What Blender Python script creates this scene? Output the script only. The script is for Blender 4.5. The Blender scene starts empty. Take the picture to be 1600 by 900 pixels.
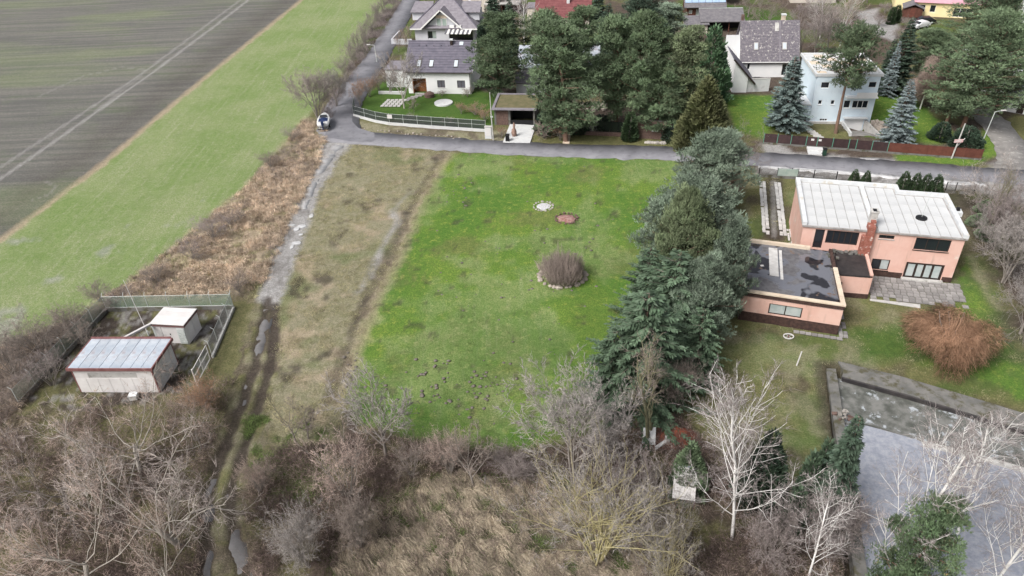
import bpy, math, random
import numpy as np
from mathutils import Vector, Matrix

# ------------------------------------------------------------------ camera
scene = bpy.context.scene
COL = scene.collection
CAM_H = 48.0
PITCH, ROLL, FPX = math.radians(34.2), math.radians(2.35), 1150.0
_f = np.array([0, math.cos(PITCH), -math.sin(PITCH)])
_d0 = np.array([0, -math.sin(PITCH), -math.cos(PITCH)])
_r0 = np.array([1.0, 0, 0])
_c, _s = math.cos(ROLL), math.sin(ROLL)
_r, _d = _c * _r0 + _s * _d0, -_s * _r0 + _c * _d0
camd = bpy.data.cameras.new('camera')
camd.sensor_width = 36.0
camd.lens = FPX / 1600.0 * 36.0
camd.clip_start, camd.clip_end = 0.5, 12000.0
cam = bpy.data.objects.new('camera', camd)
COL.objects.link(cam)
cam.matrix_world = Matrix(((_r[0], -_d[0], -_f[0], 0), (_r[1], -_d[1], -_f[1], 0), (_r[2], -_d[2], -_f[2], CAM_H), (0, 0, 0, 1)))
scene.camera = cam

# ------------------------------------------------------------------ light: bright overcast winter day
SUN_EL, SUN_AZ = math.radians(48), math.radians(232)      # azimuth clockwise from +Y: behind and left of the drone
world = bpy.data.worlds.new('World')
scene.world = world
world.use_nodes = True
wt = world.node_tree
bg = wt.nodes['Background']
sky = wt.nodes.new('ShaderNodeTexSky')
sky.sky_type = 'NISHITA'
sky.sun_disc = False
sky.sun_elevation = SUN_EL
sky.sun_rotation = SUN_AZ
sky.dust_density = 6.0
sky.air_density = 1.0
hs = wt.nodes.new('ShaderNodeHueSaturation')
hs.inputs['Saturation'].default_value = 0.34
wt.links.new(sky.outputs[0], hs.inputs['Color'])
wt.links.new(hs.outputs[0], bg.inputs['Color'])
bg.inputs['Strength'].default_value = 0.105
sl = bpy.data.lights.new('sun', 'SUN')
sl.energy = 2.5
sl.angle = math.radians(24)
sl.color = (1.0, 0.965, 0.92)
sun = bpy.data.objects.new('sun', sl)
COL.objects.link(sun)
_sd = Vector((math.sin(SUN_AZ) * math.cos(SUN_EL), math.cos(SUN_AZ) * math.cos(SUN_EL), math.sin(SUN_EL)))
sun.rotation_euler = _sd.to_track_quat('Z', 'Y').to_euler()
sun.location = (0, 0, 120)
scene.view_settings.view_transform = 'Standard'
scene.view_settings.look = 'None'
scene.view_settings.exposure = 0.42
scene.view_settings.gamma = 1.0
scene.view_settings.use_curve_mapping = False

# ------------------------------------------------------------------ survey: photo pixel -> point on the ground (or at height z)
def G(px, py, z=0.0):
    v = _f + (px - 800) / FPX * _r + (py - 450) / FPX * _d
    t = (z - CAM_H) / v[2]
    return np.array([v[0] * t, v[1] * t, z])

def PR(x, y, z):
    v = np.array([x, y, z - CAM_H])
    w = v @ _f
    return 800 + FPX * (v @ _r) / w, 450 + FPX * (v @ _d) / w

def height_at(base, topy):
    g = G(*base)
    lo, hi = 0.0, 40.0
    for _ in range(40):
        m = (lo + hi) / 2
        if PR(g[0], g[1], m)[1] > topy: lo = m
        else: hi = m
    return lo

def ppm(base, z=0.0):
    g = G(*base)
    return PR(g[0] + .5, g[1], z)[0] - PR(g[0] - .5, g[1], z)[0]

# ------------------------------------------------------------------ materials
def lnk(nt, a, b): nt.links.new(a, b)

def nd(nt, t, **kw):
    n = nt.nodes.new(t)
    for k, v in kw.items():
        if k.startswith('_'): setattr(n, k[1:], v)
        else:
            key = int(k[1:]) if k[0] == 'i' and k[1:].isdigit() else k.replace('__', ' ')
            s = n.inputs[key]
            if hasattr(v, 'is_output'): nt.links.new(v, s)
            else: s.default_value = v
    return n

def rgba(c): return (c[0], c[1], c[2], 1.0)

def mixc(nt, fac, a, b, blend='MIX'):
    n = nt.nodes.new('ShaderNodeMix')
    n.data_type = 'RGBA'
    n.blend_type = blend
    for s, v in ((n.inputs[0], fac), (n.inputs[6], a), (n.inputs[7], b)):
        if hasattr(v, 'is_output'): nt.links.new(v, s)
        elif isinstance(v, (int, float)): s.default_value = v
        else: s.default_value = rgba(v)
    return n.outputs[2]

def ramp(nt, fac, lo, hi):
    n = nd(nt, 'ShaderNodeMapRange', i0=fac, i1=lo, i2=hi)
    n.clamp = True
    n.interpolation_type = 'SMOOTHSTEP'
    return n.outputs[0]

def noise(nt, vec, scale, detail=3.0, rough=.6, dist=0.0):
    return nd(nt, 'ShaderNodeTexNoise', Vector=vec, Scale=scale, Detail=detail, Roughness=rough, Distortion=dist).outputs[0]

def new_mat(name):
    m = bpy.data.materials.new(name)
    m.use_nodes = True
    nt = m.node_tree
    return m, nt, nt.nodes['Principled BSDF']

def mat(name, c1, c2=None, scale=3.0, rough=.8, bump=0.0, bscale=None, c3=None, s3=1.0, lo3=.55, hi3=.65, stretch=(1, 1, 1), tone=False, spec=.3, metal=0.0, detail=4.0, obj=0.0, trans=0.0):
    m, nt, b = new_mat(name)
    tc = nd(nt, 'ShaderNodeTexCoord')
    vec = nd(nt, 'ShaderNodeMapping', Vector=tc.outputs['Object'], Scale=stretch).outputs[0]
    col = None
    if c2 is not None:
        col = mixc(nt, ramp(nt, noise(nt, vec, scale, detail), .32, .68), c1, c2)
    if c3 is not None:
        col = mixc(nt, ramp(nt, noise(nt, vec, s3, 5.0, .65), lo3, hi3), col if col is not None else c1, c3)
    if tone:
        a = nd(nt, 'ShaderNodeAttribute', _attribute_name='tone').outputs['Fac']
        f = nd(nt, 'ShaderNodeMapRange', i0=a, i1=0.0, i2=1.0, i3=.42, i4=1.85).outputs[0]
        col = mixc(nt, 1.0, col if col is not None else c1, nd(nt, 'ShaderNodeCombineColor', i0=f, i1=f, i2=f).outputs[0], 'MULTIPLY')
    if obj:
        oi = nd(nt, 'ShaderNodeObjectInfo').outputs['Random']
        f = nd(nt, 'ShaderNodeMapRange', i0=oi, i1=0.0, i2=1.0, i3=1 - obj, i4=1 + obj).outputs[0]
        col = mixc(nt, 1.0, col if col is not None else c1, nd(nt, 'ShaderNodeCombineColor', i0=f, i1=f, i2=f).outputs[0], 'MULTIPLY')
    if col is None: b.inputs['Base Color'].default_value = rgba(c1)
    else: lnk(nt, col, b.inputs['Base Color'])
    b.inputs['Roughness'].default_value = rough
    b.inputs['Specular IOR Level'].default_value = spec
    b.inputs['Metallic'].default_value = metal
    if bump:
        bn = nd(nt, 'ShaderNodeBump', Strength=bump, Distance=.05, Height=noise(nt, vec, bscale or scale * 4, 5.0))
        lnk(nt, bn.outputs[0], b.inputs['Normal'])
    return m

# ------------------------------------------------------------------ meshes and objects
class MB:
    def __init__(s): s.v, s.f = [], []
    def add(s, vs, fs):
        o = len(s.v)
        s.v += [tuple(map(float, v)) for v in vs]
        s.f += [tuple(i + o for i in f) for f in fs]
        return s
    def box(s, x0, x1, y0, y1, z0, z1):
        return s.add([(x0, y0, z0), (x1, y0, z0), (x1, y1, z0), (x0, y1, z0), (x0, y0, z1), (x1, y0, z1), (x1, y1, z1), (x0, y1, z1)],
                     [(0, 3, 2, 1), (4, 5, 6, 7), (0, 1, 5, 4), (1, 2, 6, 5), (2, 3, 7, 6), (3, 0, 4, 7)])
    def prism(s, pts, z0, z1):
        n = len(pts)
        zz0 = z0 if hasattr(z0, '__len__') else [z0] * n
        zz1 = z1 if hasattr(z1, '__len__') else [z1] * n
        v = [(p[0], p[1], zz0[i]) for i, p in enumerate(pts)] + [(p[0], p[1], zz1[i]) for i, p in enumerate(pts)]
        return s.add(v, [tuple(range(n))[::-1], tuple(range(n, 2 * n))] + [(i, (i + 1) % n, n + (i + 1) % n, n + i) for i in range(n)])
    def slab(s, a, b, c, d, t):
        a, b, c, d = map(np.array, (a, b, c, d))
        n = np.cross(b - a, d - a); n = n / np.linalg.norm(n) * t
        return s.add([a - n, b - n, c - n, d - n, a, b, c, d], [(0, 3, 2, 1), (4, 5, 6, 7), (0, 1, 5, 4), (1, 2, 6, 5), (2, 3, 7, 6), (3, 0, 4, 7)])
    def quad(s, a, b, c, d): return s.add([a, b, c, d], [(0, 1, 2, 3)])
    def tube(s, p0, p1, r0, r1=None, n=8):
        r1 = r0 if r1 is None else r1
        p0, p1 = np.array(p0, float), np.array(p1, float)
        d = p1 - p0; d = d / (np.linalg.norm(d) + 1e-9)
        a = np.cross(d, (0, 0, 1) if abs(d[2]) < .9 else (1, 0, 0)); a /= np.linalg.norm(a)
        b = np.cross(d, a)
        an = [2 * math.pi * i / n for i in range(n)]
        v = [p0 + r0 * (a * math.cos(t) + b * math.sin(t)) for t in an] + [p1 + r1 * (a * math.cos(t) + b * math.sin(t)) for t in an]
        return s.add(v, [(i, (i + 1) % n, n + (i + 1) % n, n + i) for i in range(n)] + [tuple(range(n))[::-1], tuple(range(n, 2 * n))])
    def rings(s, rings, cap=True):
        n = len(rings[0])
        v = [p for r in rings for p in r]
        f = [(k * n + i, k * n + (i + 1) % n, (k + 1) * n + (i + 1) % n, (k + 1) * n + i) for k in range(len(rings) - 1) for i in range(n)]
        if cap: f += [tuple(range(n))[::-1], tuple(range((len(rings) - 1) * n, len(rings) * n))]
        return s.add(v, f)
    def pbox(s, pl, u0, u1, z0, z1, d0, d1):
        q = [pl.pt(u, z, d) for d in (d0, d1) for (u, z) in ((u0, z0), (u1, z0), (u1, z1), (u0, z1))]
        return s.add(q, [(0, 3, 2, 1), (4, 5, 6, 7), (0, 1, 5, 4), (1, 2, 6, 5), (2, 3, 7, 6), (3, 0, 4, 7)])
    def build(s, name, m, parent=None, smooth=False, loc=None):
        me = bpy.data.meshes.new(name)
        me.from_pydata(s.v, [], s.f)
        me.materials.append(m)
        me.validate()
        if smooth:
            me.polygons.foreach_set('use_smooth', [True] * len(me.polygons))
        return link(name, me, parent, loc)

def link(name, me, parent=None, loc=None):
    o = bpy.data.objects.new(name, me)
    COL.objects.link(o)
    if parent is not None: o.parent = parent
    if loc is not None: o.location = loc
    return o

def np_mesh(name, V, tris=None, quads=None, tone=None, m=None, smooth=False, attrs=None):
    me = bpy.data.meshes.new(name)
    V = np.asarray(V, np.float32)
    me.vertices.add(len(V))
    me.vertices.foreach_set('co', V.ravel())
    idx, tot = [], []
    if tris is not None and len(tris):
        idx.append(np.asarray(tris, np.int32).ravel()); tot.append(np.full(len(tris), 3, np.int32))
    if quads is not None and len(quads):
        idx.append(np.asarray(quads, np.int32).ravel()); tot.append(np.full(len(quads), 4, np.int32))
    idx, tot = np.concatenate(idx), np.concatenate(tot)
    me.loops.add(len(idx)); me.polygons.add(len(tot))
    me.loops.foreach_set('vertex_index', idx)
    st = np.zeros(len(tot), np.int32); st[1:] = np.cumsum(tot)[:-1]
    me.polygons.foreach_set('loop_start', st)
    if smooth: me.polygons.foreach_set('use_smooth', np.ones(len(tot), bool))
    at = dict(attrs or {})
    if tone is not None: at['tone'] = tone
    for k, a in at.items():
        me.attributes.new(k, 'FLOAT', 'POINT').data.foreach_set('value', np.asarray(a, np.float32))
    me.update(calc_edges=True)
    if m is not None: me.materials.append(m)
    return me

def tag(o, label=None, cat=None, group=None, kind=None):
    if label: o['label'] = label
    if cat: o['category'] = cat
    if group: o['group'] = group
    if kind: o['kind'] = kind
    return o

def thing(name, label, cat, loc=(0, 0, 0), rz=0.0, group=None):
    o = bpy.data.objects.new(name, None)
    o.empty_display_size = .3
    COL.objects.link(o)
    o.location = loc; o.rotation_euler = (0, 0, rz)
    return tag(o, label, cat, group)

class Plane:                    # a wall plane in a thing's own coordinates: along e, up z, outwards n
    def __init__(s, o, e, n): s.o, s.e, s.n = np.array(o, float), np.array(e, float), np.array(n, float)
    def pt(s, u, z, d=0.0): return s.o + s.e * u + s.n * d + np.array([0, 0, z])

def between(a, b):
    a, b = np.array([a[0], a[1], 0.]), np.array([b[0], b[1], 0.])
    e = (b - a) / np.linalg.norm(b - a)
    return Plane(a, e, (e[1], -e[0], 0)), np.linalg.norm(b - a)

def facade(mb, pl, u0, u1, z0, z1, ops=(), depth=.22):
    us = sorted({u0, u1, *[o[0] for o in ops], *[o[2] for o in ops]})
    zs = sorted({z0, z1, *[o[1] for o in ops], *[o[3] for o in ops]})
    us = [u for u in us if u0 <= u <= u1]; zs = [z for z in zs if z0 <= z <= z1]
    for a, b in zip(us, us[1:]):
        for c, d in zip(zs, zs[1:]):
            um, zm = (a + b) / 2, (c + d) / 2
            if any(o[0] < um < o[2] and o[1] < zm < o[3] for o in ops): continue
            mb.quad(pl.pt(a, c), pl.pt(b, c), pl.pt(b, d), pl.pt(a, d))
    for a, c, b, d in ops:
        mb.quad(pl.pt(a, c), pl.pt(a, d), pl.pt(a, d, -depth), pl.pt(a, c, -depth))
        mb.quad(pl.pt(b, d), pl.pt(b, c), pl.pt(b, c, -depth), pl.pt(b, d, -depth))
        mb.quad(pl.pt(a, d), pl.pt(b, d), pl.pt(b, d, -depth), pl.pt(a, d, -depth))
        mb.quad(pl.pt(b, c), pl.pt(a, c), pl.pt(a, c, -depth), pl.pt(b, c, -depth))

def window(parent, pl, op, cols, fm, gm, rows=1, fw=.08, inset=.1, name='window', sill=None, label=None):
    a, c, b, d = op
    mb = MB()
    i0, i1 = -inset - .08, -inset
    e = .003
    mb.pbox(pl, a + e, a + fw, c + e, d - e, i0, i1); mb.pbox(pl, b - fw, b - e, c + e, d - e, i0, i1)
    mb.pbox(pl, a + fw, b - fw, c + e, c + fw, i0, i1); mb.pbox(pl, a + fw, b - fw, d - fw, d - e, i0, i1)
    w = (b - a - 2 * fw) / cols; h = (d - c - 2 * fw) / rows
    for k in range(1, cols): mb.pbox(pl, a + fw + k * w - fw * .45, a + fw + k * w + fw * .45, c + fw, d - fw, i0, i1 - .004)
    for k in range(1, rows): mb.pbox(pl, a + fw, b - fw, c + fw + k * h - fw * .4, c + fw + k * h + fw * .4, i0, i1 - .008)
    o = mb.build(name, fm, parent)
    if label: o['label'] = label
    for k in range(cols):
        for r in range(rows):
            g = gm[k % len(gm)] if isinstance(gm, (list, tuple)) else gm
            MB().pbox(pl, a + fw + k * w, a + fw + (k + 1) * w, c + fw + r * h, c + fw + (r + 1) * h, i0 + .01, i0 + .04).build('pane', g, o)
    if sill is not None:
        MB().pbox(pl, a - .06, b + .06, c - .07, c - .003, -.05, .09).build('sill', sill, o)
    return o

def tiled(mb, a, b, c, d, rows, step=.04, thick=.16):
    """stepped rows of tiles on a slope: a, b the eave, c, d the ridge above b, a"""
    a, b, c, d = (np.array(p, float) for p in (a, b, c, d))
    n = np.cross(b - a, d - a); n /= np.linalg.norm(n)
    for i in range(rows):
        t0, t1 = i / rows, (i + 1) / rows
        p, q = a + (d - a) * t0, b + (c - b) * t0
        r, s = b + (c - b) * t1, a + (d - a) * t1
        mb.quad(p + n * step, q + n * step, r, s)
        mb.quad(p, q, q + n * step, p + n * step)
    mb.slab(a - n * .004, b - n * .004, c - n * .004, d - n * .004, thick)

rng = np.random.default_rng(7)
random.seed(7)

# ------------------------------------------------------------------ the material list
M = {}
M['asphalt'] = mat('asphalt', (.165, .165, .185), (.215, .215, .235), .35, rough=.62, bump=.15, bscale=30, c3=(.12, .12, .135), s3=.9, lo3=.5, hi3=.75, spec=.4, detail=6)
M['old_asphalt'] = mat('old_asphalt', (.20, .19, .185), (.27, .26, .25), .5, rough=.75, bump=.2, bscale=20, c3=(.36, .35, .33), s3=1.2)
M['concrete'] = mat('concrete', (.42, .41, .40), (.52, .51, .49), .8, rough=.85, bump=.2, c3=(.30, .29, .27), s3=1.3)
M['pale_concrete'] = mat('pale_concrete', (.52, .53, .54), (.61, .62, .62), .8, rough=.8, c3=(.5, .5, .5), s3=.8)
M['dark_concrete'] = mat('dark_concrete', (.125, .125, .12), (.195, .19, .18), .7, rough=.9, bump=.3, c3=(.085, .08, .05), s3=.9, lo3=.48, hi3=.66, detail=6)
M['pool_floor'] = mat('pool_floor', (.085, .09, .08), (.20, .20, .19), .9, rough=.22, bump=.15, c3=(.40, .43, .46), s3=1.1, lo3=.54, hi3=.66, detail=6)
M['white_plaster'] = mat('white_plaster', (.76, .77, .78), (.81, .815, .82), .6, rough=.9, bump=.08)
M['grey_plaster'] = mat('grey_plaster', (.52, .53, .57), (.57, .58, .62), .6, rough=.9)
M['blue_plaster'] = mat('blue_plaster', (.63, .74, .83), (.68, .78, .86), .5, rough=.9, c3=(.60, .69, .78), s3=.7)
M['beige_plaster'] = mat('beige_plaster', (.55, .50, .44), (.60, .55, .49), .6, rough=.9)
M['yellow_plaster'] = mat('yellow_plaster', (.78, .66, .36), (.80, .70, .42), .5, rough=.9)
M['pink_plaster'] = mat('pink_plaster', (.64, .385, .32), (.69, .43, .365), .5, rough=.92, bump=.1, c3=(.70, .55, .49), s3=.5, lo3=.56, hi3=.70, detail=6)
M['dark_brick'] = mat('dark_brick', (.045, .028, .025), (.085, .05, .042), 3, rough=.9, bump=.4)
M['cream_coping'] = mat('cream_coping', (.60, .49, .38), (.66, .57, .46), 1.0, rough=.85, c3=(.5, .42, .33), s3=1.5)
M['white_coping'] = mat('white_coping', (.56, .58, .60), (.64, .66, .67), 1.0, rough=.8, c3=(.55, .52, .46), s3=1.2)
M['white_roof'] = mat('white_roof', (.49, .50, .51), (.60, .61, .62), .5, rough=.7, c3=(.37, .35, .32), s3=.45, lo3=.50, hi3=.72, detail=6, obj=.03)
M['rusty_trim'] = mat('rusty_trim', (.16, .065, .065), (.22, .105, .10), 2, rough=.7)
M['white_metal'] = mat('white_metal', (.58, .56, .555), (.66, .645, .64), .8, rough=.6, c3=(.58, .50, .46), s3=1.1, lo3=.6, hi3=.72, obj=.05)
M['zinc'] = mat('zinc', (.41, .47, .55), (.60, .64, .69), .7, rough=.42, c3=(.42, .38, .41), s3=.6, lo3=.5, hi3=.64, metal=.25, obj=.08)
M['slate_tile'] = mat('slate_tile', (.10, .095, .125), (.14, .13, .165), 1.2, rough=.6, spec=.4, obj=.04)
M['grey_tile'] = mat('grey_tile', (.19, .175, .20), (.25, .235, .26), 1.2, rough=.65)
M['red_tile'] = mat('red_tile', (.15, .05, .055), (.21, .08, .08), 1.5, rough=.75)
M['pink_tile'] = mat('pink_tile', (.50, .26, .32), (.56, .32, .37), 1.0, rough=.7)
M['mossy_tile'] = mat('mossy_tile', (.115, .105, .125), (.19, .175, .195), 3.5, rough=.9, bump=.5, c3=(.46, .44, .42), s3=2.2, lo3=.55, hi3=.68, detail=7)
M['old_wood_roof'] = mat('old_wood_roof', (.13, .125, .14), (.19, .18, .19), 1.5, rough=.85)
M['solar'] = mat('solar', (.30, .42, .60), (.38, .50, .66), .8, rough=.12, spec=.7)
M['bitumen'] = mat('bitumen', (.028, .026, .028), (.05, .045, .045), 1.2, rough=.55, bump=.3)
M['dark_frame'] = mat('dark_frame', (.035, .025, .022), rough=.6)
M['white_frame'] = mat('white_frame', (.78, .78, .77), rough=.5)
M['glass'] = mat('glass', (.018, .022, .028), rough=.08, spec=.7)
M['curtain_glass'] = mat('curtain_glass', (.36, .42, .42), (.46, .50, .50), 1.5, rough=.3, spec=.6)
M['green_glass'] = mat('green_glass', (.30, .38, .35), (.40, .46, .43), 1.0, rough=.15, spec=.6)
M['blind'] = mat('blind', (.10, .10, .12), (.14, .14, .16), 2, rough=.5)
M['skylight'] = mat('skylight', (.50, .55, .60), rough=.15, spec=.7)
M['brown_wood'] = mat('brown_wood', (.17, .07, .03), (.25, .11, .045), 2.5, rough=.7, stretch=(1, 1, .2))
M['dark_wood'] = mat('dark_wood', (.085, .035, .025), (.13, .055, .04), 2.0, rough=.75, stretch=(1, 1, .3))
M['brown_panel'] = mat('brown_panel', (.042, .026, .028), (.06, .036, .036), 1.5, rough=.7, obj=.15)
M['rust_panel'] = mat('rust_panel', (.10, .035, .026), (.135, .05, .036), 1.5, rough=.75, obj=.1)
M['green_metal'] = mat('green_metal', (.10, .28, .21), rough=.5)
M['galvanised'] = mat('galvanised', (.50, .54, .53), (.60, .63, .62), 2, rough=.5, metal=.2)
M['green_wire'] = mat('green_wire', (.30, .42, .36), rough=.5)
M['grey_wire'] = mat('grey_wire', (.42, .47, .52), rough=.5)
M['dark_wire'] = mat('dark_wire', (.06, .07, .07), rough=.5)
M['black'] = mat('black', (.012, .012, .014), rough=.45)
M['tyre'] = mat('tyre', (.015, .015, .016), rough=.8)
M['red_brick'] = mat('red_brick', (.24, .085, .06), (.34, .14, .11), 5, rough=.92, bump=.5, c3=(.55, .46, .42), s3=2.2, lo3=.58, hi3=.68)
M['brick_mix'] = mat('brick_mix', (.11, .072, .062), (.165, .11, .095), 4, rough=.92, bump=.4)
M['stone'] = mat('stone', (.30, .28, .26), (.44, .41, .38), 1.8, rough=.9, bump=.4, obj=.25)
M['pale_stone'] = mat('pale_stone', (.29, .25, .22), (.38, .34, .30), 1.8, rough=.9, bump=.4, obj=.2)
M['slab_stone'] = mat('slab_stone', (.22, .21, .205), (.33, .32, .315), 1.1, rough=.85, bump=.3, c3=(.15, .13, .12), s3=1.0, lo3=.55, hi3=.68, obj=.22)
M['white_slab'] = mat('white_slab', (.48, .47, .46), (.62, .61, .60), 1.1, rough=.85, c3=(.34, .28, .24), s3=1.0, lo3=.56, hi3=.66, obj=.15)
M['boat_white'] = mat('boat_white', (.62, .63, .64), rough=.25, spec=.5)
M['boat_blue'] = mat('boat_blue', (.015, .03, .09), rough=.5)
M['car_black'] = mat('car_black', (.012, .013, .016), rough=.18, spec=.6)
M['car_white'] = mat('car_white', (.75, .76, .78), rough=.22, spec=.6)
M['red_plastic'] = mat('red_plastic', (.55, .10, .08), rough=.5)
M['sign_pink'] = mat('sign_pink', (.66, .36, .36), (.74, .60, .60), 6, rough=.6)
M['ash'] = mat('ash', (.42, .42, .43), (.58, .58, .59), 3.0, rough=.95, c3=(.12, .11, .11), s3=4, lo3=.55, hi3=.65)
M['ember_soil'] = mat('ember_soil', (.22, .10, .085), (.36, .24, .22), 2.5, rough=.95, bump=.5)
M['red_leaves'] = mat('red_leaves', (.22, .06, .035), (.32, .10, .06), 4, rough=.9, bump=.8)
M['mound_soil'] = mat('mound_soil', (.12, .105, .09), (.19, .17, .15), 3, rough=.95, bump=.6)
M['green_roof'] = mat('green_roof', (.115, .11, .055), (.16, .14, .08), 1.2, rough=.95, bump=.6)
M['awning'] = mat('awning', (.74, .73, .70), rough=.8)

# wet puddled flat roof over the garage
def wet_roof():
    m, nt, b = new_mat('wet_roof')
    tc = nd(nt, 'ShaderNodeTexCoord')
    p = nd(nt, 'ShaderNodeMapping', Vector=tc.outputs['Object'], Scale=(1, 1, 1)).outputs[0]
    n1 = noise(nt, p, .33, 2.5, .5, .3)
    n2 = noise(nt, p, 2.2, 4)
    grit = mixc(nt, ramp(nt, n2, .35, .65), (.095, .092, .10), (.15, .148, .158))
    wet = ramp(nt, n1, .44, .48)
    deep = ramp(nt, n1, .55, .585)
    col = mixc(nt, wet, grit, (.15, .155, .18))  # the sky's reflection is put into the colour of the wet parts
    col = mixc(nt, deep, col, (.022, .021, .026))
    brown = ramp(nt, noise(nt, p, .55, 3), .63, .68)
    col = mixc(nt, brown, col, (.16, .105, .075))
    lnk(nt, col, b.inputs['Base Color'])
    ro = nd(nt, 'ShaderNodeMapRange', i0=wet, i1=0., i2=1., i3=.75, i4=.09).outputs[0]
    lnk(nt, ro, b.inputs['Roughness'])
    b.inputs['Specular IOR Level'].default_value = .6
    return m
M['wet_roof'] = wet_roof()

def water_mat(name, c, rough=.06, scale=1.2, bump=.12, c2=None):
    m, nt, b = new_mat(name)
    g = nd(nt, 'ShaderNodeNewGeometry').outputs['Position']
    col = mixc(nt, ramp(nt, noise(nt, g, 1.6, 6, .75), .35, .65), c, c2 or tuple(x * 1.25 for x in c))
    lnk(nt, col, b.inputs['Base Color'])
    b.inputs['Roughness'].default_value = rough
    b.inputs['Specular IOR Level'].default_value = .7
    bn = nd(nt, 'ShaderNodeBump', Strength=bump, Distance=.03, Height=noise(nt, g, scale, 4))
    lnk(nt, bn.outputs[0], b.inputs['Normal'])
    return m
M['pool_water'] = water_mat('pool_water', (.25, .27, .325), .25, 9, .6, (.37, .385, .43))
M['puddle'] = water_mat('puddle', (.13, .125, .125), .04, 1.0, .04)
M['ice'] = mat('ice', (.40, .40, .41), (.56, .56, .57), 1.5, rough=.35, spec=.5)

# plants
M['pine_bark'] = mat('pine_bark', (.16, .10, .075), (.24, .16, .12), 2, rough=.95, stretch=(1, 1, .3))
M['red_bark'] = mat('red_bark', (.17, .10, .075), (.24, .15, .11), 2, rough=.95, stretch=(1, 1, .3))
M['grey_bark'] = mat('grey_bark', (.20, .178, .16), (.30, .27, .245), 2, rough=.95, stretch=(1, 1, .3))
M['lichen_bark'] = mat('lichen_bark', (.36, .33, .295), (.50, .465, .42), 1.2, rough=.95)
M['yellow_bark'] = mat('yellow_bark', (.33, .29, .14), (.44, .40, .24), 1.2, rough=.95)
M['green_bark'] = mat('green_bark', (.17, .165, .10), (.24, .23, .15), 1.2, rough=.95)
M['birch_bark'] = mat('birch_bark', (.70, .68, .66), (.80, .79, .78), 1.5, rough=.8, c3=(.16, .14, .13), s3=2.6, lo3=.63, hi3=.69)
M['needle_blue'] = mat('needle_blue', (.15, .195, .145), (.205, .255, .195), .5, rough=.6, tone=True, obj=.12)
M['needle_pine'] = mat('needle_pine', (.085, .125, .07), (.13, .175, .10), .5, rough=.6, tone=True, obj=.15)
M['needle_green'] = mat('needle_green', (.105, .15, .085), (.14, .19, .11), .5, rough=.6, tone=True, obj=.12)
M['needle_olive'] = mat('needle_olive', (.12, .155, .085), (.165, .20, .115), .5, rough=.6, tone=True, obj=.12)
M['needle_dark'] = mat('needle_dark', (.04, .065, .045), (.058, .085, .058), .5, rough=.6, tone=True, obj=.12)
M['needle_fir'] = mat('needle_fir', (.058, .092, .056), (.085, .125, .08), .5, rough=.6, tone=True, obj=.1)
M['needle_silver'] = mat('needle_silver', (.095, .13, .125), (.135, .175, .165), .5, rough=.6, tone=True, obj=.12)
M['needle_frost'] = mat('needle_frost', (.14, .175, .18), (.19, .23, .235), .5, rough=.6, tone=True)
M['needle_bright'] = mat('needle_bright', (.075, .115, .06), (.11, .155, .085), .5, rough=.6, tone=True, c3=(.40, .26, .14), s3=.55, lo3=.62, hi3=.70)
M['cypress'] = mat('cypress', (.07, .13, .07), (.10, .17, .09), .6, rough=.6, tone=True)
M['thuja_brown'] = mat('thuja_brown', (.085, .10, .045), (.125, .13, .065), .8, rough=.65, tone=True)
M['thuja_dark'] = mat('thuja_dark', (.035, .06, .03), (.055, .085, .04), .8, rough=.65, tone=True, obj=.1)
M['yew'] = mat('yew', (.025, .045, .03), (.04, .062, .038), .8, rough=.65, tone=True)
def twig(name, c, o=.1): return mat(name, tuple(x * .85 for x in c), tuple(x * 1.15 for x in c), .7, rough=.9, tone=True, obj=o)
M['twig_grey'] = twig('twig_grey', (.245, .225, .215))
M['twig_pale'] = twig('twig_pale', (.33, .285, .265))
M['twig_brown'] = twig('twig_brown', (.20, .165, .145))
M['twig_purple'] = twig('twig_purple', (.225, .19, .185))
M['twig_red'] = twig('twig_red', (.28, .17, .11))
M['twig_yellow'] = twig('twig_yellow', (.36, .325, .20))
M['twig_pinkish'] = twig('twig_pinkish', (.34, .265, .23))
M['twig_birch'] = twig('twig_birch', (.27, .24, .235))
M['straw'] = twig('straw', (.385, .33, .25))
M['dry_grass'] = twig('dry_grass', (.52, .42, .325))
M['bramble'] = twig('bramble', (.125, .092, .082))
M['green_blades'] = twig('green_blades', (.13, .18, .06))
M['olive_blades'] = twig('olive_blades', (.31, .29, .17))

# ------------------------------------------------------------------ noise on arrays
def vnoise(x, y, seed=0, octaves=3):
    out = np.zeros_like(x); amp, tot = 1.0, 0.0
    for o in range(octaves):
        xi, yi = np.floor(x).astype(np.int64), np.floor(y).astype(np.int64)
        fx, fy = x - xi, y - yi
        fx, fy = fx * fx * (3 - 2 * fx), fy * fy * (3 - 2 * fy)
        def h(i, j):
            n = (i * 374761393 + j * 668265263 + (seed + o * 17) * 974711) & 0x7fffffff
            n = ((n ^ (n >> 13)) * 1274126177) & 0x7fffffff
            return ((n ^ (n >> 16)) & 0xffff) / 65535.0
        out += amp * ((h(xi, yi) * (1 - fx) + h(xi + 1, yi) * fx) * (1 - fy) + (h(xi, yi + 1) * (1 - fx) + h(xi + 1, yi + 1) * fx) * fy)
        tot += amp; amp *= .5; x, y = x * 2.03, y * 2.03
    return out / tot

def poly_world(px): return np.array([G(*p)[:2] for p in px])

def seg_dist(X, Y, a, b):
    d = b - a; L2 = max(d @ d, 1e-9)
    t = np.clip(((X - a[0]) * d[0] + (Y - a[1]) * d[1]) / L2, 0, 1)
    return np.hypot(X - a[0] - t * d[0], Y - a[1] - t * d[1])

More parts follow.
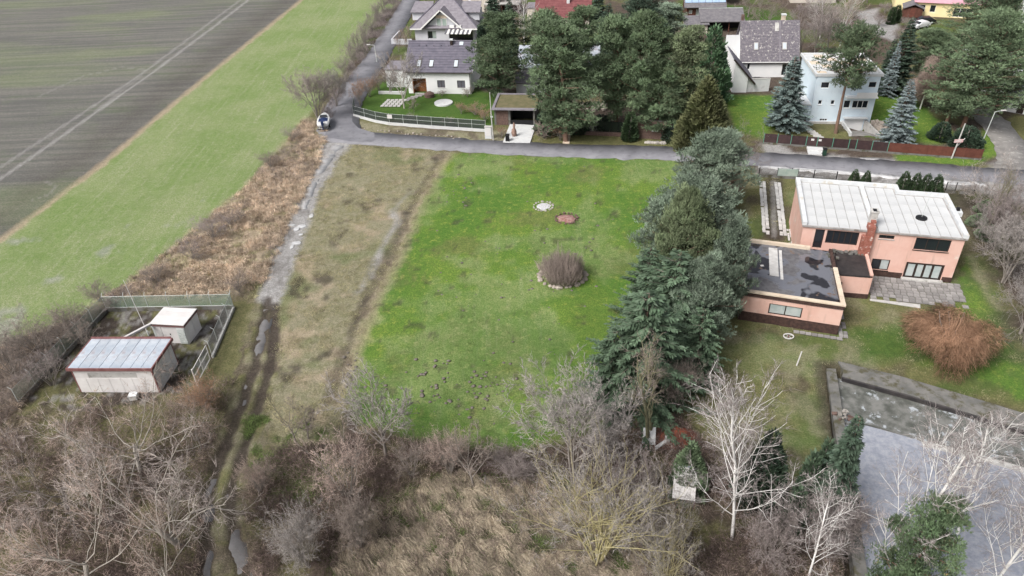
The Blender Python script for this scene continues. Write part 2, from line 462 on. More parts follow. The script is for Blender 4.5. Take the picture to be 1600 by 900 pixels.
def sdf(X, Y, poly):            # signed distance, negative inside
    n = len(poly); D = np.full(X.shape, 1e9); ins = np.zeros(X.shape, bool)
    for i in range(n):
        a, b = poly[i], poly[(i + 1) % n]
        D = np.minimum(D, seg_dist(X, Y, a, b))
        cnd = (a[1] > Y) != (b[1] > Y)
        with np.errstate(divide='ignore', invalid='ignore'):
            xs = (b[0] - a[0]) * (Y - a[1]) / (b[1] - a[1] + 1e-12) + a[0]
        ins ^= cnd & (X < xs)
    return np.where(ins, -D, D)

def line_dist(X, Y, pts):
    D = np.full(X.shape, 1e9)
    for a, b in zip(pts, pts[1:]): D = np.minimum(D, seg_dist(X, Y, a, b))
    return D

# ------------------------------------------------------------------ outlines surveyed from the photo (pixels, turned into ground points)
O = {k: poly_world(v) for k, v in {
    'ploughed': [(-500, -80), (520, -60), (470, 0), (300, 137), (160, 255), (0, 374), (-400, 640)],
    'field': [(470, 0), (520, -60), (700, -60), (628, 0), (592, 30), (566, 66), (540, 105), (505, 150), (478, 185), (445, 225), (385, 290), (300, 362), (205, 438), (130, 490), (0, 545), (-300, 660), (-400, 640), (0, 374), (160, 255), (300, 137)],
    'verge': [(478, 185), (505, 195), (507, 222), (497, 255), (480, 290), (456, 335), (432, 395), (411, 440), (395, 467), (370, 462), (160, 466), (25, 640), (-100, 700), (-400, 700), (-300, 660), (0, 545), (130, 490), (205, 438), (300, 362), (385, 290), (445, 225)],
    'lane': [(502, 216), (550, 222), (527, 245), (507, 280), (492, 310), (479, 345), (463, 390), (449, 430), (430, 476), (408, 466), (415, 445), (430, 402), (445, 365), (459, 335), (473, 300), (488, 265), (499, 240)],
    'track': [(408, 462), (433, 476), (430, 520), (432, 570), (412, 650), (395, 740), (380, 800), (400, 960), (310, 960), (314, 800), (328, 720), (355, 650), (368, 590), (385, 530)],
    'meadow': [(547, 224), (705, 237), (690, 262), (662, 310), (640, 360), (612, 420), (582, 480), (558, 550), (538, 620), (528, 690), (440, 700), (412, 650), (428, 560), (432, 476), (449, 430), (479, 345), (507, 280), (527, 245)],
    'lawn': [(705, 237), (1060, 250), (1080, 300), (1100, 400), (1110, 520), (1060, 630), (1000, 655), (880, 690), (800, 702), (690, 692), (640, 688), (560, 662), (538, 620), (558, 550), (582, 480), (612, 420), (640, 360), (662, 310), (690, 262)],
    'yard': [(1165, 270), (1330, 283), (1530, 300), (1640, 330), (1760, 560), (1760, 720), (1600, 650), (1320, 572), (1290, 570), (1300, 770), (1215, 790), (1130, 700), (1085, 640), (1110, 520), (1150, 500), (1160, 380)],
    'sward': [(1512, 395), (1545, 395), (1575, 470), (1640, 560), (1700, 640), (1590, 620), (1530, 590), (1420, 560), (1350, 560), (1330, 520), (1450, 500), (1505, 470), (1500, 440)],
    'compound': [(38, 630), (167, 481), (366, 479), (332, 560), (306, 600), (250, 625), (120, 640)],
    'garden': [(553, 183), (575, 140), (605, 120), (640, 118), (750, 140), (800, 150), (800, 170), (762, 203), (660, 190), (600, 186)],
    'bankside': [(545, 180), (553, 188), (600, 196), (762, 208), (790, 200), (790, 224), (700, 216), (575, 207), (548, 197)],
    'roadside': [(830, 200), (1050, 210), (1060, 229), (900, 225), (835, 222)],
    'blue_garden': [(1128, 148), (1210, 148), (1235, 205), (1200, 217), (1150, 205)],
    'blue_garden2': [(1362, 145), (1425, 150), (1500, 215), (1465, 225), (1350, 212)],
    'front_garden': [(1205, 200), (1330, 203), (1330, 216), (1196, 212)],
    'far_lawn': [(1125, 6), (1175, 10), (1240, 20), (1240, 44), (1150, 42), (1118, 22)],
    'grass_strip': [(1400, 240), (1532, 246), (1538, 200), (1550, 212), (1562, 240), (1520, 259), (1400, 252)],
    'grass_strip2': [(1585, 178), (1640, 190), (1640, 235), (1600, 222), (1568, 190)],
    'far_corner': [(1345, 36), (1390, 32), (1400, 42), (1365, 46)],
    'gravel_s': [(1180, 259), (1400, 273), (1540, 285), (1540, 298), (1400, 288), (1180, 272)],
    'gravel_n': [(1190, 225), (1215, 222), (1240, 238), (1300, 240), (1340, 246), (1400, 248), (1402, 254), (1300, 248), (1195, 241)],
    'lane_end': [(1560, 250), (1640, 230), (1640, 330), (1530, 300), (1520, 280)],
    'far_road': [(1335, 18), (1375, 12), (1368, 26), (1405, 38), (1398, 64), (1370, 54), (1350, 36)],
    'reedbed': [(570, 790), (700, 735), (900, 745), (960, 790), (1010, 900), (1000, 960), (520, 960), (520, 860)],
    'pool': [(1292, 572), (1326, 574), (2000, 770), (2400, 1000), (1330, 1000), (1302, 700)],
    'pit': [(1314, 180), (1350, 180), (1357, 216), (1318, 206)],
}.items()}
_ca, _sa = math.cos(math.radians(-7.19)), math.sin(math.radians(-7.19))     # the sunken garage drive, in the blue house's own frame
O['pit'] = np.array([(46.97 + u * _ca - v * _sa, 116.84 + u * _sa + v * _ca) for u, v in ((9.2, .4), (12.9, .4), (13.3, -5.2), (9.2, -5.2))])
RUT_A = poly_world([(418, 466), (408, 520), (398, 570), (384, 612), (362, 670), (336, 735), (322, 790), (320, 850), (316, 960)])
RUT_B = poly_world([(428, 476), (428, 530), (420, 580), (408, 615), (392, 670), (372, 720), (358, 770), (362, 830), (388, 900), (400, 960)])
TRAM_A = poly_world([(400, -10), (330, 44), (235, 115), (125, 192), (30, 258), (-100, 345)])
TRAM_B = poly_world([(388, -10), (318, 42), (225, 112), (112, 187), (16, 250), (-120, 340)])
TURN = poly_world([(60, 150), (130, 118), (190, 104), (226, 108), (218, 120), (190, 140), (150, 172)])
TURN2 = poly_world([(70, 282), (86, 290), (78, 302), (50, 312)])
ROAD = [G(*p)[:2] for p in ((505, 211), (560, 215), (640, 220.5), (720, 226), (800, 231), (920, 236), (1040, 239), (1200, 249), (1400, 262), (1520, 271), (1700, 286), (2050, 318))]
ROAD_UP = [G(*p)[:2] for p in ((531, 214), (529, 196), (532, 178), (544, 152), (568, 118), (590, 88), (611, 52), (627, 25), (643, -2), (668, -40))]
ROAD_SIDE = [G(*p)[:2] for p in ((1500, 160), (1530, 172), (1558, 198), (1576, 222), (1584, 246), (1580, 280))]

# ------------------------------------------------------------------ the ground: one fine sheet, shared out among the named pieces of the setting
CH = ['soil', 'field', 'lawn', 'olive', 'dry', 'straw', 'litter', 'mud', 'gravel', 'garden']
srange = np.linspace(-.78, .78, 540)
rows = [14.0]
while rows[-1] < 330: rows.append(rows[-1] + .006 * (rows[-1] + 28))
yy = np.array(rows)
GX = (srange[None, :] * (yy[:, None] + 30)); GY = np.repeat(yy[:, None], len(srange), 1)
nx, ny = len(srange), len(yy)
W = np.zeros((len(CH), ny, nx)); W[6] = 1.0
big = vnoise(GX * .12, GY * .12, 3); mid = vnoise(GX * .55, GY * .55, 5); fine = vnoise(GX * 1.9, GY * 1.9, 9, 2)
wob = (mid - .5) * 2.2 + (fine - .5) * .9
reg = np.zeros((ny, nx), np.int32)
REG = ['ground']
def lay(ch, a):
    a = np.clip(a, 0, 1); i = CH.index(ch)
    W[:] *= (1 - a); W[i] += a
SD = {}
def region(name, key, ch, soft=.8, wobble=1.0, op=1.0):
    d = sdf(GX, GY, O[key]) + wob * wobble; SD[key] = d
    lay(ch, np.clip(.5 - d / (2 * soft), 0, 1) * op)
    if name:
        if name not in REG: REG.append(name)
        reg[d < 0] = REG.index(name)
def sm(x, a, b):
    t = np.clip((x - a) / (b - a), 0, 1); return t * t * (3 - 2 * t)
# far side default: leaf litter with moss
lay('olive', sm(big + (mid - .5) * .5, .42, .62) * .8)
far = sm(GY, 150, 170)
lay('garden', far * sm(big, .45, .6) * .6)
region('ploughed_field', 'ploughed', 'soil', .5, .4)
region('grass_field', 'field', 'field', .5, .5)
d = line_dist(GX, GY, poly_world([(520, -45), (470, 0), (300, 137), (160, 255), (0, 374), (-400, 640)]))
lay('straw', sm(-d + wob * .35, -1.0, -.3) * .9)
region('dry_verge', 'verge', 'straw', 1.0, .8)
lay('litter', (SD['verge'] < 1) * sm(big + (mid - .5) * .6, .55, .66) * .4)
lay('olive', np.clip(1 - np.abs(line_dist(GX, GY, poly_world([(507, 200), (497, 255), (475, 295), (450, 340), (425, 400), (400, 455)])) + wob * .4) / 1.6, 0, 1) * (SD['verge'] < 1) * .9)
region('meadow', 'meadow', 'dry', .6, .6)
lay('straw', (SD['meadow'] < 0) * sm(mid * .6 + big * .5, .58, .75) * .8)
lay('garden', (SD['meadow'] < 0) * sm(vnoise(GX * .15 + 40, GY * .15, 31), .6, .75) * .55)
lay('mud', (SD['meadow'] < 0) * sm(vnoise(GX * .35 + 9, GY * .35, 33), .68, .76) * .75)
# pale strip and dark ditch edge between meadow and lawn
edge = poly_world([(702, 240), (688, 262), (660, 312), (638, 362), (610, 422), (580, 482), (556, 552), (536, 622)])
de = line_dist(GX, GY, edge)
region('lawn', 'lawn', 'lawn', .5, .5)
lay('straw', sm(-de + wob * .5, -1.6, -.4) * .55)
lay('mud', sm(-line_dist(GX, GY, edge - np.array([1.2, 0])) + wob * .8, -1.1, -.2) * .6)
lay('olive', (SD['lawn'] < 0) * sm(vnoise(GX * .16, GY * .16, 41) + (fine - .5) * .35, .55, .72) * .5)
lay('field', (SD['lawn'] < 0) * sm(vnoise(GX * .09 + 7, GY * .09, 43) + (mid - .5) * .5, .46, .68) * .5)
lay('garden', (SD['lawn'] < 0) * sm(vnoise(GX * .12 + 3, GY * .12, 44) - (GY - 62) / 60, .5, .8) * .4)
lay('mud', (SD['lawn'] < 0) * sm(vnoise(GX * .7, GY * .7, 47, 4), .69, .76) * .55)
lay('olive', np.clip(1 - line_dist(GX, GY, poly_world([(1130, 480), (1100, 560), (1050, 630), (1110, 690)])) / 5.5 + (mid - .5), 0, 1) * .9)
lay('litter', np.clip(1.1 - line_dist(GX, GY, poly_world([(1105, 330), (1090, 430), (1060, 540), (1030, 610)])) / 4.0 + (mid - .5) * .6, 0, 1) * .9)
region('yard', 'yard', 'olive', .7, .6)
lay('litter', (SD['yard'] < 0) * sm(vnoise(GX * .3, GY * .3, 51), .5, .68) * .7)
lay('garden', (SD['yard'] < 0) * sm(vnoise(GX * .22, GY * .22, 53), .55, .72) * .55)
lay('field', (SD['yard'] < 0) * sm(vnoise(GX * .2 + 5, GY * .2, 57) + (mid - .5) * .4, .52, .7) * .4)
lay('dry', (SD['yard'] < 0) * sm(vnoise(GX * .35 + 2, GY * .35, 58, 4), .54, .68) * .55)
lay('mud', sm(-sdf(GX, GY, O['pool']) + wob * .5, -1.6, -.3) * .75)
region(None, 'sward', 'garden', 1.2, .8, .9)
lay('lawn', (SD['sward'] < 0) * sm(big, .45, .6) * .8)
dv = line_dist(GX, GY, poly_world([(1525, 330), (1560, 420), (1600, 500), (1700, 620)]))
lay('litter', np.clip(1.3 - np.abs(line_dist(GX, GY, poly_world([(1545, 345), (1590, 430), (1640, 520), (1740, 640)]))) / 5.0 + (mid - .5) * .7, 0, 1))
lay('mud', sm(-line_dist(GX, GY, poly_world([(1209, 282), (1210, 370)])) + wob * .3, -1.6, -.9) * .8)
lay('gravel', sm(-line_dist(GX, GY, poly_world([(1209, 282), (1210, 370)])) + wob * .2, -.5, -.1) * .6)
lay('mud', np.clip(1.2 - line_dist(GX, GY, poly_world([(1510, 310), (1560, 330), (1600, 340)])) / 4.0 + (mid - .5), 0, 1) * .8)
lay('dry', np.clip(1 - line_dist(GX, GY, poly_world([(1518, 400), (1545, 460), (1560, 480)])) / .9 + (mid - .5) * .8, 0, 1) * .7)
region('compound_ground', 'compound', 'mud', .3, .2)
lay('olive', (SD['compound'] < 0) * sm(mid + (fine - .5) * .6, .5, .66) * .75)
lay('gravel', (SD['compound'] < 0) * sm(vnoise(GX * 1.6, GY * 1.6, 61), .56, .66) * .55)
region('garden_lawn', 'garden', 'garden', .5, .4)
region('road_verge', 'bankside', 'dry', .5, .4)
lay('litter', (SD['bankside'] < 0) * sm(mid, .5, .65) * .7)
region('road_verge', 'roadside', 'olive', .5, .4)
region('garden_lawn', 'blue_garden', 'lawn', .5, .3)
region('garden_lawn', 'blue_garden2', 'lawn', .5, .3)
region('garden_lawn', 'front_garden', 'olive', .4, .3)
region('garden_lawn', 'far_lawn', 'garden', .8, .6)
region('garden_lawn', 'far_corner', 'garden', .8, .3)
region('road_verge', 'grass_strip', 'lawn', .4, .3)
region('road_verge', 'grass_strip2', 'olive', .5, .4)
region('gravel_verge', 'gravel_s', 'gravel', .5, .5)
region('gravel_verge', 'gravel_n', 'gravel', .4, .4)
lay('mud', (SD['gravel_s'] < .3) * sm(mid + (fine - .5) * .5, .52, .64) * .55)
region('gravel_lane', 'lane_end', 'gravel', .8, .5)
region('far_lane', 'far_road', 'gravel', .6, .4)
region('mud_track', 'track', 'dry', .9, .7)
lay('litter', (SD['track'] < .5) * sm(mid, .3, .6) * .75)
lay('olive', (SD['track'] < 0) * sm(vnoise(GX * .5, GY * .5, 77), .5, .66) * .8)
region('gravel_lane', 'lane', 'gravel', .4, .35)
lay('gravel', np.clip(.5 - (SD['lane'] - .45) / .8, 0, 1))
lay('mud', (SD['lane'] < 0) * sm(vnoise(GX * .9, GY * .35, 71), .55, .7) * .4)
lay('olive', 0 * np.clip(1 - line_dist(GX, GY, poly_world([(514, 250), (497, 285), (480, 320), (466, 360), (450, 405), (436, 450)])) / .5 + (mid - .5), 0, 1) * .5)
da, db = line_dist(GX, GY, RUT_A), line_dist(GX, GY, RUT_B)
rut = np.maximum(sm(-da + wob * .22, -.85, -.3), sm(-db + wob * .22, -.8, -.3))
lay('mud', rut * .92)
region(None, 'reedbed', 'garden', 1.5, 1.2, .7)
lay('litter', (SD['reedbed'] < 1) * sm(mid, .4, .6) * .8)
lay('olive', (W[6] > .5) * (GY < 75) * sm(vnoise(GX * .3, GY * .3, 81), .5, .64) * .55)
tram = np.maximum(sm(-line_dist(GX, GY, TRAM_A), -.55, -.2), sm(-line_dist(GX, GY, TRAM_B), -.5, -.2) * .7)
tram = np.maximum(tram, np.maximum(sm(-line_dist(GX, GY, TURN), -.45, -.15), sm(-line_dist(GX, GY, TURN2), -.35, -.1)) * .4)
tram = tram * (SD['ploughed'] < 0)
lay('field', (SD['ploughed'] < 0) * sm(vnoise(GX * .02 + 9, GY * .07, 98, 4), .5, .7) * .3)
lay('mud', np.clip(1 - np.abs(line_dist(GX, GY, poly_world([(480, 0), (310, 137), (170, 255), (0, 385)])) - 6) / 7 + (mid - .5) * .6, 0, 1) * (SD['ploughed'] < 0) * .35)
lay('gravel', tram * .7)
lay('gravel', (SD['field'] < 0) * sm(vnoise(GX * .3, GY * .3, 95, 4) + .25 * np.clip((85 - GY) / 30, -1, 1), .66, .8) * .55)
lay('gravel', np.clip(1 - line_dist(GX, GY, poly_world([(640, 300), (612, 330), (622, 345), (596, 385), (578, 425), (560, 455)])) / .7 + (mid - .5) * 1.6, 0, 1) * (SD['meadow'] < 0) * .8)

GZ = -.02 - .16 * mid - .05 * fine
GZ = np.where(W[0] > .5, -.02 - .1 * mid - .06 * vnoise(GX * .6, GY * 3.0, 91, 2), GZ)
GZ = np.where(W[2] > .5, -.02 - .07 * mid, GZ)
GZ -= rut * (.04 + .22 * vnoise(GX * .8, GY * .35, 97, 3))
GZ -= np.clip(-sdf(GX, GY, O['pool']) / .5, 0, 1) * 1.4
dpit = -sdf(GX, GY, O['pit'])
GZ -= np.clip(dpit / .4, 0, 1) * 1.9
idx = np.arange(nx * ny).reshape(ny, nx)
quads = np.stack([idx[:-1, :-1], idx[:-1, 1:], idx[1:, 1:], idx[1:, :-1]], -1).reshape(-1, 4)
qreg = reg[:-1, :-1].ravel()
V = np.stack([GX, GY, GZ], -1).reshape(-1, 3)

def terrain_mat():
    m, nt, b = new_mat('terrain')
    p = nd(nt, 'ShaderNodeNewGeometry').outputs['Position']
    n_big = noise(nt, p, .09, 3)
    n_mid = noise(nt, p, 1.1, 6, .72)
    n_fine = noise(nt, p, 5.5, 4, .75)
    n_str = noise(nt, nd(nt, 'ShaderNodeMapping', Vector=p, Rotation=(0, 0, math.radians(8)), Scale=(.05, 1.1, 1)).outputs[0], .55, 4, .6)
    n_grain = noise(nt, p, 14.0, 2, .7)
    fb, fm, ff = ramp(nt, n_big, .36, .64), ramp(nt, n_mid, .34, .66), ramp(nt, n_fine, .36, .64)
    n_dir = noise(nt, nd(nt, 'ShaderNodeMapping', Vector=p, Rotation=(0, 0, math.radians(-31)), Scale=(1.0, .05, 1)).outputs[0], 1.3, 6, .75)
    fd = ramp(nt, noise(nt, nd(nt, 'ShaderNodeMapping', Vector=p, Rotation=(0, 0, math.radians(-31)), Scale=(1.0, .06, 1)).outputs[0], .9, 5, .7), .36, .66)
    fs, fg = ramp(nt, n_str, .35, .65), ramp(nt, n_grain, .35, .65)
    def tri(a, b_, c, f1, f2, k=.5):
        return mixc(nt, nd(nt, 'ShaderNodeMath', _operation='MULTIPLY', i0=f2, i1=k).outputs[0], mixc(nt, f1, a, b_), c)
    cols = {
        'soil': tri(mixc(nt, ramp(nt, n_big, .46, .66), (.15, .15, .14), (.155, .175, .125)), (.225, .22, .195), (.09, .085, .088), fs, ff, .65),
        'field': tri(mixc(nt, fb, (.20, .265, .10), (.29, .32, .17)), (.42, .40, .30), (.13, .21, .06), mixc(nt, .55, ramp(nt, n_mid, .44, .72), ramp(nt, n_dir, .45, .75)), ff, .8),
        'lawn': tri(mixc(nt, fb, (.105, .205, .038), (.175, .265, .05)), (.32, .36, .085), (.055, .125, .026), ramp(nt, n_mid, .48, .72), ff, .7),
        'olive': tri((.15, .16, .065), (.215, .205, .095), (.085, .085, .04), fm, ff, .65),
        'dry': tri(mixc(nt, fb, (.235, .23, .135), (.275, .255, .17)), (.34, .305, .225), (.135, .14, .075), fm, ff, .65),
        'straw': tri((.38, .31, .225), (.48, .40, .30), (.19, .155, .10), fm, ff, .6),
        'litter': tri((.10, .078, .065), (.155, .122, .10), (.045, .036, .03), fm, ff, .65),
        'mud': tri((.062, .05, .042), (.10, .083, .072), (.036, .029, .025), fm, ff, .6),
        'gravel': tri((.32, .31, .305), (.46, .455, .45), (.19, .18, .175), fm, ff, .65),
        'garden': tri((.065, .135, .03), (.095, .16, .035), (.05, .085, .022), fm, ff, .6),
    }
    acc = None
    for k in CH:
        a = nd(nt, 'ShaderNodeAttribute', _attribute_name=k).outputs['Fac']
        s = nd(nt, 'ShaderNodeVectorMath', _operation='SCALE')
        lnk(nt, cols[k], s.inputs[0]); lnk(nt, a, s.inputs['Scale'])
        if acc is None: acc = s.outputs[0]
        else:
            ad = nd(nt, 'ShaderNodeVectorMath', _operation='ADD'); lnk(nt, acc, ad.inputs[0]); lnk(nt, s.outputs[0], ad.inputs[1]); acc = ad.outputs[0]
    g = nd(nt, 'ShaderNodeMapRange', i0=n_grain, i1=.25, i2=.75, i3=.7, i4=1.3).outputs[0]
    s = nd(nt, 'ShaderNodeVectorMath', _operation='SCALE'); lnk(nt, acc, s.inputs[0]); lnk(nt, g, s.inputs['Scale'])
    lnk(nt, s.outputs[0], b.inputs['Base Color'])
    b.inputs['Roughness'].default_value = .95
    b.inputs['Specular IOR Level'].default_value = .1
    h = nd(nt, 'ShaderNodeMath', _operation='ADD', i0=n_fine, i1=n_grain).outputs[0]
    bn = nd(nt, 'ShaderNodeBump', Strength=.8, Distance=.12, Height=h)
    lnk(nt, bn.outputs[0], b.inputs['Normal'])
    return m
M['terrain'] = terrain_mat()
Wf = {k: W[i].ravel() for i, k in enumerate(CH)}
for r, name in enumerate(REG):
    q = quads[qreg == r]
    if not len(q): continue
    used, inv = np.unique(q, return_inverse=True)
    me = np_mesh(name, V[used], quads=inv.reshape(-1, 4), m=M['terrain'], smooth=True, attrs={k: a[used] for k, a in Wf.items()})
    tag(link(name, me), kind='structure')
# the land beyond, out to the horizon
me = np_mesh('terrain', [(-4000, -300, -2.2), (4000, -300, -2.2), (4000, 8000, -2.2), (-4000, 8000, -2.2)], quads=[(0, 1, 2, 3)], m=M['terrain'], attrs={'dry': [1] * 4})
tag(link('terrain', me), kind='structure')

# ------------------------------------------------------------------ roads
def resample(pts, step):
    pts = np.array(pts); n = len(pts)
    out = []
    for i in range(n - 1):      # Catmull-Rom through the survey points
        p0, p1, p2, p3 = pts[max(i - 1, 0)], pts[i], pts[i + 1], pts[min(i + 2, n - 1)]
        k = max(2, int(np.linalg.norm(p2 - p1) / step))
        for t in np.arange(k) / k:
            out.append(.5 * (2 * p1 + (p2 - p0) * t + (2 * p0 - 5 * p1 + 4 * p2 - p3) * t ** 2 + (3 * p1 - p0 - 3 * p2 + p3) * t ** 3))
    return np.array(out + [pts[-1]])

def strip(name, pts, width, z, m, jit=.12, seed=0, step=1.0, kind='structure', parent=None):
    p = resample(pts, step); t = np.gradient(p, axis=0); t /= np.linalg.norm(t, axis=1)[:, None]
    nrm = np.stack([-t[:, 1], t[:, 0]], 1); r = np.random.default_rng(seed)
    w = np.full(len(p), width / 2) if np.isscalar(width) else np.interp(np.linspace(0, 1, len(p)), np.linspace(0, 1, len(width)), np.array(width) / 2)
    a = p + nrm * (w + r.normal(0, jit, len(p)))[:, None]; b = p - nrm * (w + r.normal(0, jit, len(p)))[:, None]
    n = len(p)
    vs = np.concatenate([np.c_[a, np.full(n, z - .25)], np.c_[a, np.full(n, z)], np.c_[b, np.full(n, z)], np.c_[b, np.full(n, z - .25)]])
    i = np.arange(n - 1); q = [np.stack([i + k * n, i + k * n + 1, i + (k + 1) * n + 1, i + (k + 1) * n], 1)[:, ::-1] for k in range(3)]
    o = link(name, np_mesh(name, vs, quads=np.concatenate(q), m=m), parent)
    return tag(o, kind=kind) if parent is None else o

strip('road', ROAD, 5.0, .020, M['asphalt'], .18, 1)
strip('road', ROAD_UP, [7.5, 6.5, 5.6, 5.0, 5, 5, 5, 5], .024, M['asphalt'], .1, 2)
strip('side_road', ROAD_SIDE, 4.6, .016, M['old_asphalt'], .15, 3)
jp = [G(*p) for p in ((507, 213), (514, 190), (522, 176), (551, 178), (550, 190), (560, 200), (585, 208), (585, 222), (545, 221))]
tag(MB().prism([p[:2] for p in jp], -.2, .028).build('road_junction', M['asphalt']), kind='structure')

strip('roadside_crust', [G(*p)[:2] for p in ((1185, 259.5), (1300, 266.5), (1400, 276), (1470, 281.5), (1540, 287))], [.9, 1.3, 1.0, 1.5, 1.0], .004, M['ice'], .22, 9, .6)
strip('roadside_crust', [G(*p)[:2] for p in ((1330, 247.5), (1365, 249.5), (1398, 251.5))], [.6, 1.6, .6], .006, M['ice'], .2, 10, .6)

def stained_plaster():
    m, nt, b = new_mat('stained_pink_plaster')
    tc = nd(nt, 'ShaderNodeTexCoord').outputs['Object']
    st = nd(nt, 'ShaderNodeMapping', Vector=tc, Scale=(1, 1, .1)).outputs[0]
    col = mixc(nt, ramp(nt, noise(nt, tc, .45, 4), .35, .65), (.66, .415, .35), (.70, .47, .405))
    col = mixc(nt, ramp(nt, noise(nt, tc, .5, 6, .65), .57, .70), col, (.70, .57, .51))
    col = mixc(nt, nd(nt, 'ShaderNodeMath', _operation='MULTIPLY', i0=ramp(nt, noise(nt, st, 1.6, 5, .7), .52, .75), i1=.55).outputs[0], col, (.40, .27, .22))
    col = mixc(nt, nd(nt, 'ShaderNodeMath', _operation='MULTIPLY', i0=ramp(nt, noise(nt, tc, 3.5, 5, .7), .6, .75), i1=.5).outputs[0], col, (.50, .32, .26))
    lnk(nt, col, b.inputs['Base Color']); b.inputs['Roughness'].default_value = .95; b.inputs['Specular IOR Level'].default_value = .15
    bn = nd(nt, 'ShaderNodeBump', Strength=.15, Distance=.03, Height=noise(nt, tc, 9, 4)); lnk(nt, bn.outputs[0], b.inputs['Normal'])
    return m
M['pink_plaster'] = stained_plaster()

# ================================================================== buildings
R_ = math.radians
X0, Y0 = (1, 0, 0), (0, -1, 0)

# ------------------------------------------------------------------ pink villa
VL = thing('villa', 'pink flat-roofed villa with white panelled roof and brick chimney', 'house', (33.51, 72.54, -.12), R_(-15.13))
fr = Plane((0, 0, 0), (1, 0, 0), (0, -1, 0))
mb = MB()
ops = [(2.6, 3.75, 6.0, 5.45), (1.35, 3.0, 2.35, 5.45), (11.86, 3.92, 15.44, 5.45), (11.65, .12, 15.62, 2.25), (8.05, 4.95, 9.65, 5.42), (8.05, .85, 9.95, 2.28)]
facade(mb, fr, 0, 16.7, .0, 5.75, ops, .3)
facade(mb, Plane((0, 11.4, 0), (0, -1, 0), (-1, 0, 0)), 0, 11.4, 0, 5.75)
facade(mb, Plane((16.7, 0, 0), (0, 1, 0), (1, 0, 0)), 0, 9.85, 0, 5.75)
facade(mb, Plane((16.7, 9.85, 0), (-1, 0, 0), (0, 1, 0)), 0, 5.3, 0, 5.75)
facade(mb, Plane((11.4, 9.85, 0), (0, 1, 0), (1, 0, 0)), 0, 1.55, 0, 5.75)
facade(mb, Plane((11.4, 11.4, 0), (-1, 0, 0), (0, 1, 0)), 0, 11.4, 0, 5.75)
mb.build('wall', M['pink_plaster'], VL)
mb = MB()
mb.pbox(fr, 7.25, 11.55, -.2, .72, -.02, .03)
mb.build('plinth', M['dark_brick'], VL)
MB().pbox(fr, 15.7, 16.73, -.2, .72, -.02, .03).build('plinth', M['dark_brick'], VL)
MB().box(16.69, 16.735, .01, 9.8, -.2, .72).build('plinth', M['dark_brick'], VL)
window(VL, fr, ops[0], 5, M['dark_frame'], M['glass'], fw=.12)
window(VL, fr, ops[1], 1, M['dark_frame'], M['glass'], fw=.1, name='balcony_door')
window(VL, fr, ops[2], 3, M['dark_frame'], M['glass'], fw=.09, sill=M['dark_frame'])
window(VL, fr, ops[3], 4, M['dark_frame'], [M['curtain_glass']], fw=.26, name='terrace_door')
window(VL, fr, ops[4], 2, M['dark_frame'], M['glass'], fw=.08, sill=M['concrete'])
window(VL, fr, ops[5], 2, M['dark_frame'], [M['glass'], M['curtain_glass']], fw=.1, sill=M['dark_frame'])
ro = MB().prism([(-.18, -.22), (16.85, -.22), (16.85, 10.0), (11.55, 10.0), (11.55, 11.55), (-.18, 11.55)], 5.72, 5.9).build('roof', M['slab_stone'], VL)
pm = {}
def panel_grid(u0, u1, v0, v1, nu, nv, z, m, parent, gap=.07, lift=0.0):
    du, dv = (u1 - u0) / nu, (v1 - v0) / nv
    key = (round(du, 3), round(dv, 3), m.name)
    if key not in pm:
        b = MB().box(gap / 2, du - gap / 2, gap * .12, dv - gap * .12, 0, .04).add([(du - gap / 2 - .04, gap / 2, .04), (du - gap / 2, gap / 2, .04), (du - gap / 2, dv - gap / 2, .04), (du - gap / 2 - .04, dv - gap / 2, .04), (du - gap / 2 - .02, gap / 2, .052), (du - gap / 2 - .02, dv - gap / 2, .052)], [(0, 1, 4), (1, 2, 5, 4), (3, 0, 4, 5), (2, 3, 5)])
        o = b.build('roof_panel', m); pm[key] = o.data; bpy.data.objects.remove(o)
    for i in range(nu):
        for j in range(nv):
            o = link('roof_panel', pm[key], parent, (u0 + i * du, v0 + j * dv, z + rng.uniform(0, .012)))
            o.rotation_euler = (rng.uniform(-.002, .002), rng.uniform(-.003, .003), 0)
panel_grid(.35, 7.1, -.1, 10.9, 6, 5, 5.9, M['white_roof'], ro)
panel_grid(7.85, 11.05, -.1, 10.9, 3, 5, 5.9, M['white_roof'], ro)
panel_grid(11.05, 16.25, -.1, 9.3, 5, 4, 5.9, M['white_roof'], ro)
cp = MB()
cp.box(-.2, .3, -.1, 11.6, 5.86, 6.3); cp.box(.3, 11.6, 11.15, 11.6, 5.86, 6.3); cp.box(11.15, 11.6, 9.6, 11.15, 5.86, 6.3); cp.box(11.6, 16.9, 9.6, 10.05, 5.86, 6.3)
cp.box(16.4, 16.9, -.15, 9.6, 5.86, 6.3); cp.box(7.2, 7.7, 1.2, 11.15, 5.86, 6.12)
cp.build('parapet', M['white_coping'], VL)
ch = MB()
ch.prism([(6.25, -.65), (7.4, -.65), (7.4, .12), (6.25, .12)], 2.6, 5.3); ch.prism([(6.65, -.55), (7.4, -.55), (7.4, .6), (6.65, .6)], 5.3, 6.55); ch.box(6.95, 7.45, .1, 1.0, 5.9, 6.9)
c = ch.build('chimney', M['red_brick'], VL)
MB().box(6.85, 7.55, .6, 1.5, 5.92, 7.75).box(6.78, 7.62, .52, 1.58, 7.75, 7.87).build('chimney_stack', M['concrete'], c)
MB().box(7.0, 7.4, .75, 1.35, 7.87, 7.91).build('flue', M['black'], c)
c = MB().box(16.78, 17.5, 5.6, 6.45, 0, 5.6).build('side_chimney', M['brick_mix'], VL)
MB().box(16.7, 17.58, 5.5, 6.55, 5.6, 6.15).build('cap', M['white_coping'], c)
MB().box(16.95, 17.3, 5.85, 6.2, 6.15, 6.5).build('flue', M['black'], c)
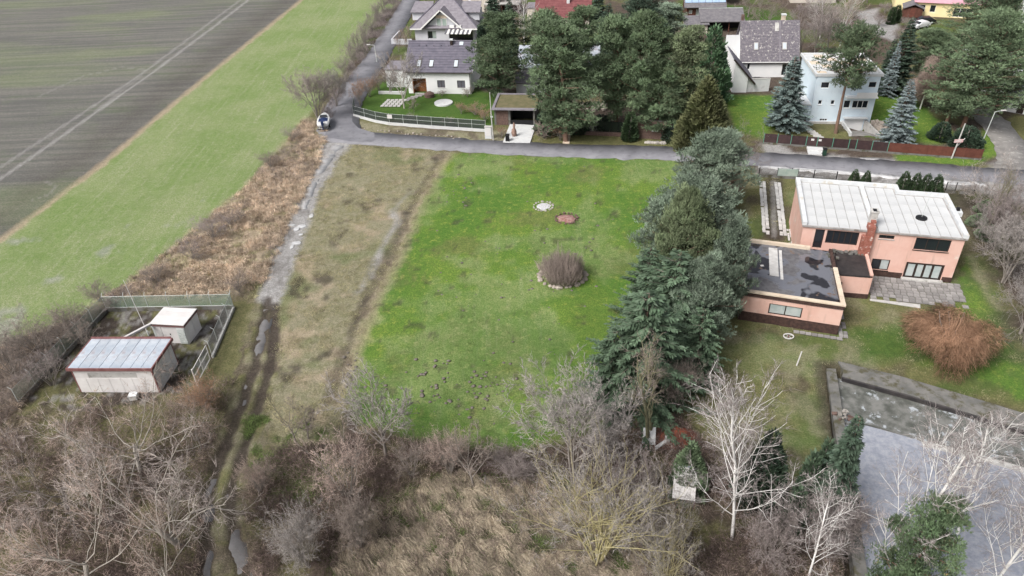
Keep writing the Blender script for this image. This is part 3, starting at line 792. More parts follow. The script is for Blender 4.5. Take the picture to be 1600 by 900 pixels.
# single-storey garage wing in front
GC = [(-6.55, -11.55), (3.35, -12.35), (3.3, -1.0), (-6.85, -.25)]
mb = MB()
fg, fl = between(GC[0], GC[1])
gop = [(2.85, 1.3, 6.15, 2.62)]
facade(mb, fg, 0, fl, 0, 3.2, gop, .2)
for a, b in ((GC[1], GC[2]), (GC[2], GC[3]), (GC[3], GC[0])):
    p_, l_ = between(a, b); facade(mb, p_, 0, l_, 0, 3.2)
mb.build('garage_wall', M['pink_plaster'], VL)
window(VL, fg, gop[0], 2, M['dark_frame'], M['curtain_glass'], fw=.11)
mb = MB().pbox(fg, .0, fl + .03, -.2, 1.15, -.02, .04)
mb.build('plinth', M['dark_brick'], VL)
p_, l_ = between(GC[1], GC[2]); MB().pbox(p_, 0, l_, -.2, 1.1, -.02, .035).build('plinth', M['dark_brick'], VL)
mb = MB().pbox(fg, -.05, fl + .05, 3.2, 3.62, -.3, .06)
mb.pbox(p_, .06, l_, 3.2, 3.62, -.3, .05)
mb.build('fascia', M['dark_brick'], VL)
MB().prism(GC, 3.05, 3.3).build('garage_roof', M['wet_roof'], VL)
mb = MB().pbox(fg, -.1, fl + .12, 3.62, 3.76, -.36, .12)
mb.pbox(p_, .37, 7.2, 3.62, 3.755, -.34, .12)
b_, lb = between(GC[2], GC[3]); mb.pbox(b_, 2.3, lb, 3.3, 3.66, -.35, .05)
a_, la = between(GC[3], GC[0]); mb.pbox(a_, .3, la - .3, 3.2, 3.68, -.3, .05)
mb.build('coping', M['cream_coping'], VL)
# broken upper end of the garage parapet and rubble by the villa wall
rb = MB()
for k in range(46):
    u, v = rng.uniform(2.6, 3.7), rng.uniform(-5.3, -.3)
    if k > 20: u, v = rng.uniform(3.4, 7.2), rng.choice([rng.uniform(-.9, -.2), rng.uniform(-.5, -.15)])
    s = rng.uniform(.08, .26); rb.box(u, u + s * 1.4, v, v + s, 3.28 if k <= 20 else 2.95, 3.3 + s * .9 if k <= 20 else 2.95 + s)
o = rb.build('rubble', M['dark_concrete'], VL); o['kind'] = 'stuff'
# link between garage wing and villa
mb = MB(); lp, ll = between((3.4, -5.15), (7.25, -5.0)); lop = [(.25, 1.1, .95, 1.9)]
facade(mb, lp, 0, ll, 0, 2.75, lop, .2)
lp2, ll2 = between((7.25, -5.0), (7.3, -.02)); facade(mb, lp2, 0, ll2, 0, 2.95)
mb.pbox(lp2, 0, ll2, 2.95, 3.15, -.32, 0)
mb.build('link_wall', M['pink_plaster'], VL)
window(VL, lp, lop[0], 1, M['dark_frame'], M['glass'])
MB().pbox(lp, 0, ll + .03, -.2, .6, -.02, .04).build('plinth', M['dark_brick'], VL)
MB().pbox(lp2, .01, ll2, -.2, .6, -.02, .03).build('plinth', M['dark_brick'], VL)
MB().prism([(3.36, -5.2), (6.95, -5.05), (6.98, -.03), (3.36, -.03)], 2.76, 2.92).build('link_roof', M['bitumen'], VL)

def local(parent_loc, rz, u, v, z=0.0):
    c, s = math.cos(rz), math.sin(rz)
    return (parent_loc[0] + u * c - v * s, parent_loc[1] + u * s + v * c, z)
VLOC, VR = (33.51, 72.54), R_(-15.13)
def vl(u, v, z=0.0): return local(VLOC, VR, u, v, z)

for (u, v, w, l, m) in ((-3.65, -7.45, .95, 5.9, 'first'), (-2.55, -8.0, .3, 6.1, 'second')):  # pale sheets added in place of a bright reflection in the roof water
    o = tag(MB().box(0, w, 0, l, 0, .06).build('reflection_sheet', M['white_slab'], None, loc=vl(u, v, 3.19)), 'wide pale sheet standing in for a reflection on the wet garage roof' if m == 'first' else 'narrow pale strip standing in for a reflection on the wet garage roof', 'sheet')
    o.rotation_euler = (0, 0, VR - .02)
o = MB().box(0, .35, 0, .3, 0, .05).build('board', M['white_slab'], None, loc=vl(-4.5, -5.8, 3.19)); o.rotation_euler = (0, 0, VR + .3)
tag(o, 'small white scrap of board on the wet garage roof', 'board')

an = thing('antenna', 'thin antenna mast weighted by a black round base on the white roof', 'antenna', vl(12.9, 3.7, 5.83), 0)
MB().tube((0, 0, 0), (0, 0, .16), .62, .6, 20).tube((0, 0, .16), (0, 0, .24), .45, .2, 16).build('base', M['black'], an)
MB().tube((0, 0, .2), (.35, .2, 3.3), .028, .018, 6).build('mast', M['galvanised'], an)
MB().tube((.02, .1, 3.0), (.68, .25, 3.05), .012, .012, 4).build('crossbar', M['galvanised'], an)

# slab terrace, slab drive, slab path: pieces of the setting
def slabs(name, origin, rz, cells, m, z=.03):
    root = tag(thing(name, None, None, (origin[0], origin[1], z), rz), kind='structure')
    cache = {}
    for (u, v, w, l) in cells:
        k = (round(w, 2), round(l, 2))
        if k not in cache:
            b = MB().prism([(.03, .03), (w - .03, .03), (w - .03, l - .03), (.03, l - .03)], -.08, .0)
            o = b.build('paving_slab', m); cache[k] = o.data; bpy.data.objects.remove(o)
        o = link('paving_slab', cache[k], root, (u, v, rng.uniform(-.015, .03)))
        o.rotation_euler = (rng.normal(0, .012), rng.normal(0, .012), rng.normal(0, .015))
    return root
cells = []
for j in range(8):
    for i in range(15):
        u, v = 7.6 + i * .66 + (j % 2) * .1, -5.05 + j * .6
        if j == 0 and rng.random() < .4: continue
        if i > 12 and j < 2 and rng.random() < .6: continue
        cells.append((u, v, .66, .6))
te = slabs('terrace', VLOC, VR, cells, M['slab_stone'], .02)
MB().box(11.5, 15.8, -.55, -.05, -.1, .14).build('step', M['concrete'], te)
MB().prism([(7.5, -5.4), (12.5, -5.9), (12.6, -5.2), (7.5, -5.1)], -.1, -.02).build('edging', M['concrete'], te)
cells = []
for u0 in (-3.45, -1.35):
    for j in range(32):
        for i in range(2):
            if rng.random() < .05: continue
            cells.append((u0 + i * .46 + rng.normal(0, .02), 7.4 + j * .48, .46, .48))
for j in range(16):
    for i in range(2):
        if rng.random() < .25: continue
        cells.append((-.38 + i * .3 - j * .005, 1.2 + j * .5, .3, .48))
slabs('slab_drive', VLOC, VR, cells, M['white_slab'], .02)
cells = [(3.5 + i * .45, -12.9 + j * .55, .45, .55) for j in range(9) for i in range(2) if rng.random() > .15] + [(-4.6 + i * .6, -12.75 - i * .05, .6, .5) for i in range(14) if i > 5]
slabs('slab_path', VLOC, VR, cells, M['slab_stone'], .01)

o = thing('spoked_wheel', 'white spoked wheel lying on the grass before the garage wing', 'wheel', (*G(1232, 526)[:2], .0))
rm = MB(); rr = []
for k in range(20):
    a = 2 * math.pi * k / 20
    rr.append([(math.cos(a) * (.5 + .05 * x), math.sin(a) * (.42 + .05 * x), .06 + .05 * y) for x, y in ((-1, -1), (1, -1), (1, 1), (-1, 1))])
rm.rings(rr + [rr[0]], False).build('rim', M['white_metal'], o)
for k in range(4): MB().tube((0, 0, .06), (math.cos(k * 1.57 + .4) * .48, math.sin(k * 1.57 + .4) * .4, .06), .025, .025, 5).build('spoke', M['galvanised'], o)
MB().tube((0, 0, .0), (0, 0, .14), .1, .08, 10).build('hub', M['rusty_trim'], o)
g = G(1245, 570); gt = G(1249, 547, 1.6)
mk = thing('marker_post', 'leaning white marker post on the mossy lawn', 'post', (g[0], g[1], -.1))
MB().tube((0, 0, 0), (.25, .15, 1.6), .07, .06, 8).build('post', M['white_metal'], mk)
MB().tube((.25, .15, 1.6), (.255, .153, 1.66), .085, .05, 8).build('cap', M['concrete'], mk)

# ------------------------------------------------------------------ transformer building and hut in their fenced compound
TB = thing('transformer_building', 'long white utility building with seamed metal roof and dark red trim', 'building', (-43.08, 55.52, -.1), R_(-3.6))
mb = MB(); w_, d_, h_ = 8.05, 4.35, 3.1
f1 = Plane((0, 0, 0), (1, 0, 0), (0, -1, 0)); f2 = Plane((w_, 0, 0), (0, 1, 0), (1, 0, 0))
op1 = (1.5, 1.85, 6.4, 2.5); op2 = (.5, .1, 3.6, 2.75)
facade(mb, f1, 0, w_, 0, h_, [op1], .2); facade(mb, f2, 0, d_, 0, h_, [op2], .08)
facade(mb, Plane((0, d_, 0), (0, -1, 0), (-1, 0, 0)), 0, d_, 0, h_); facade(mb, Plane((w_, d_, 0), (-1, 0, 0), (0, 1, 0)), 0, w_, 0, h_)
mb.build('wall', M['white_metal'], TB)
vg = MB()
for k in range(5): vg.pbox(f1, 1.5, 6.4, 1.87 + k * .13, 1.93 + k * .13, -.12, -.02)
vw = MB().pbox(f1, 1.5, 6.4, 1.85, 2.5, -.24, -.2).build('vent', M['black'], TB); vg.build('louvre', M['concrete'], vw)
for k in range(2): MB().pbox(f2, .53 + k * 1.53, 2.03 + k * 1.53, .12, 2.72, -.08, -.03).build('door', M['white_metal'], TB)
for k in range(7): MB().pbox(f1, .02 + k * 1.15, 1.13 + k * 1.15, .05, 1.8, .003, .02).build('wall_panel', M['white_metal'], TB)
mb = MB().pbox(f1, -.02, .1, 0, 3.0, .0, .03); mb.pbox(f1, w_ - .1, w_ + .02, 0, 3.0, .0, .035); mb.pbox(f2, -.02, .1, 0, 3.0, 0, .03); mb.pbox(f2, d_ - .1, d_, 0, 3.0, 0, .03)
mb.box(-.25, w_ + .25, -.27, -.15, 2.96, 3.26); mb.box(w_ + .13, w_ + .25, -.15, d_ + .2, 2.96, 3.26); mb.box(-.25, -.13, -.15, d_ + .2, 2.96, 3.22); mb.box(-.13, w_ + .13, d_ + .1, d_ + .22, 2.96, 3.4)
mb.build('trim', M['rusty_trim'], TB)
ro = MB().prism([(-.13, -.15), (w_ + .13, -.15), (w_ + .13, d_ + .1), (-.13, d_ + .1)], 3.0, 3.16).build('roof', M['dark_concrete'], TB)
panel_grid(-.13, w_ + .13, -.15, d_ + .1, 8, 1, 3.16, M['zinc'], ro, .03)

HU = thing('utility_hut', 'small white hut with ribbed white roof inside the wire fence', 'hut', (-38.15, 63.17, -.1), R_(-8.5))
mb = MB(); w2, d2, h2 = 3.45, 2.75, 2.4
g1 = Plane((0, 0, 0), (1, 0, 0), (0, -1, 0)); g2 = Plane((w2, 0, 0), (0, 1, 0), (1, 0, 0))
facade(mb, g1, 0, w2, 0, h2, [(.7, .25, 1.7, 2.2)], .08); facade(mb, g2, 0, d2, 0, h2, [(.5, .2, 1.6, 2.1)], .08)
facade(mb, Plane((0, d2, 0), (0, -1, 0), (-1, 0, 0)), 0, d2, 0, h2); facade(mb, Plane((w2, d2, 0), (-1, 0, 0), (0, 1, 0)), 0, w2, 0, h2)
mb.build('wall', M['white_metal'], HU)
dr = MB().pbox(g1, .72, 1.68, .27, 2.18, -.08, -.03).build('door', M['white_metal'], HU); MB().pbox(g1, 1.55, 1.62, 1.1, 1.25, -.03, .02).build('handle', M['black'], dr)
MB().pbox(g2, .52, 1.58, .22, 2.08, -.08, -.03).build('door', M['white_metal'], HU)
mb = MB().pbox(g1, -.3, w2 + .15, 2.3, 2.5, .0, .16); mb.pbox(g2, -.02, d2 + .1, 2.3, 2.5, .0, .15)
mb.build('trim', M['rusty_trim'], HU)
ro = MB().prism([(-.3, -.16), (w2 + .15, -.16), (w2 + .15, d2 + .1), (-.3, d2 + .1)], 2.42, 2.55).build('roof', M['dark_concrete'], HU)
panel_grid(-.3, w2 + .15, -.16, d2 + .1, 1, 4, 2.55, M['white_metal'], ro, .05)
gr = MB()
for k in range(6): gr.pbox(g1, 2.55, 3.35, .1 + k * .33, .36 + k * .33, .05, .1)
gr.pbox(g1, 2.5, 3.4, .0, 2.1, .02, .05)
gr.build('air_grille', M['galvanised'], HU)
pg = thing('pipe_duct', 'white duct leaning between the hut and the utility building', 'duct', local((-38.15, 63.17), R_(-8.5), .0, .3, 0), R_(-8.5))
MB().slab((-.3, -.3, 2.3), (.0, -.3, 2.3), (-1.2, -3.6, 2.75), (-1.5, -3.6, 2.75), .18).build('duct', M['white_metal'], pg)
MB().box(-.28, -.05, -.28, -.12, 0, 2.2).build('bracket', M['galvanised'], pg)
mp = thing('mast', 'thin white mast rising behind the small white hut', 'mast', (*G(232, 523)[:2], 0))
MB().tube((0, 0, 0), (-1.0, 1.0, 6.6), .045, .025, 8).build('pole', M['white_metal'], mp)
MB().tube((0, 0, -.1), (0, 0, .5), .09, .08, 8).build('base', M['galvanised'], mp)
o = thing('meter_box', 'low pale concrete box half hidden in scrub before the utility building', 'box', (*G(210, 622)[:2], -.05), .1)
MB().box(-.35, .35, -.3, .3, 0, .5).build('body', M['concrete'], o); MB().box(-.4, .4, -.35, .35, .5, .58).build('lid', M['white_coping'], o)

def mesh_panel(p0, p1, z0, z1, sp=.14, w=.014):
    """crossing diagonal wires of a chain-link panel"""
    p0, p1 = np.array(p0[:2]), np.array(p1[:2]); L = np.linalg.norm(p1 - p0); e = (p1 - p0) / L; H = z1 - z0
    vs, qs = [], []
    for s in np.arange(-H, L, sp):
        for sg in (1, -1):
            u0, u1 = max(s, 0), min(s + H, L)
            if u1 - u0 < .05: continue
            za, zb = (u0 - s, u1 - s) if sg > 0 else (H - (u0 - s), H - (u1 - s))
            for (u, z, du) in ((u0, za, -w), (u0, za, w), (u1, zb, w), (u1, zb, -w)):
                q = p0 + e * (u + du); vs.append((q[0], q[1], z0 + z))
            n = len(vs); qs.append((n - 4, n - 3, n - 2, n - 1))
    return vs, qs

def wire_fence(name, label, pts, h, step, post_m, wire_m, post_r=.035, base=None, arm=0.0, cat='fence', sp=.14, w=.014, rails=2):
    root = thing(name, label, cat, (float(pts[0][0]), float(pts[0][1]), 0))
    o0 = np.array([pts[0][0], pts[0][1], 0.])
    for a, b in zip(pts, pts[1:]):
        a, b = np.array([a[0], a[1], 0.]) - o0, np.array([b[0], b[1], 0.]) - o0
        L = np.linalg.norm(b - a); n = max(1, round(L / step)); e = (b - a) / L; nn = np.array([-e[1], e[0], 0])
        z0 = .05
        if base:
            MB().add([tuple(a - nn * .1 + np.array([0, 0, z])) for z in (-.25, base[0])] + [tuple(a + nn * .1 + np.array([0, 0, z])) for z in (-.25, base[0])] + [tuple(b - nn * .1 + np.array([0, 0, z])) for z in (-.25, base[0])] + [tuple(b + nn * .1 + np.array([0, 0, z])) for z in (-.25, base[0])],
                     [(0, 1, 3, 2), (4, 6, 7, 5), (0, 4, 5, 1), (2, 3, 7, 6), (1, 5, 7, 3), (0, 2, 6, 4)]).build('base_wall', base[1], root)
            z0 = base[0]
        for k in range(n + (1 if b is not None and k_last(pts, b, o0) else 0)):
            p = a + e * (L * k / n)
            m_ = MB().tube(p + np.array([0, 0, -.2]), p + np.array([0, 0, h]), post_r, post_r, 6)
            if arm: m_.tube(p + np.array([0, 0, h]), p + nn * arm + np.array([0, 0, h + abs(arm)]), post_r * .8, post_r * .7, 5)
            m_.build('post', post_m, root)
        rl = MB()
        for k in range(rails):
            z = z0 + .05 + (h - z0 - .1) * k / max(rails - 1, 1)
            rl.tube(a + np.array([0, 0, z]), b + np.array([0, 0, z]), .016, .016, 4)
        rl.build('rail', post_m, root)
        for k in range(n):
            v, q = mesh_panel(a + e * (L * k / n), a + e * (L * (k + 1) / n), z0 + .03, h - .03, sp, w)
            if v: link('wire_mesh', np_mesh('wire_mesh', v, quads=q, m=wire_m), root)
    return root
def k_last(pts, b, o0): return np.allclose(np.array(pts[-1][:2]), (b + o0)[:2])
t_ = lambda x, y: G(x / 3.9125, 430 + y / 3.9125)
FP = [t_(120, 790), t_(655, 215), t_(1430, 200), t_(1300, 500), t_(1200, 690)]
wire_fence('wire_fence', 'green chain-link fence round the utility compound, beside the scrub', [FP[0], FP[1], FP[2]], 1.95, 2.55, M['galvanised'], M['green_wire'], .035, (.35, M['dark_concrete']), .3, w=.015)
wire_fence('wire_fence', 'grey chain-link fence of the compound beside the muddy track', [FP[2], FP[3]], 1.95, 2.4, M['galvanised'], M['grey_wire'], .035, (.2, M['concrete']), -.3, w=.016)
GT = thing('gate', 'open framed white gate leaf of the utility compound', 'gate', (float(FP[3][0]) - .1, float(FP[3][1]) - .4, 0))
gv = (FP[4] - FP[3])[:3]; e = gv / np.linalg.norm(gv); L = 3.9
mb = MB(); P_ = lambda u, z: e * u + np.array([0, 0, z])
for z in (.12, 1.05, 1.85): mb.tube(P_(0, z), P_(L, z), .05, .05, 6)
for u in (0, L / 2, L): mb.tube(P_(u, .1), P_(u, 1.87), .05, .05, 6)
mb.build('gate_frame', M['white_metal'], GT)
v, q = mesh_panel(P_(0, 0), P_(L, 0), .14, 1.83, .12, .013); link('wire_mesh', np_mesh('wire_mesh', v, quads=q, m=M['grey_wire']), GT)
MB().tube(P_(L, -.2), P_(L, 2.0), .07, .07, 8).build('gate_post', M['white_metal'], GT)

# ------------------------------------------------------------------ boat on its trailer at the road end
bg_ = G(506, 205)
BT = thing('motorboat', 'small white motorboat with dark blue cockpit cover at the road end', 'boat', (bg_[0], bg_[1], 0), R_(6))
rings = []
for t, w, zt, zb in ((0, .95, 1.35, .62), (.25, 1.06, 1.38, .55), (.5, 1.08, 1.42, .52), (.75, .85, 1.5, .58), (.92, .42, 1.58, .8), (1, .05, 1.62, 1.2)):
    y = t * 4.8
    rings.append([(0, y, zb), (w * .75, y, zb + .18), (w, y, (zb + zt) / 2), (w, y, zt), (w * .8, y, zt + .05), (-w * .8, y, zt + .05), (-w, y, zt), (-w, y, (zb + zt) / 2), (-w * .75, y, zb + .18)])
MB().rings(rings).build('hull', M['boat_white'], BT, True)
MB().box(-.78, .78, .75, 2.5, 1.42, 1.47).add([(-.7, 1.0, 1.47), (.7, 1.0, 1.47), (.6, 2.4, 1.47), (-.6, 2.4, 1.47), (0, 1.2, 1.62), (0, 2.2, 1.66)], [(0, 1, 4), (1, 2, 5, 4), (2, 3, 5), (3, 0, 4, 5)]).build('cockpit_cover', M['boat_blue'], BT)
ws = MB(); ws.slab((-.75, 2.5, 1.45), (.75, 2.5, 1.45), (.55, 3.0, 1.85), (-.55, 3.0, 1.85), .03); ws.build('windscreen', M['glass'], BT)
for s in (-1, 1): MB().box(s * .55 - .22, s * .55 + .22, .15, .6, 1.4, 1.52).build('seat', M['boat_white'], BT)
MB().box(-.2, .2, -.45, .05, 1.2, 1.75).box(-.08, .08, -.42, -.1, .45, 1.2).tube((0, -.5, .5), (0, -.3, .5), .16, .1, 8).build('outboard_motor', M['boat_blue'], BT)
TR = thing('boat_trailer', 'two-wheeled trailer carrying the white motorboat', 'trailer', (bg_[0], bg_[1], 0), R_(6))
MB().box(-.75, -.65, -.2, 3.6, .45, .53).box(.65, .75, -.2, 3.6, .45, .53).box(-.65, .65, .0, .1, .45, .53).box(-.65, .65, 1.6, 1.7, .44, .52).box(-.05, .05, 3.4, 5.6, .44, .52).add([(-.7, 3.5, .45), (-.6, 3.5, .45), (.05, 4.6, .45), (-.05, 4.6, .45), (-.7, 3.5, .52), (-.6, 3.5, .52), (.05, 4.6, .52), (-.05, 4.6, .52)], [(0, 1, 2, 3), (4, 7, 6, 5), (0, 4, 5, 1), (2, 6, 7, 3)]).build('trailer_frame', M['galvanised'], TR)
for s in (-1, 1):
    w = MB().tube((s * .92 - .09, 1.65, .3), (s * .92 + .09, 1.65, .3), .31, .31, 16).build('wheel', M['tyre'], TR)
    MB().tube((s * .92 + s * .08, 1.65, .3), (s * .92 + s * .11, 1.65, .3), .17, .15, 12).build('rim', M['galvanised'], w)
    MB().box(s * .92 - .13, s * .92 + .13, 1.25, 2.05, .63, .67).build('mudguard', M['black'], TR)
MB().box(-.95, .95, -.3, -.22, .4, .55).build('light_bar', M['black'], TR)
MB().tube((0, 5.5, .0), (0, 5.5, .5), .04, .04, 6).build('jockey_wheel', M['galvanised'], TR)

# ------------------------------------------------------------------ white house with the dark tiled roof, and its fence
H1L, H1R = (-14.36, 138.41), R_(-8.8)
H1 = thing('house', 'white house with slate-dark tiled roof and three skylights', 'house', (*H1L, -.1), H1R)
f = Plane((0, 0, 0), (1, 0, 0), (0, -1, 0)); D = 9.0; EZ, RZ, RV = 4.45, 8.25, 5.6
ops = [(1.75, 1.15, 3.25, 2.6), (5.6, 1.15, 7.15, 2.6), (-3.1, .0, -.4, 2.95)]
mb = MB(); facade(mb, f, -4.0, 8.25, 0, EZ, ops, .25)
for x, e_, n_ in ((8.25, (0, 1, 0), (1, 0, 0)), (-4.0, (0, 1, 0), (-1, 0, 0))):
    mb.add([(x, 0, 0), (x, D + 2.2, 0), (x, D + 2.2, EZ), (x, RV, RZ - .1), (x, 0, EZ)], [(0, 1, 2, 3, 4)])
mb.quad((-4, D + 2.2, 0), (8.25, D + 2.2, 0), (8.25, D + 2.2, EZ), (-4, D + 2.2, EZ))
mb.build('wall', M['white_plaster'], H1)
window(H1, f, ops[0], 2, M['dark_frame'], M['blind'], fw=.07, sill=M['white_frame']); window(H1, f, ops[1], 2, M['dark_frame'], M['blind'], fw=.07, sill=M['white_frame'])
pr = MB().pbox(f, -3.08, -.42, .02, 2.93, -1.2, -1.1).build('porch', M['brown_wood'], H1)
for k in range(6): MB().pbox(f, -3.05 + k * .44, -2.65 + k * .44, .05, 2.9, -1.1, -1.06 + .02 * (k % 2)).build('plank', M['brown_wood'], pr)
MB().pbox(f, -3.08, -2.95, .0, 2.93, -1.06, .02).build('porch_post', M['brown_wood'], pr)
MB().pbox(f, -.55, -.42, 0, 2.93, -1.06, .02).build('porch_post', M['brown_wood'], pr)
mb = MB(); tiled(mb, (-4.5, -.45, EZ - .22), (8.75, -.45, EZ - .22), (8.75, RV, RZ + .1), (-4.5, RV, RZ + .1), 12, .05)
tiled(mb, (8.75, D + 2.65, EZ - .22), (-4.5, D + 2.65, EZ - .22), (-4.5, RV, RZ + .1), (8.75, RV, RZ + .1), 12, .05)
rf = mb.build('roof', M['slate_tile'], H1)
MB().tube((-4.55, RV, RZ + .14), (8.8, RV, RZ + .14), .13, .13, 8).build('ridge', M['slate_tile'], rf)
MB().box(8.753, 8.80, -.5, -.3, EZ - .35, EZ - .1).slab((8.76, -.45, EZ - .24), (8.80, -.45, EZ - .24), (8.80, RV, RZ + .08), (8.76, RV, RZ + .08), .25).build('bargeboard', M['white_frame'], H1)
MB().tube((-4.5, -.52, EZ - .3), (8.75, -.52, EZ - .3), .08, .08, 6).build('gutter', M['dark_frame'], H1)
MB().tube((8.1, -.1, 0), (8.1, -.1, EZ - .3), .05, .05, 6).build('downpipe', M['dark_frame'], H1)
def on_slope(u, t, lift, a=(-.45, EZ - .22), b=(RV, RZ + .1)):
    return (u, a[0] + (b[0] - a[0]) * t + -.53 * lift, a[1] + (b[1] - a[1]) * t + .85 * lift)
for u in (-2.1, 0.25, 5.0):
    q = [on_slope(u, .16, .1), on_slope(u + .85, .16, .1), on_slope(u + .85, .40, .1), on_slope(u, .40, .1)]
    s = MB().slab(*q, .1).build('skylight', M['dark_frame'], rf)
    q = [on_slope(u + .08, .18, .115), on_slope(u + .77, .18, .115), on_slope(u + .77, .38, .115), on_slope(u + .08, .38, .115)]
    MB().slab(*q, .012).build('skylight_pane', M['skylight'], rf)
q = [on_slope(5.55, .86, .13), on_slope(6.3, .86, .13), on_slope(6.3, .97, .13), on_slope(5.55, .97, .13)]; MB().slab(*q, .1).build('roof_hatch', M['skylight'], rf)
c = MB().box(3.8, 4.25, 4.7, 5.15, 7.4, 8.75).build('chimney', M['dark_frame'], H1); MB().box(3.72, 4.33, 4.62, 5.23, 8.75, 8.95).build('cap', M['white_coping'], c)
for k in range(5): MB().tube((-2.3 + k * 1.45, 4.6, 7.5), (-2.3 + k * 1.45, 4.6, 7.95), .07, .07, 6).build('roof_vent', M['slate_tile'], rf)
mb = MB(); facade(mb, Plane((-9.3, 3.4, 0), (1, 0, 0), (0, -1, 0)), 0, 5.28, 0, 3.4, [(1.0, .9, 2.2, 2.2)], .2); facade(mb, Plane((-9.3, 8.5, 0), (0, -1, 0), (-1, 0, 0)), 0, 5.1, 0, 3.4)
mb.build('annex_wall', M['white_plaster'], H1); window(H1, Plane((-9.3, 3.4, 0), (1, 0, 0), (0, -1, 0)), (1.0, .9, 2.2, 2.2), 1, M['white_frame'], M['glass'])
MB().box(-9.5, -4.03, 3.2, 8.7, 3.4, 3.6).build('annex_roof', M['grey_tile'], H1)
MB().box(-9.9, -4.6, -.6, -.25, -.1, .5).build('garden_wall', M['pale_concrete'], H1)
h1 = lambda u, v, z=0.0: local(H1L, H1R, u, v, z)
o = MB().tube((0, 0, -.1), (0, 0, .5), .95, .95, 20).tube((0, 0, .5), (0, 0, .8), .8, .45, 16).build('stone_planter', M['brick_mix'], None, loc=(*G(671, 150)[:2], 0)); tag(o, 'round brick planter beside the brown wooden porch', 'planter')
# round white pool cover in the lawn, stepping stones, slab patch
g = G(693, 160.5)
pc = thing('garden_pool', 'round white covered garden pool set in the lawn', 'pool', (g[0], g[1], -.02)); MB().tube((0, 0, -.2), (0, 0, .12), 1.75, 1.72, 28).build('rim', M['pale_concrete'], pc); MB().tube((0, 0, .12), (0, 0, .16), 1.55, 1.4, 28).build('cover', M['pale_concrete'], pc)
sp = tag(thing('stepping_path', None, None, (*H1L, 0), H1R), kind='structure')
for k, (x, y) in enumerate(((659.5, 147), (654, 149), (647, 151.5), (642, 153.5), (634, 156))):
    g = G(x, y); c_, s_ = math.cos(-H1R), math.sin(-H1R); dx, dy = g[0] - H1L[0], g[1] - H1L[1]
    o = MB().prism([(-.75, -.4), (.7, -.42), (.75, .4), (-.7, .42)], -.1, .03).build('stepping_stone', M['slab_stone'], sp, loc=(dx * c_ - dy * s_, dx * s_ + dy * c_, 0))
g0, g1_ = G(598, 167), G(620, 160)
sp = tag(thing('slab_patch', None, None, (float(G(594, 166.5)[0]), float(G(594, 166.5)[1]), 0), R_(-6)), kind='structure')
for i in range(5):
    for j in range(4): MB().box(0, .6, 0, .8, -.08, .02).build('paving_slab', M['concrete'], sp, loc=(i * .78 + j * .16, j * 1.0, rng.uniform(0, .03)))
zz = lambda x, y: (540 + x / 6.667, 100 + y / 6.667)
FH = [G(*zz(85, 540)), G(*zz(320, 605)), G(*zz(460, 628)), G(*zz(900, 662)), G(*zz(1460, 700))]
wire_fence('garden_fence', 'grey wire fence on a pale kerb round the corner garden', FH, 1.95, 2.75, M['galvanised'], M['dark_wire'], .035, (.32, M['pale_concrete']), 0, sp=.10, w=.03, rails=3)
wire_fence('garden_fence', 'short grey wire fence running up the lane beside the corner garden', [G(*zz(85, 540)), G(555, 168)], 1.95, 2.6, M['galvanised'], M['dark_wire'], .035, (.32, M['pale_concrete']), 0, sp=.10, w=.03, rails=3)
g = G(*zz(470, 632)); sg = thing('notice_board', 'small white blank notice on the corner garden fence', 'sign', (g[0], g[1] - .08, 0), R_(-16))
MB().box(-.45, .45, -.02, .02, 1.15, 1.85).build('board', M['white_metal'], sg); MB().box(-.4, -.36, .0, .1, 1.2, 1.8).box(.36, .4, 0, .1, 1.2, 1.8).build('bracket', M['galvanised'], sg)
for k in range(26):
    g = G(560 + rng.uniform(0, 190), 202 + 12 * 1 + rng.uniform(-8, 4) * .5 - 3); g = G(565 + k * 6 + rng.uniform(-3, 3), 201 + k * .55 + rng.uniform(-2, 3)); s = rng.uniform(.08, .2)
    rings = [[(math.cos(a) * s * r * rng.uniform(.8, 1.2), math.sin(a) * s * r, z * s) for a in np.linspace(0, 5.4, 7)] for r, z in ((1, -.3), (1.05, .3), (.6, .7))]
    o = MB().rings(rings).build('verge_stone', M['pale_stone'], None, loc=(g[0], g[1], -.05)); tag(o, 'field stone lying on the grass bank below the corner garden fence', 'stone', 'stones along the grass bank')
# meter cabinet and pole
g = G(763, 216); mc = thing('meter_cabinet', 'tall white meter cabinet at the end of the garden fence', 'cabinet', (g[0], g[1], -.1), R_(-10))
MB().box(-.55, .55, 0, .5, 0, 2.0).build('body', M['white_coping'], mc); MB().box(-.6, .6, -.05, .55, 2.0, 2.1).build('cap', M['concrete'], mc); MB().box(-.45, .45, -.02, .0, .5, 1.85).build('door', M['white_metal'], mc)
g = G(771, 219); ul = thing('utility_pole', 'slim grey pole beside the white meter cabinet', 'pole', (g[0], g[1], -.1))
MB().tube((0, 0, 0), (-.15, 0, 4.4), .12, .09, 8).tube((-.15, 0, 4.4), (-.2, 0, 8.2), .09, .06, 8).build('pole', M['concrete'], ul); MB().box(-.3, .1, -.1, .1, 4.0, 4.25).build('box', M['galvanised'], ul)

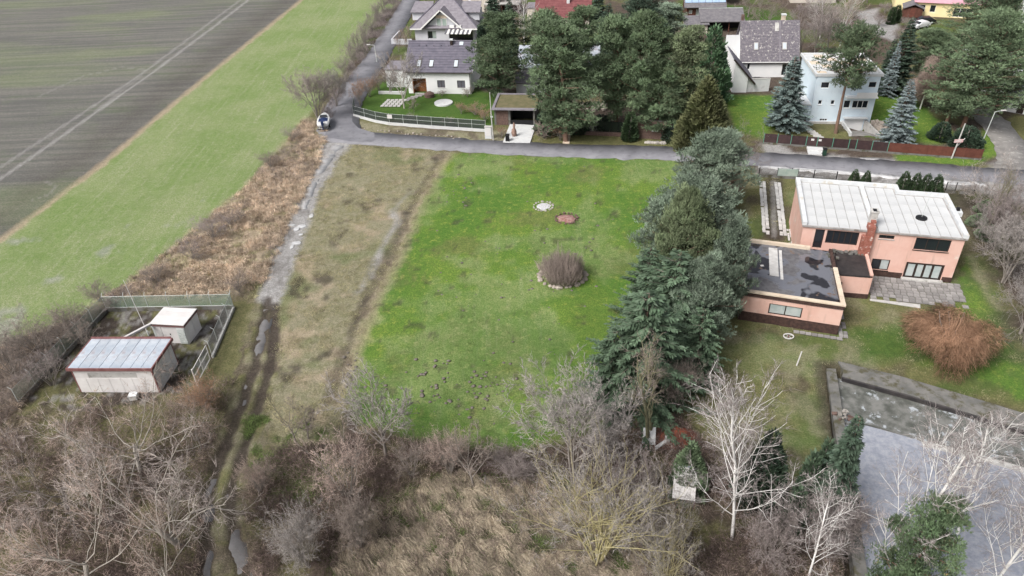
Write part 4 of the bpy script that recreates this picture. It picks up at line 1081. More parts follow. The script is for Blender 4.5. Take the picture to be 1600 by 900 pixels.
def street_lamp(base, top, label, lean, head):
    g = G(*base); h = height_at(base, top)
    t = thing('street_lamp', label, 'street lamp', (g[0], g[1], -.1))
    MB().tube((0, 0, 0), (lean, 0, h), .09, .055, 8).build('pole', M['galvanised'], t)
    MB().tube((0, 0, 0), (0, 0, 1.0), .13, .12, 8).build('base', M['galvanised'], t)
    MB().tube((lean, 0, h), (lean + head * 1.1, 0, h + .18), .05, .04, 6).build('arm', M['galvanised'], t)
    MB().prism([(lean + head * .9, -.12), (lean + head * 1.6, -.1), (lean + head * 1.6, .1), (lean + head * .9, .12)], h + .12, h + .26).build('lamp_head', M['white_metal'], t)
street_lamp((589, 97), 70, 'street lamp beside the narrow lane up to the houses', -.1, -1)
street_lamp((1533, 226), 174, 'street lamp on the grass corner by the side road', .4, 1)
g = G(1487, 247); sp_ = thing('sign_pole', 'leaning concrete pole with brace and small pink sign', 'pole', (g[0], g[1], -.1))
hp = height_at((1487, 247), 192)
MB().tube((0, 0, 0), (.35, 0, hp), .12, .08, 8).build('pole', M['concrete'], sp_); MB().tube((.12, 0, 1.9), (1.3, .4, 3.0), .08, .07, 6).build('brace', M['concrete'], sp_)
s = MB().box(-.55, .75, -.2, -.14, 2.65, 3.15).build('sign', M['sign_pink'], sp_); MB().box(-.35, .5, -.206, -.2, 2.82, 2.98).build('sign_stripe', M['white_metal'], s)

# ------------------------------------------------------------------ big hipped house behind the white one
H2 = thing('house', 'large grey hipped-roof house with striped awning and gabled bay', 'house', (-20.7, 174.2, -.1), R_(-8.8))
f = Plane((0, .5, 0), (1, 0, 0), (0, -1, 0)); EZ = 3.1
mb = MB(); ops = [(3.6, .6, 5.6, 2.3), (8.6, .1, 14.2, 2.6)]
facade(mb, f, .6, 14.7, 0, EZ, ops, 1.0)
for x, n_ in ((.6, (-1, 0, 0)), (14.7, (1, 0, 0))): facade(mb, Plane((x, .5, 0), (0, 1, 0), n_), 0, 11.5, 0, EZ)
mb.add([(3.2, .3, EZ), (11.2, .3, EZ), (7.2, .3, 6.6)], [(0, 1, 2)])
mb.build('wall', M['grey_plaster'], H2)
window(H2, f, ops[0], 2, M['dark_frame'], [M['glass'], M['green_glass']], inset=.3)
window(H2, f, ops[1], 5, M['dark_frame'], M['glass'], inset=.8, name='terrace_door')
mb = MB(); A, B_, Cc, Dd = (-.3, -.3, EZ), (15.5, -.3, EZ), (15.5, 12.8, EZ), (-.3, 12.8, EZ); P1, P2 = (7.2, 6.6, 9.2), (8.0, 6.6, 9.2)
tiled(mb, A, B_, P2, P1, 14); tiled(mb, B_, Cc, P2, P2, 14) if 0 else mb.add([B_, Cc, P2], [(0, 1, 2)]); mb.add([Dd, A, P1], [(0, 1, 2)]); mb.add([Cc, Dd, P1, P2], [(0, 1, 2, 3)])
rf = mb.build('roof', M['grey_tile'], H2)
mb = MB(); tiled(mb, (2.6, -.7, EZ + .05), (2.6, 5.2, EZ + .05), (7.2, 5.2, 7.0), (7.2, -.7, 7.0), 8, .04, .14)
mb2 = MB(); tiled(mb, (11.8, 5.2, EZ + .05), (11.8, -.7, EZ + .05), (7.2, -.7, 7.0), (7.2, 5.2, 7.0), 8, .04, .14)
mb.build('bay_roof', M['grey_tile'], H2)
mb = MB(); mb.slab((2.55, -.76, EZ - .02), (2.55, -.70, EZ - .02), (7.2, -.70, 7.02), (7.2, -.76, 7.02), .3); mb.slab((11.85, -.70, EZ - .02), (11.85, -.76, EZ - .02), (7.2, -.76, 7.02), (7.2, -.70, 7.02), .3)
mb.box(-.3, 2.5, -.42, -.3, EZ - .28, EZ - .02); mb.box(11.9, 15.5, -.42, -.3, EZ - .28, EZ - .02)
mb.build('fascia', M['white_frame'], H2)
for a, b in (((-.3, -.3, EZ + .05), (7.2, 6.6, 9.25)), ((15.5, -.3, EZ + .05), (8.0, 6.6, 9.25))): MB().tube(a, b, .14, .14, 6).build('hip_ridge', M['slate_tile'], rf)
gb = Plane((0, .28, 0), (1, 0, 0), (0, -1, 0))
window(H2, gb, (6.0, 3.4, 7.1, 5.2), 1, M['white_frame'], M['green_glass'], inset=-.1); window(H2, gb, (7.3, 3.4, 8.4, 5.2), 1, M['white_frame'], M['green_glass'], inset=-.1)
MB().pbox(gb, 5.9, 8.5, 5.25, 5.9, .02, .08).build('gable_board', M['cream_coping'], H2)
for sx, x in ((-1, 1.8), (1, 13.2)):
    mb = MB(); mb.prism([(x - 2.2, 3.5), (x + 2.2, 3.5), (x + 2.2, 7.5), (x - 2.2, 7.5)], 4.0, 6.0).build('dormer', M['grey_plaster'], H2)
    MB().slab((x - 2.5, 2.9, 5.9), (x + 2.5, 2.9, 5.9), (x + 2.2, 7.6, 7.3), (x - 2.2, 7.6, 7.3), .15).build('dormer_roof', M['grey_tile'], H2)
aw = MB(); aw2 = MB()
for k in range(12):
    (aw if k % 2 else aw2).slab((8.2 + k * .5, -2.6, 2.5), (8.68 + k * .5, -2.6, 2.5), (8.68 + k * .5, .42, 3.0), (8.2 + k * .5, .42, 3.0), .04)
o = aw.build('awning', M['awning'], H2); aw2.build('awning_stripe', M['blind'], o)
for u in (9.0, 10.6): MB().box(u, u + 1.1, -.2, .27, 3.05, 3.75).build('air_conditioner', M['white_frame'], H2)
MB().box(12.2, 12.7, 8.0, 8.5, 6.0, 9.0).build('chimney', M['white_plaster'], H2)
# side terrace of the hipped house with white posts
mb = MB().box(-4.5, .4, -2.2, -1.9, 0, 1.2).box(-4.5, -4.2, -1.9, 5, 0, 1.2)
mb.build('terrace_wall', M['grey_plaster'], H2)

# ------------------------------------------------------------------ generic small gabled house used for the far row
def gable_house(loc, rz, label, w, d, ez, rz_, wm, rm, ops=(), over=.4, name='house', rows=10, axis='u', cat='house', fm='white_frame', gm='glass'):
    t = thing(name, label, cat, (loc[0], loc[1], -.1), rz)
    f = Plane((0, 0, 0), (1, 0, 0), (0, -1, 0)); mb = MB()
    facade(mb, f, 0, w, 0, ez, ops, .2)
    mb.quad((0, d, 0), (w, d, 0), (w, d, ez), (0, d, ez))
    if axis == 'u':
        for x in (0, w): mb.add([(x, 0, 0), (x, d, 0), (x, d, ez), (x, d / 2, rz_ - .08), (x, 0, ez)], [(0, 1, 2, 3, 4)])
    else:
        for x in (0, w): mb.quad((x, 0, 0), (x, d, 0), (x, d, ez), (x, 0, ez))
        for y in (0, d): mb.add([(0, y, ez), (w, y, ez), (w / 2, y, rz_ - .08)], [(0, 1, 2)])
    mb.build('wall', M[wm], t)
    mb = MB(); dz = (rz_ - ez) / ((d if axis == 'u' else w) / 2) * over
    if axis == 'u':
        tiled(mb, (-over, -over, ez - dz + .1), (w + over, -over, ez - dz + .1), (w + over, d / 2, rz_ + .1), (-over, d / 2, rz_ + .1), rows)
        tiled(mb, (w + over, d + over, ez - dz + .1), (-over, d + over, ez - dz + .1), (-over, d / 2, rz_ + .1), (w + over, d / 2, rz_ + .1), rows)
    else:
        tiled(mb, (-over, d + over, ez - dz + .1), (-over, -over, ez - dz + .1), (w / 2, -over, rz_ + .1), (w / 2, d + over, rz_ + .1), rows)
        tiled(mb, (w + over, -over, ez - dz + .1), (w + over, d + over, ez - dz + .1), (w / 2, d + over, rz_ + .1), (w / 2, -over, rz_ + .1), rows)
    t_roof = mb.build('roof', M[rm], t)
    for o in ops: window(t, f, o, 2 if o[2] - o[0] > 1 else 1, M[fm], M[gm], fw=.09)
    return t, t_roof, f

# mossy-roofed white house with its steep white side wing
MH, mr, mf = gable_house((46.0, 140.4), R_(-6.5), 'white house with steep mossy shingle roof and two small skylights', 10.2, 9.5, 3.3, 9.4, 'white_plaster', 'mossy_tile', [(1.0, 1.5, 1.6, 2.9), (7.6, .3, 9.4, 2.6)], .45, rows=16)
def gslope(u, t, lift, ez=3.0, rz_=9.5, d=9.5, over=.45): return (u, -over + (d / 2 + over) * t - .79 * lift, ez + (rz_ - ez) * t + .61 * lift)
for u in (2.1, 7.4):
    q = [gslope(u, .3, .1), gslope(u + .8, .3, .1), gslope(u + .8, .47, .1), gslope(u, .47, .1)]; s = MB().slab(*q, .1).build('skylight', M['concrete'], mr)
    q = [gslope(u + .12, .32, .12), gslope(u + .68, .32, .12), gslope(u + .68, .45, .12), gslope(u + .12, .45, .12)]; MB().slab(*q, .015).build('skylight_pane', M['skylight'], s)
q = [gslope(6.85, .02, .09), gslope(7.05, .02, .09), gslope(7.05, .98, .09), gslope(6.85, .98, .09)]; MB().slab(*q, .07).build('roof_ladder_strip', M['grey_tile'], mr)
q = [gslope(6.0, .74, .06), gslope(6.75, .74, .06), gslope(6.75, .94, .06), gslope(6.0, .94, .06)]; MB().slab(*q, .04).build('patched_tiles', M['concrete'], mr)
c = MB().box(7.3, 8.0, 5.0, 5.7, 8.0, 10.3).build('chimney', M['cream_coping'], MH); MB().box(7.2, 8.1, 4.9, 5.8, 10.3, 10.5).build('cap', M['white_coping'], c)
c = MB().box(-.2, .35, 5.2, 5.8, 8.2, 10.4).build('chimney', M['brick_mix'], MH)
MB().tube((-.4, -.5, 3.02), (10.6, -.5, 3.02), .08, .08, 6).build('gutter', M['white_frame'], MH)
# the wing: a wall that runs forward under one long steep roof
mb = MB(); mb.add([(-2.9, -8.6, 0), (-.3, -8.6, 0), (-.3, -8.6, 3.0), (-2.9, -8.6, 5.6)], [(0, 1, 2, 3)])
mb.quad((-.3, -8.6, 0), (-.3, -.4, 0), (-.3, -.4, 3.0), (-.3, -8.6, 3.0)); mb.quad((-2.9, -8.6, 0), (-2.9, 4, 0), (-2.9, 4, 5.6), (-2.9, -8.6, 5.6))
mb.quad((-2.9, 4, 0), (0, 4, 0), (0, 4, 7), (-2.9, 4, 7))
mb.build('wing_wall', M['white_plaster'], MH)
mb = MB(); tiled(mb, (1.1, -8.95, 1.75), (1.1, -.9, 1.75), (-3.2, -.9, 6.3), (-3.2, -8.95, 6.3), 9); mb.build('wing_roof', M['slate_tile'], MH)
MB().slab((1.15, -9.02, 1.72), (1.15, -8.95, 1.72), (-3.2, -8.95, 6.32), (-3.2, -9.02, 6.32), .28).build('bargeboard', M['dark_frame'], MH)
mc_ = lambda x, y: G(1100 + x / 3.75, y / 3.75)
gw = [mc_(215, 535), mc_(380, 532)]
cw = thing('garden_wall', 'pale rendered garden wall between white wing and blue spruce', 'wall', (gw[0][0], gw[0][1], 0)); L = np.linalg.norm(gw[1] - gw[0])
MB().box(0, L, -.15, .15, -.2, 2.2).build('wall', M['pale_concrete'], cw); MB().box(-.02, L + .02, -.2, .2, 2.2, 2.32).build('coping', M['concrete'], cw)
bn_ = MB
for k, x in enumerate((300, 318)):
    g = mc_(x, 462); g = G(1100 + x / 3.75, 128)
    o = thing('dark_pot', ('dark pot standing behind the pale garden wall, nearer the white wing', 'dark pot standing behind the pale garden wall, nearer the blue spruce')[k], 'pot', (g[0], g[1], -.1)); MB().rings([[(math.cos(a) * r, math.sin(a) * r, z) for a in np.linspace(0, 5.5, 9)] for r, z in ((.3, 0), (.45, .5), (.4, .95))]).build('pot', M['black'], o)

# ------------------------------------------------------------------ pale blue flat-roofed house
BHL, BHR = (46.97, 116.84), R_(-7.19)
BH = thing('house', 'pale blue flat-roofed house behind the bare-trunked pine', 'house', (*BHL, -.1), BHR)
f = Plane((0, 0, 0), (1, 0, 0), (0, -1, 0))
ops = [(10.15, 2.55, 12.65, 3.85), (8.8, 2.55, 9.85, 3.88), (4.7, 3.15, 5.3, 3.9), (6.7, 3.15, 7.3, 3.9), (9.5, -1.45, 12.6, .85), (5.5, .3, 6.75, .72), (4.6, 5.9, 5.9, 6.9), (12.0, 6.0, 13.2, 6.95)]
mb = MB(); facade(mb, f, 3.8, 13.6, -1.6, 7.9, ops, .22)
facade(mb, Plane((13.6, 0, 0), (0, 1, 0), (1, 0, 0)), 0, 9.8, -1.6, 7.9); facade(mb, Plane((3.8, 11, 0), (0, -1, 0), (-1, 0, 0)), 0, 11, 0, 7.9)
facade(mb, Plane((13.6, 11, 0), (-1, 0, 0), (0, 1, 0)), 0, 9.8, 0, 7.9); facade(mb, Plane((13.6, 9.8, 0), (0, 1, 0), (1, 0, 0)), 0, 1.2, 0, 7.9)
mb.build('wall', M['blue_plaster'], BH)
for k, (o, c) in enumerate(zip(ops, (3, 1, 1, 1, 0, 3, 1, 1))):
    if c: window(BH, f, o, c, M['white_frame'], M['glass'], fw=.09 if k < 2 else .07, sill=M['white_frame'] if k < 4 else None)
gd = MB().pbox(f, 9.52, 12.58, -1.45, .83, -.2, -.12).build('garage_door', M['white_plaster'], BH)
for k in range(5): MB().pbox(f, 9.55, 12.55, -1.42 + k * .45, -1.0 + k * .45, -.12, -.1).build('door_panel', M['white_plaster'], gd)
MB().pbox(f, 9.2, 12.9, .95, 1.12, .0, .7).build('door_canopy', M['white_coping'], BH)
MB().pbox(f, 8.7, 13.62, 4.55, 4.75, .002, 1.0).pbox(f, 10.2, 13.4, 4.75, 5.5, .9, 1.0).build('balcony', M['white_plaster'], BH)
MB().box(3.5, 13.9, -.02, 11.2, 7.9, 8.05).build('roof', M['concrete'], BH)
MB().box(3.45, 13.95, -.12, .22, 7.85, 8.3).box(3.45, 3.8, .22, 10.9, 7.85, 8.3).box(13.6, 13.95, .22, 10.9, 7.85, 8.3).box(3.45, 13.95, 10.9, 11.25, 7.85, 8.3).build('parapet', M['white_coping'], BH)
for i in range(6):
    for j in range(6): MB().box(3.9 + i * 1.6, 5.45 + i * 1.6, .3 + j * 1.75, 2.0 + j * 1.75, 8.05, 8.08 + rng.uniform(0, .01)).build('roof_panel', M['cream_coping'] if (i + j) % 3 == 0 else M['pale_concrete'], BH)
mb = MB(); facade(mb, Plane((.2, .4, 0), (1, 0, 0), (0, -1, 0)), 0, 3.59, 0, 2.9, [(.9, .05, 3.3, 1.0)], .3); facade(mb, Plane((.2, 6, 0), (0, -1, 0), (-1, 0, 0)), 0, 5.6, 0, 2.9); mb.build('porch_wall', M['blue_plaster'], BH)
MB().box(0, 3.79, .2, 6.1, 2.9, 3.1).build('porch_roof', M['white_coping'], BH)
MB().box(1.12, 3.48, .55, .62, .06, 1.0).build('cellar_door', M['dark_wood'], BH)
MB().pbox(f, 3.8, 9.15, -.1, .28, .003, .35).build('plinth', M['concrete'], BH)
bh = lambda u, v, z=0.0: local(BHL, BHR, u, v, z)
dr = tag(thing('garage_ramp', None, None, (*BHL, 0), BHR), kind='structure')
MB().slab((9.35, -5.4, .0), (13.2, -5.4, .0), (12.75, .0, -1.42), (9.35, .0, -1.42), .2).build('ramp', M['old_asphalt'], dr)
MB().prism([(9.05, -5.3), (9.35, -5.3), (9.35, -.02), (9.05, -.02)], -1.9, .35).build('retaining_wall', M['pale_concrete'], dr)
MB().prism([(13.2, -5.9), (13.5, -5.9), (12.98, -.02), (12.68, -.02)], -1.9, .45).build('retaining_wall', M['concrete'], dr)
sp = thing('stone_pile', 'heap of pale rubble blocks beside the sunken garage drive', 'stone pile', bh(14.3, -2.4))
for k in range(44):
    s = rng.uniform(.25, .5); u, v = rng.uniform(-.8, 1.3), rng.uniform(-2.7, 2.0); z = max(0, 1.1 - abs(u) * .7 - abs(v) * .2) * rng.uniform(.4, 1)
    o = MB().prism([(-s, -s * .6), (s, -s * .7), (s * .9, s * .6), (-s * .8, s * .7)], -s * .4, s * .5).build('block', M['pale_stone'], sp, loc=(u, v, z)); o.rotation_euler = (rng.normal(0, .3), rng.normal(0, .3), rng.uniform(0, 3))
pa = tag(thing('garden_path', None, None, bh(0, 0), BHR), kind='structure')
for k in range(8): MB().box(1.75 + k * .25 - 0, 3.0 + k * .25, -1.0 - k * .85, -.2 - k * .85, -.1, .025 + .004 * (k % 2)).build('paving_slab', M['concrete'], pa)
MB().box(.2, 9.0, -.18, .34, -.1, .06).build('apron', M['concrete'], pa)

# brown panel fence along the road in front of it
zf = lambda x, y: G(1160 + x / 3.636, 190 + y / 3.636)
FA, FB = zf(118, 122), zf(1352, 216)
FN = thing('panel_fence', 'long fence of dark brown panels on green posts before the pale blue house', 'fence', (FA[0], FA[1], 0), math.atan2(FB[1] - FA[1], FB[0] - FA[0]))
L = np.linalg.norm(FB - FA)
MB().box(0, L, -.1, .1, -.3, .18).build('base_wall', M['dark_concrete'], FN)
edges = [0, .066, .132, .205, .257, .33, .405, .44, .512, .585, .675, .76, .845, .925, 1.0]
for k, (a, b) in enumerate(zip(edges, edges[1:])):
    rust = a >= .58
    o = MB().box(a * L + .05, b * L - .05, -.03, .03, .2, 1.55).box(a * L + .05, b * L - .05, -.05, .05, 1.55, 1.6).build('fence_panel' if not (.2 < a < .25) else 'gate_panel', M['rust_panel'] if rust else M['brown_panel'], FN)
for k, a in enumerate(edges):
    MB().box(a * L - .045, a * L + .045, -.06, .06, -.2, 1.72).build('post', M['green_metal'] if a < .6 else M['rust_panel'], FN)
for k, u in enumerate((.233, .268)): MB().box(u * L - .22, u * L + .22, -.09, -.035, 1.05, 1.35).build('notice' if k else 'letterbox', M['white_metal'], FN)
g = zf(463, 190); bi = thing('wheelie_bin', 'dark green wheeled bin beside the fence gate', 'bin', (g[0], g[1], 0), -.25)
MB().prism([(-.27, -.3), (.27, -.3), (.27, .3), (-.27, .3)], 0.06, .95).build('body', M['green_metal'] if 0 else mat('bin_green', (.02, .05, .035), rough=.5), bi); MB().slab((-.31, -.34, 1.0), (.31, -.34, 1.0), (.31, .36, 1.06), (-.31, .36, 1.06), .07).build('lid', M['black'], bi)
for s in (-1, 1): MB().tube((s * .22, .32, .1), (s * .3, .32, .1), .1, .1, 10).build('wheel', M['tyre'], bi)
MB().box(-.25, .25, .3, .36, .9, .95).build('handle', M['black'], bi)
g0_ = zf(372, 160); e_ = tag(thing('gate_step', None, None, (g0_[0], g0_[1], 0), -.25), kind='structure'); MB().box(-.1, 2.3, -1.6, .9, -.1, .05).build('step', M['pale_concrete'], e_); MB().box(-.1, 2.2, -.4, .9, .05, .17).build('step', M['pale_concrete'], e_)

# villa's roadside fence: dark posts with thin wire panels
z7 = lambda x, y: G(1160 + x / 3.636, 190 + y / 3.636)
wire_fence('road_fence', 'dark low wire fence between the pink villa and the road', [z7(92, 310), z7(275, 318), z7(530, 336)], 1.45, 3.3, M['black'], M['dark_wire'], .07, (.22, M['dark_concrete']), 0, sp=.16, w=.008)
wire_fence('road_fence', 'short dark wire fence beyond the four clipped conifers', [z7(1150, 398), z7(1205, 401), z7(1310, 412)], 1.5, 3.0, M['black'], M['dark_wire'], .06, (.2, M['dark_concrete']), 0, sp=.16, w=.008)
gv = thing('villa_gate', 'pale green sheet gate leaf standing in the dark roadside fence', 'gate', (z7(192, 313)[0], z7(192, 313)[1] - .12, 0), -.2)
MB().box(0, 2.9, -.03, .03, .25, 1.35).build('panel', M['green_glass'], gv); MB().box(0, .06, -.05, .05, 0, 1.45).box(2.84, 2.9, -.05, .05, 0, 1.45).build('gate_frame', M['black'], gv)

# ------------------------------------------------------------------ grass-roofed garage, white drive, bins, stone and brick walls north of the road
z6 = lambda x, y, z=0.0: G(740 + x / 5, 140 + y / 5, z)
GA = z6(165, 270); GB = z6(480, 275)
GG = thing('garage', 'low garage with moss-grown flat roof and dark open front', 'garage', (GA[0], GA[1], -.1), math.atan2(GB[1] - GA[1], GB[0] - GA[0]))
L = np.linalg.norm(GB - GA)
MB().box(0, .35, -.1, 6.6, 0, 2.75).box(L - .3, L, -.1, 6.6, 0, 2.75).box(.35, L - .3, 6.2, 6.6, 0, 2.75).box(2.4, 2.75, 0, 6.2, 0, 2.75).build('wall', M['dark_concrete'], GG)
bw = MB().box(.35, 2.4, -.05, .3, 0, 2.5).build('brick_wall', M['brick_mix'], GG)
MB().box(2.75, L - .3, 3.0, 3.1, 0, 2.6).build('garage_door', M['black'], GG)
MB().box(-.3, L + .3, -.4, 6.9, 2.75, 2.95).build('roof', M['green_roof'], GG)
MB().box(-.35, L + .35, -.9, -.1, 2.95, 3.12).box(-.35, .1, -.1, 7.0, 2.95, 3.1).box(-.35, L + .35, 6.7, 7.1, 2.95, 3.11).build('roof_edge', M['grey_tile'], GG)
MB().box(2.8, L - .35, .0, .06, 0, .9).build('low_gate', M['black'], GG)
dq = [z6(228, 415), z6(440, 418), z6(488, 280), z6(285, 268)]
tag(MB().prism([p[:2] for p in dq], -.2, .05).build('driveway', M['pale_concrete']), kind='structure')
g = z6(265, 402); bi = thing('wheelie_bin', 'black wheeled bin on the white concrete driveway', 'bin', (g[0], g[1], .05), -.1)
MB().prism([(-.3, -.32), (.3, -.32), (.3, .32), (-.3, .32)], 0.06, 1.0).build('body', M['black'], bi); MB().slab((-.34, -.36, 1.04), (.34, -.36, 1.04), (.34, .38, 1.1), (-.34, .38, 1.1), .07).build('lid', M['tyre'], bi)
for s in (-1, 1): MB().tube((s * .24, .34, .1), (s * .32, .34, .1), .1, .1, 10).build('wheel', M['tyre'], bi)
for (x, y, h, lb) in ((318, 365, 2.4, 'tall brown wrapped shrub standing on the white driveway'), (265, 262, 1.7, 'thin pale wrapped post against the garage brick wall')):
    g = z6(x, y); o = thing('wrapped_plant', lb, 'plant', (g[0], g[1], .0))
    rr = [[(math.cos(a) * r * rng.uniform(.8, 1.2), math.sin(a) * r * rng.uniform(.8, 1.2), z * h) for a in np.linspace(0, 5.6, 9)] for r, z in ((.32, 0), (.45, .25), (.34, .5), (.16, .62), (.22, .8), (.08, 1))]
    if 'thin' in lb: rr = [[(x_ * .35, y_ * .35, z_) for x_, y_, z_ in r] for r in rr]
    MB().rings(rr).build('wrapping', mat('wrap', (.22, .14, .11), (.30, .20, .165), 3, rough=.95, bump=.6) if 'tall' in lb else M['cream_coping'], o); MB().tube((0, 0, -.1), (0, 0, .15), .3, .3, 8).build('pot', M['dark_concrete'], o)
# garden stairs
ga, gb_ = z6(722, 418), z6(738, 318)
st = tag(thing('garden_stairs', None, None, (ga[0], ga[1], 0), math.atan2(gb_[1] - ga[1], gb_[0] - ga[0]) - math.pi / 2), kind='structure')
for k in range(6): MB().box(-.55, .55, k * 1.05, k * 1.05 + .85, -.2, .06 + k * .06).build('step', M['cream_coping'], st)
def wallbox(a, b, h, t, name, label, m, cat='wall', cop=None):
    o = thing(name, label, cat, (a[0], a[1], -.1), math.atan2(b[1] - a[1], b[0] - a[0])); L = np.linalg.norm(b - a)
    MB().box(0, L, 0, t, 0, h).build('wall', M[m], o)
    if cop: MB().box(-.04, L + .04, -.05, t + .05, h, h + .1).build('coping', M[cop], o)
    return o, L
# gabion of stones
a, b = z6(842, 322), z6(968, 325); o = thing('gabion', 'grey stone-filled gabion wall beneath the big pine', 'wall', (a[0], a[1], -.1), math.atan2(b[1] - a[1], b[0] - a[0])); L = np.linalg.norm(b - a)
MB().box(.05, L - .05, .08, .8, 0, 2.0).build('core', M['dark_concrete'], o)
sm_ = None
for i in range(int(L / .36)):
    for j in range(6):
        if sm_ is None:
            r = [[(math.cos(q) * .17 * s, math.sin(q) * .17 * s, z) for q in np.linspace(0, 5.2, 6)] for s, z in ((.6, -.14), (1, 0), (.65, .14))]
            sm_ = MB().rings(r).build('stone', M['stone'], o)
            q = sm_
        else: q = link('stone', sm_.data, o)
        q.location = (.2 + i * .36 + (j % 2) * .15, .06 + rng.normal(0, .02), .18 + j * .33); q.rotation_euler = tuple(rng.uniform(0, 3, 3)); s = rng.uniform(.85, 1.25); q.scale = (s, s, s)
wallbox(z6(750, 345), z6(1200, 365), .55, .4, 'retaining_wall', 'low reddish brick retaining wall above the roadside grass', 'brick_mix')
o, L = wallbox(z6(1275, 375), z6(1500, 388), 3.0, .45, 'brick_wall', 'dark tall brick wall with a grey plate beside the road', 'brick_mix', cop='dark_concrete')
MB().box(L * .5, L * .72, -.06, -.003, 1.3, 1.75).build('plate', M['galvanised'], o)
hg, L = wallbox(z6(975, 330), z6(1180, 345), 2.0, .12, 'mesh_fence', 'dark green screen fence between gabion and brick wall', 'yew', 'fence')
for k in range(5): MB().tube((L * k / 4, -.03, 0), (L * k / 4, -.03, 2.1), .04, .04, 6).build('post', M['black'], hg)
o, L = wallbox(z6(1505, 385), z6(1600, 390), 2.2, .12, 'drive_gate', 'dark grey sheet gate next to the tall brick wall', 'blind', 'gate')
for k in range(8): MB().box(L * k / 8 + .02, L * (k + 1) / 8 - .02, -.03, -.003, .1, 2.15).build('slat', M['blind'], o)
for k in range(9):
    g = z6(1345 + k * 18, 412 + k * .6); s = rng.uniform(.25, .4)
    o = MB().rings([[(math.cos(a) * s * r * rng.uniform(.8, 1.2), math.sin(a) * s * r, z * s) for a in np.linspace(0, 5.4, 7)] for r, z in ((1, -.3), (1.05, .3), (.6, .75))]).build('kerb_stone', M['stone'], None, loc=(g[0], g[1], -.05)); tag(o, 'rough grey stone in the row under the tall brick wall', 'stone', 'stones under the brick wall')
# house hidden among the pines
hh = z6(420, 10, 0)
NH, nr, nf = gable_house((*G(812, 128)[:2],), R_(-8), 'low house with pale metal roof hidden among the pines', 15, 11, 3.2, 5.6, 'white_plaster', 'zinc', [(2, .8, 4, 2.4), (7, .8, 9, 2.4), (11, .3, 13, 2.4)], .5, rows=5, cat='house')
g = G(807, 146); SH, sr, sf = gable_house((g[0], g[1]), R_(-8), 'grey shed roof just above the moss-roofed garage', 5.5, 5, 2.2, 3.4, 'grey_plaster', 'grey_tile', (), .3, rows=5, name='shed', cat='shed')
RP = thing('rock_pile', 'pale rockery stones between the pines above the gabion', 'rockery', (*G(930, 168)[:2], -.1))
for k in range(22):
    s = rng.uniform(.3, .7); q = MB().rings([[(math.cos(a) * s * r * rng.uniform(.7, 1.2), math.sin(a) * s * r, z * s) for a in np.linspace(0, 5.4, 7)] for r, z in ((1, -.3), (1.05, .3), (.5, .8))]).build('stone', M['pale_stone'], RP, loc=(rng.uniform(-2.4, 2.4), rng.uniform(-1.5, 1.5), rng.uniform(0, .5)))

# ------------------------------------------------------------------ far row
RH, rr_, rf_ = gable_house((*G(838, 46)[:2],), R_(-8), 'red tiled house with white chimney behind the pines', 12.5, 12, 3.0, 6.4, 'beige_plaster', 'red_tile', [(1, .8, 2.5, 2.3)], .5, rows=14)
c = MB().box(7.0, 7.7, 3.6, 4.3, 4.5, 8.0).build('chimney', M['white_coping'], RH); MB().box(6.9, 7.8, 3.5, 4.4, 8.0, 8.2).build('cap', M['concrete'], c)
MB().box(.8, 11.5, 6.6, 10, 4.5, 8.2).build('upper_storey', M['blind'], RH)
for k in range(4): MB().box(1.4 + k * 2.6, 3.0 + k * 2.6, 6.5, 6.6, 6.8, 8.0).build('window', M['skylight'] if k % 2 else M['white_frame'], RH)
WB = thing('outbuilding', 'small beige outbuilding beside the red tiled house', 'outbuilding', (*G(824, 36)[:2], -.1), R_(-8)); MB().box(0, 3.6, 0, 5, 0, 3.6).build('wall', M['beige_plaster'], WB); MB().box(-.2, 3.8, -.2, 5.2, 3.6, 3.8).build('roof', M['grey_tile'], WB); MB().box(1.2, 2.2, -.04, -.003, .1, 2.1).build('door', M['dark_wood'], WB)
BB = thing('flat_house', 'beige flat-roofed house beyond the hipped roof', 'house', (*G(724, 22)[:2], -.1), R_(-8))
mb = MB(); f = Plane((0, 0, 0), (1, 0, 0), (0, -1, 0)); facade(mb, f, 0, 9.5, 0, 4.4, [(6.5, 1, 8.5, 2.8)], .2); facade(mb, Plane((9.5, 0, 0), (0, 1, 0), (1, 0, 0)), 0, 9, 0, 4.4); facade(mb, Plane((0, 9, 0), (0, -1, 0), (-1, 0, 0)), 0, 9, 0, 4.4); mb.build('wall', M['beige_plaster'], BB)
window(BB, f, (6.5, 1, 8.5, 2.8), 2, M['white_frame'], M['glass']); MB().box(-.4, 9.9, -.4, 9.4, 4.4, 4.7).build('roof', M['white_coping'], BB)
FB_ = thing('carport', 'flat grey carport roof beside the beige house', 'carport', (*G(757, 24)[:2], -.1), R_(-8)); MB().box(0, 9, 0, 6, 2.6, 2.85).build('roof', M['concrete'], FB_); MB().box(0, 9, 5.6, 5.9, 0, 2.6).build('wall', M['dark_wood'], FB_)
for u in (.1, 4.4, 8.7): MB().box(u, u + .2, .1, .3, 0, 2.6).build('post', M['dark_wood'], FB_)
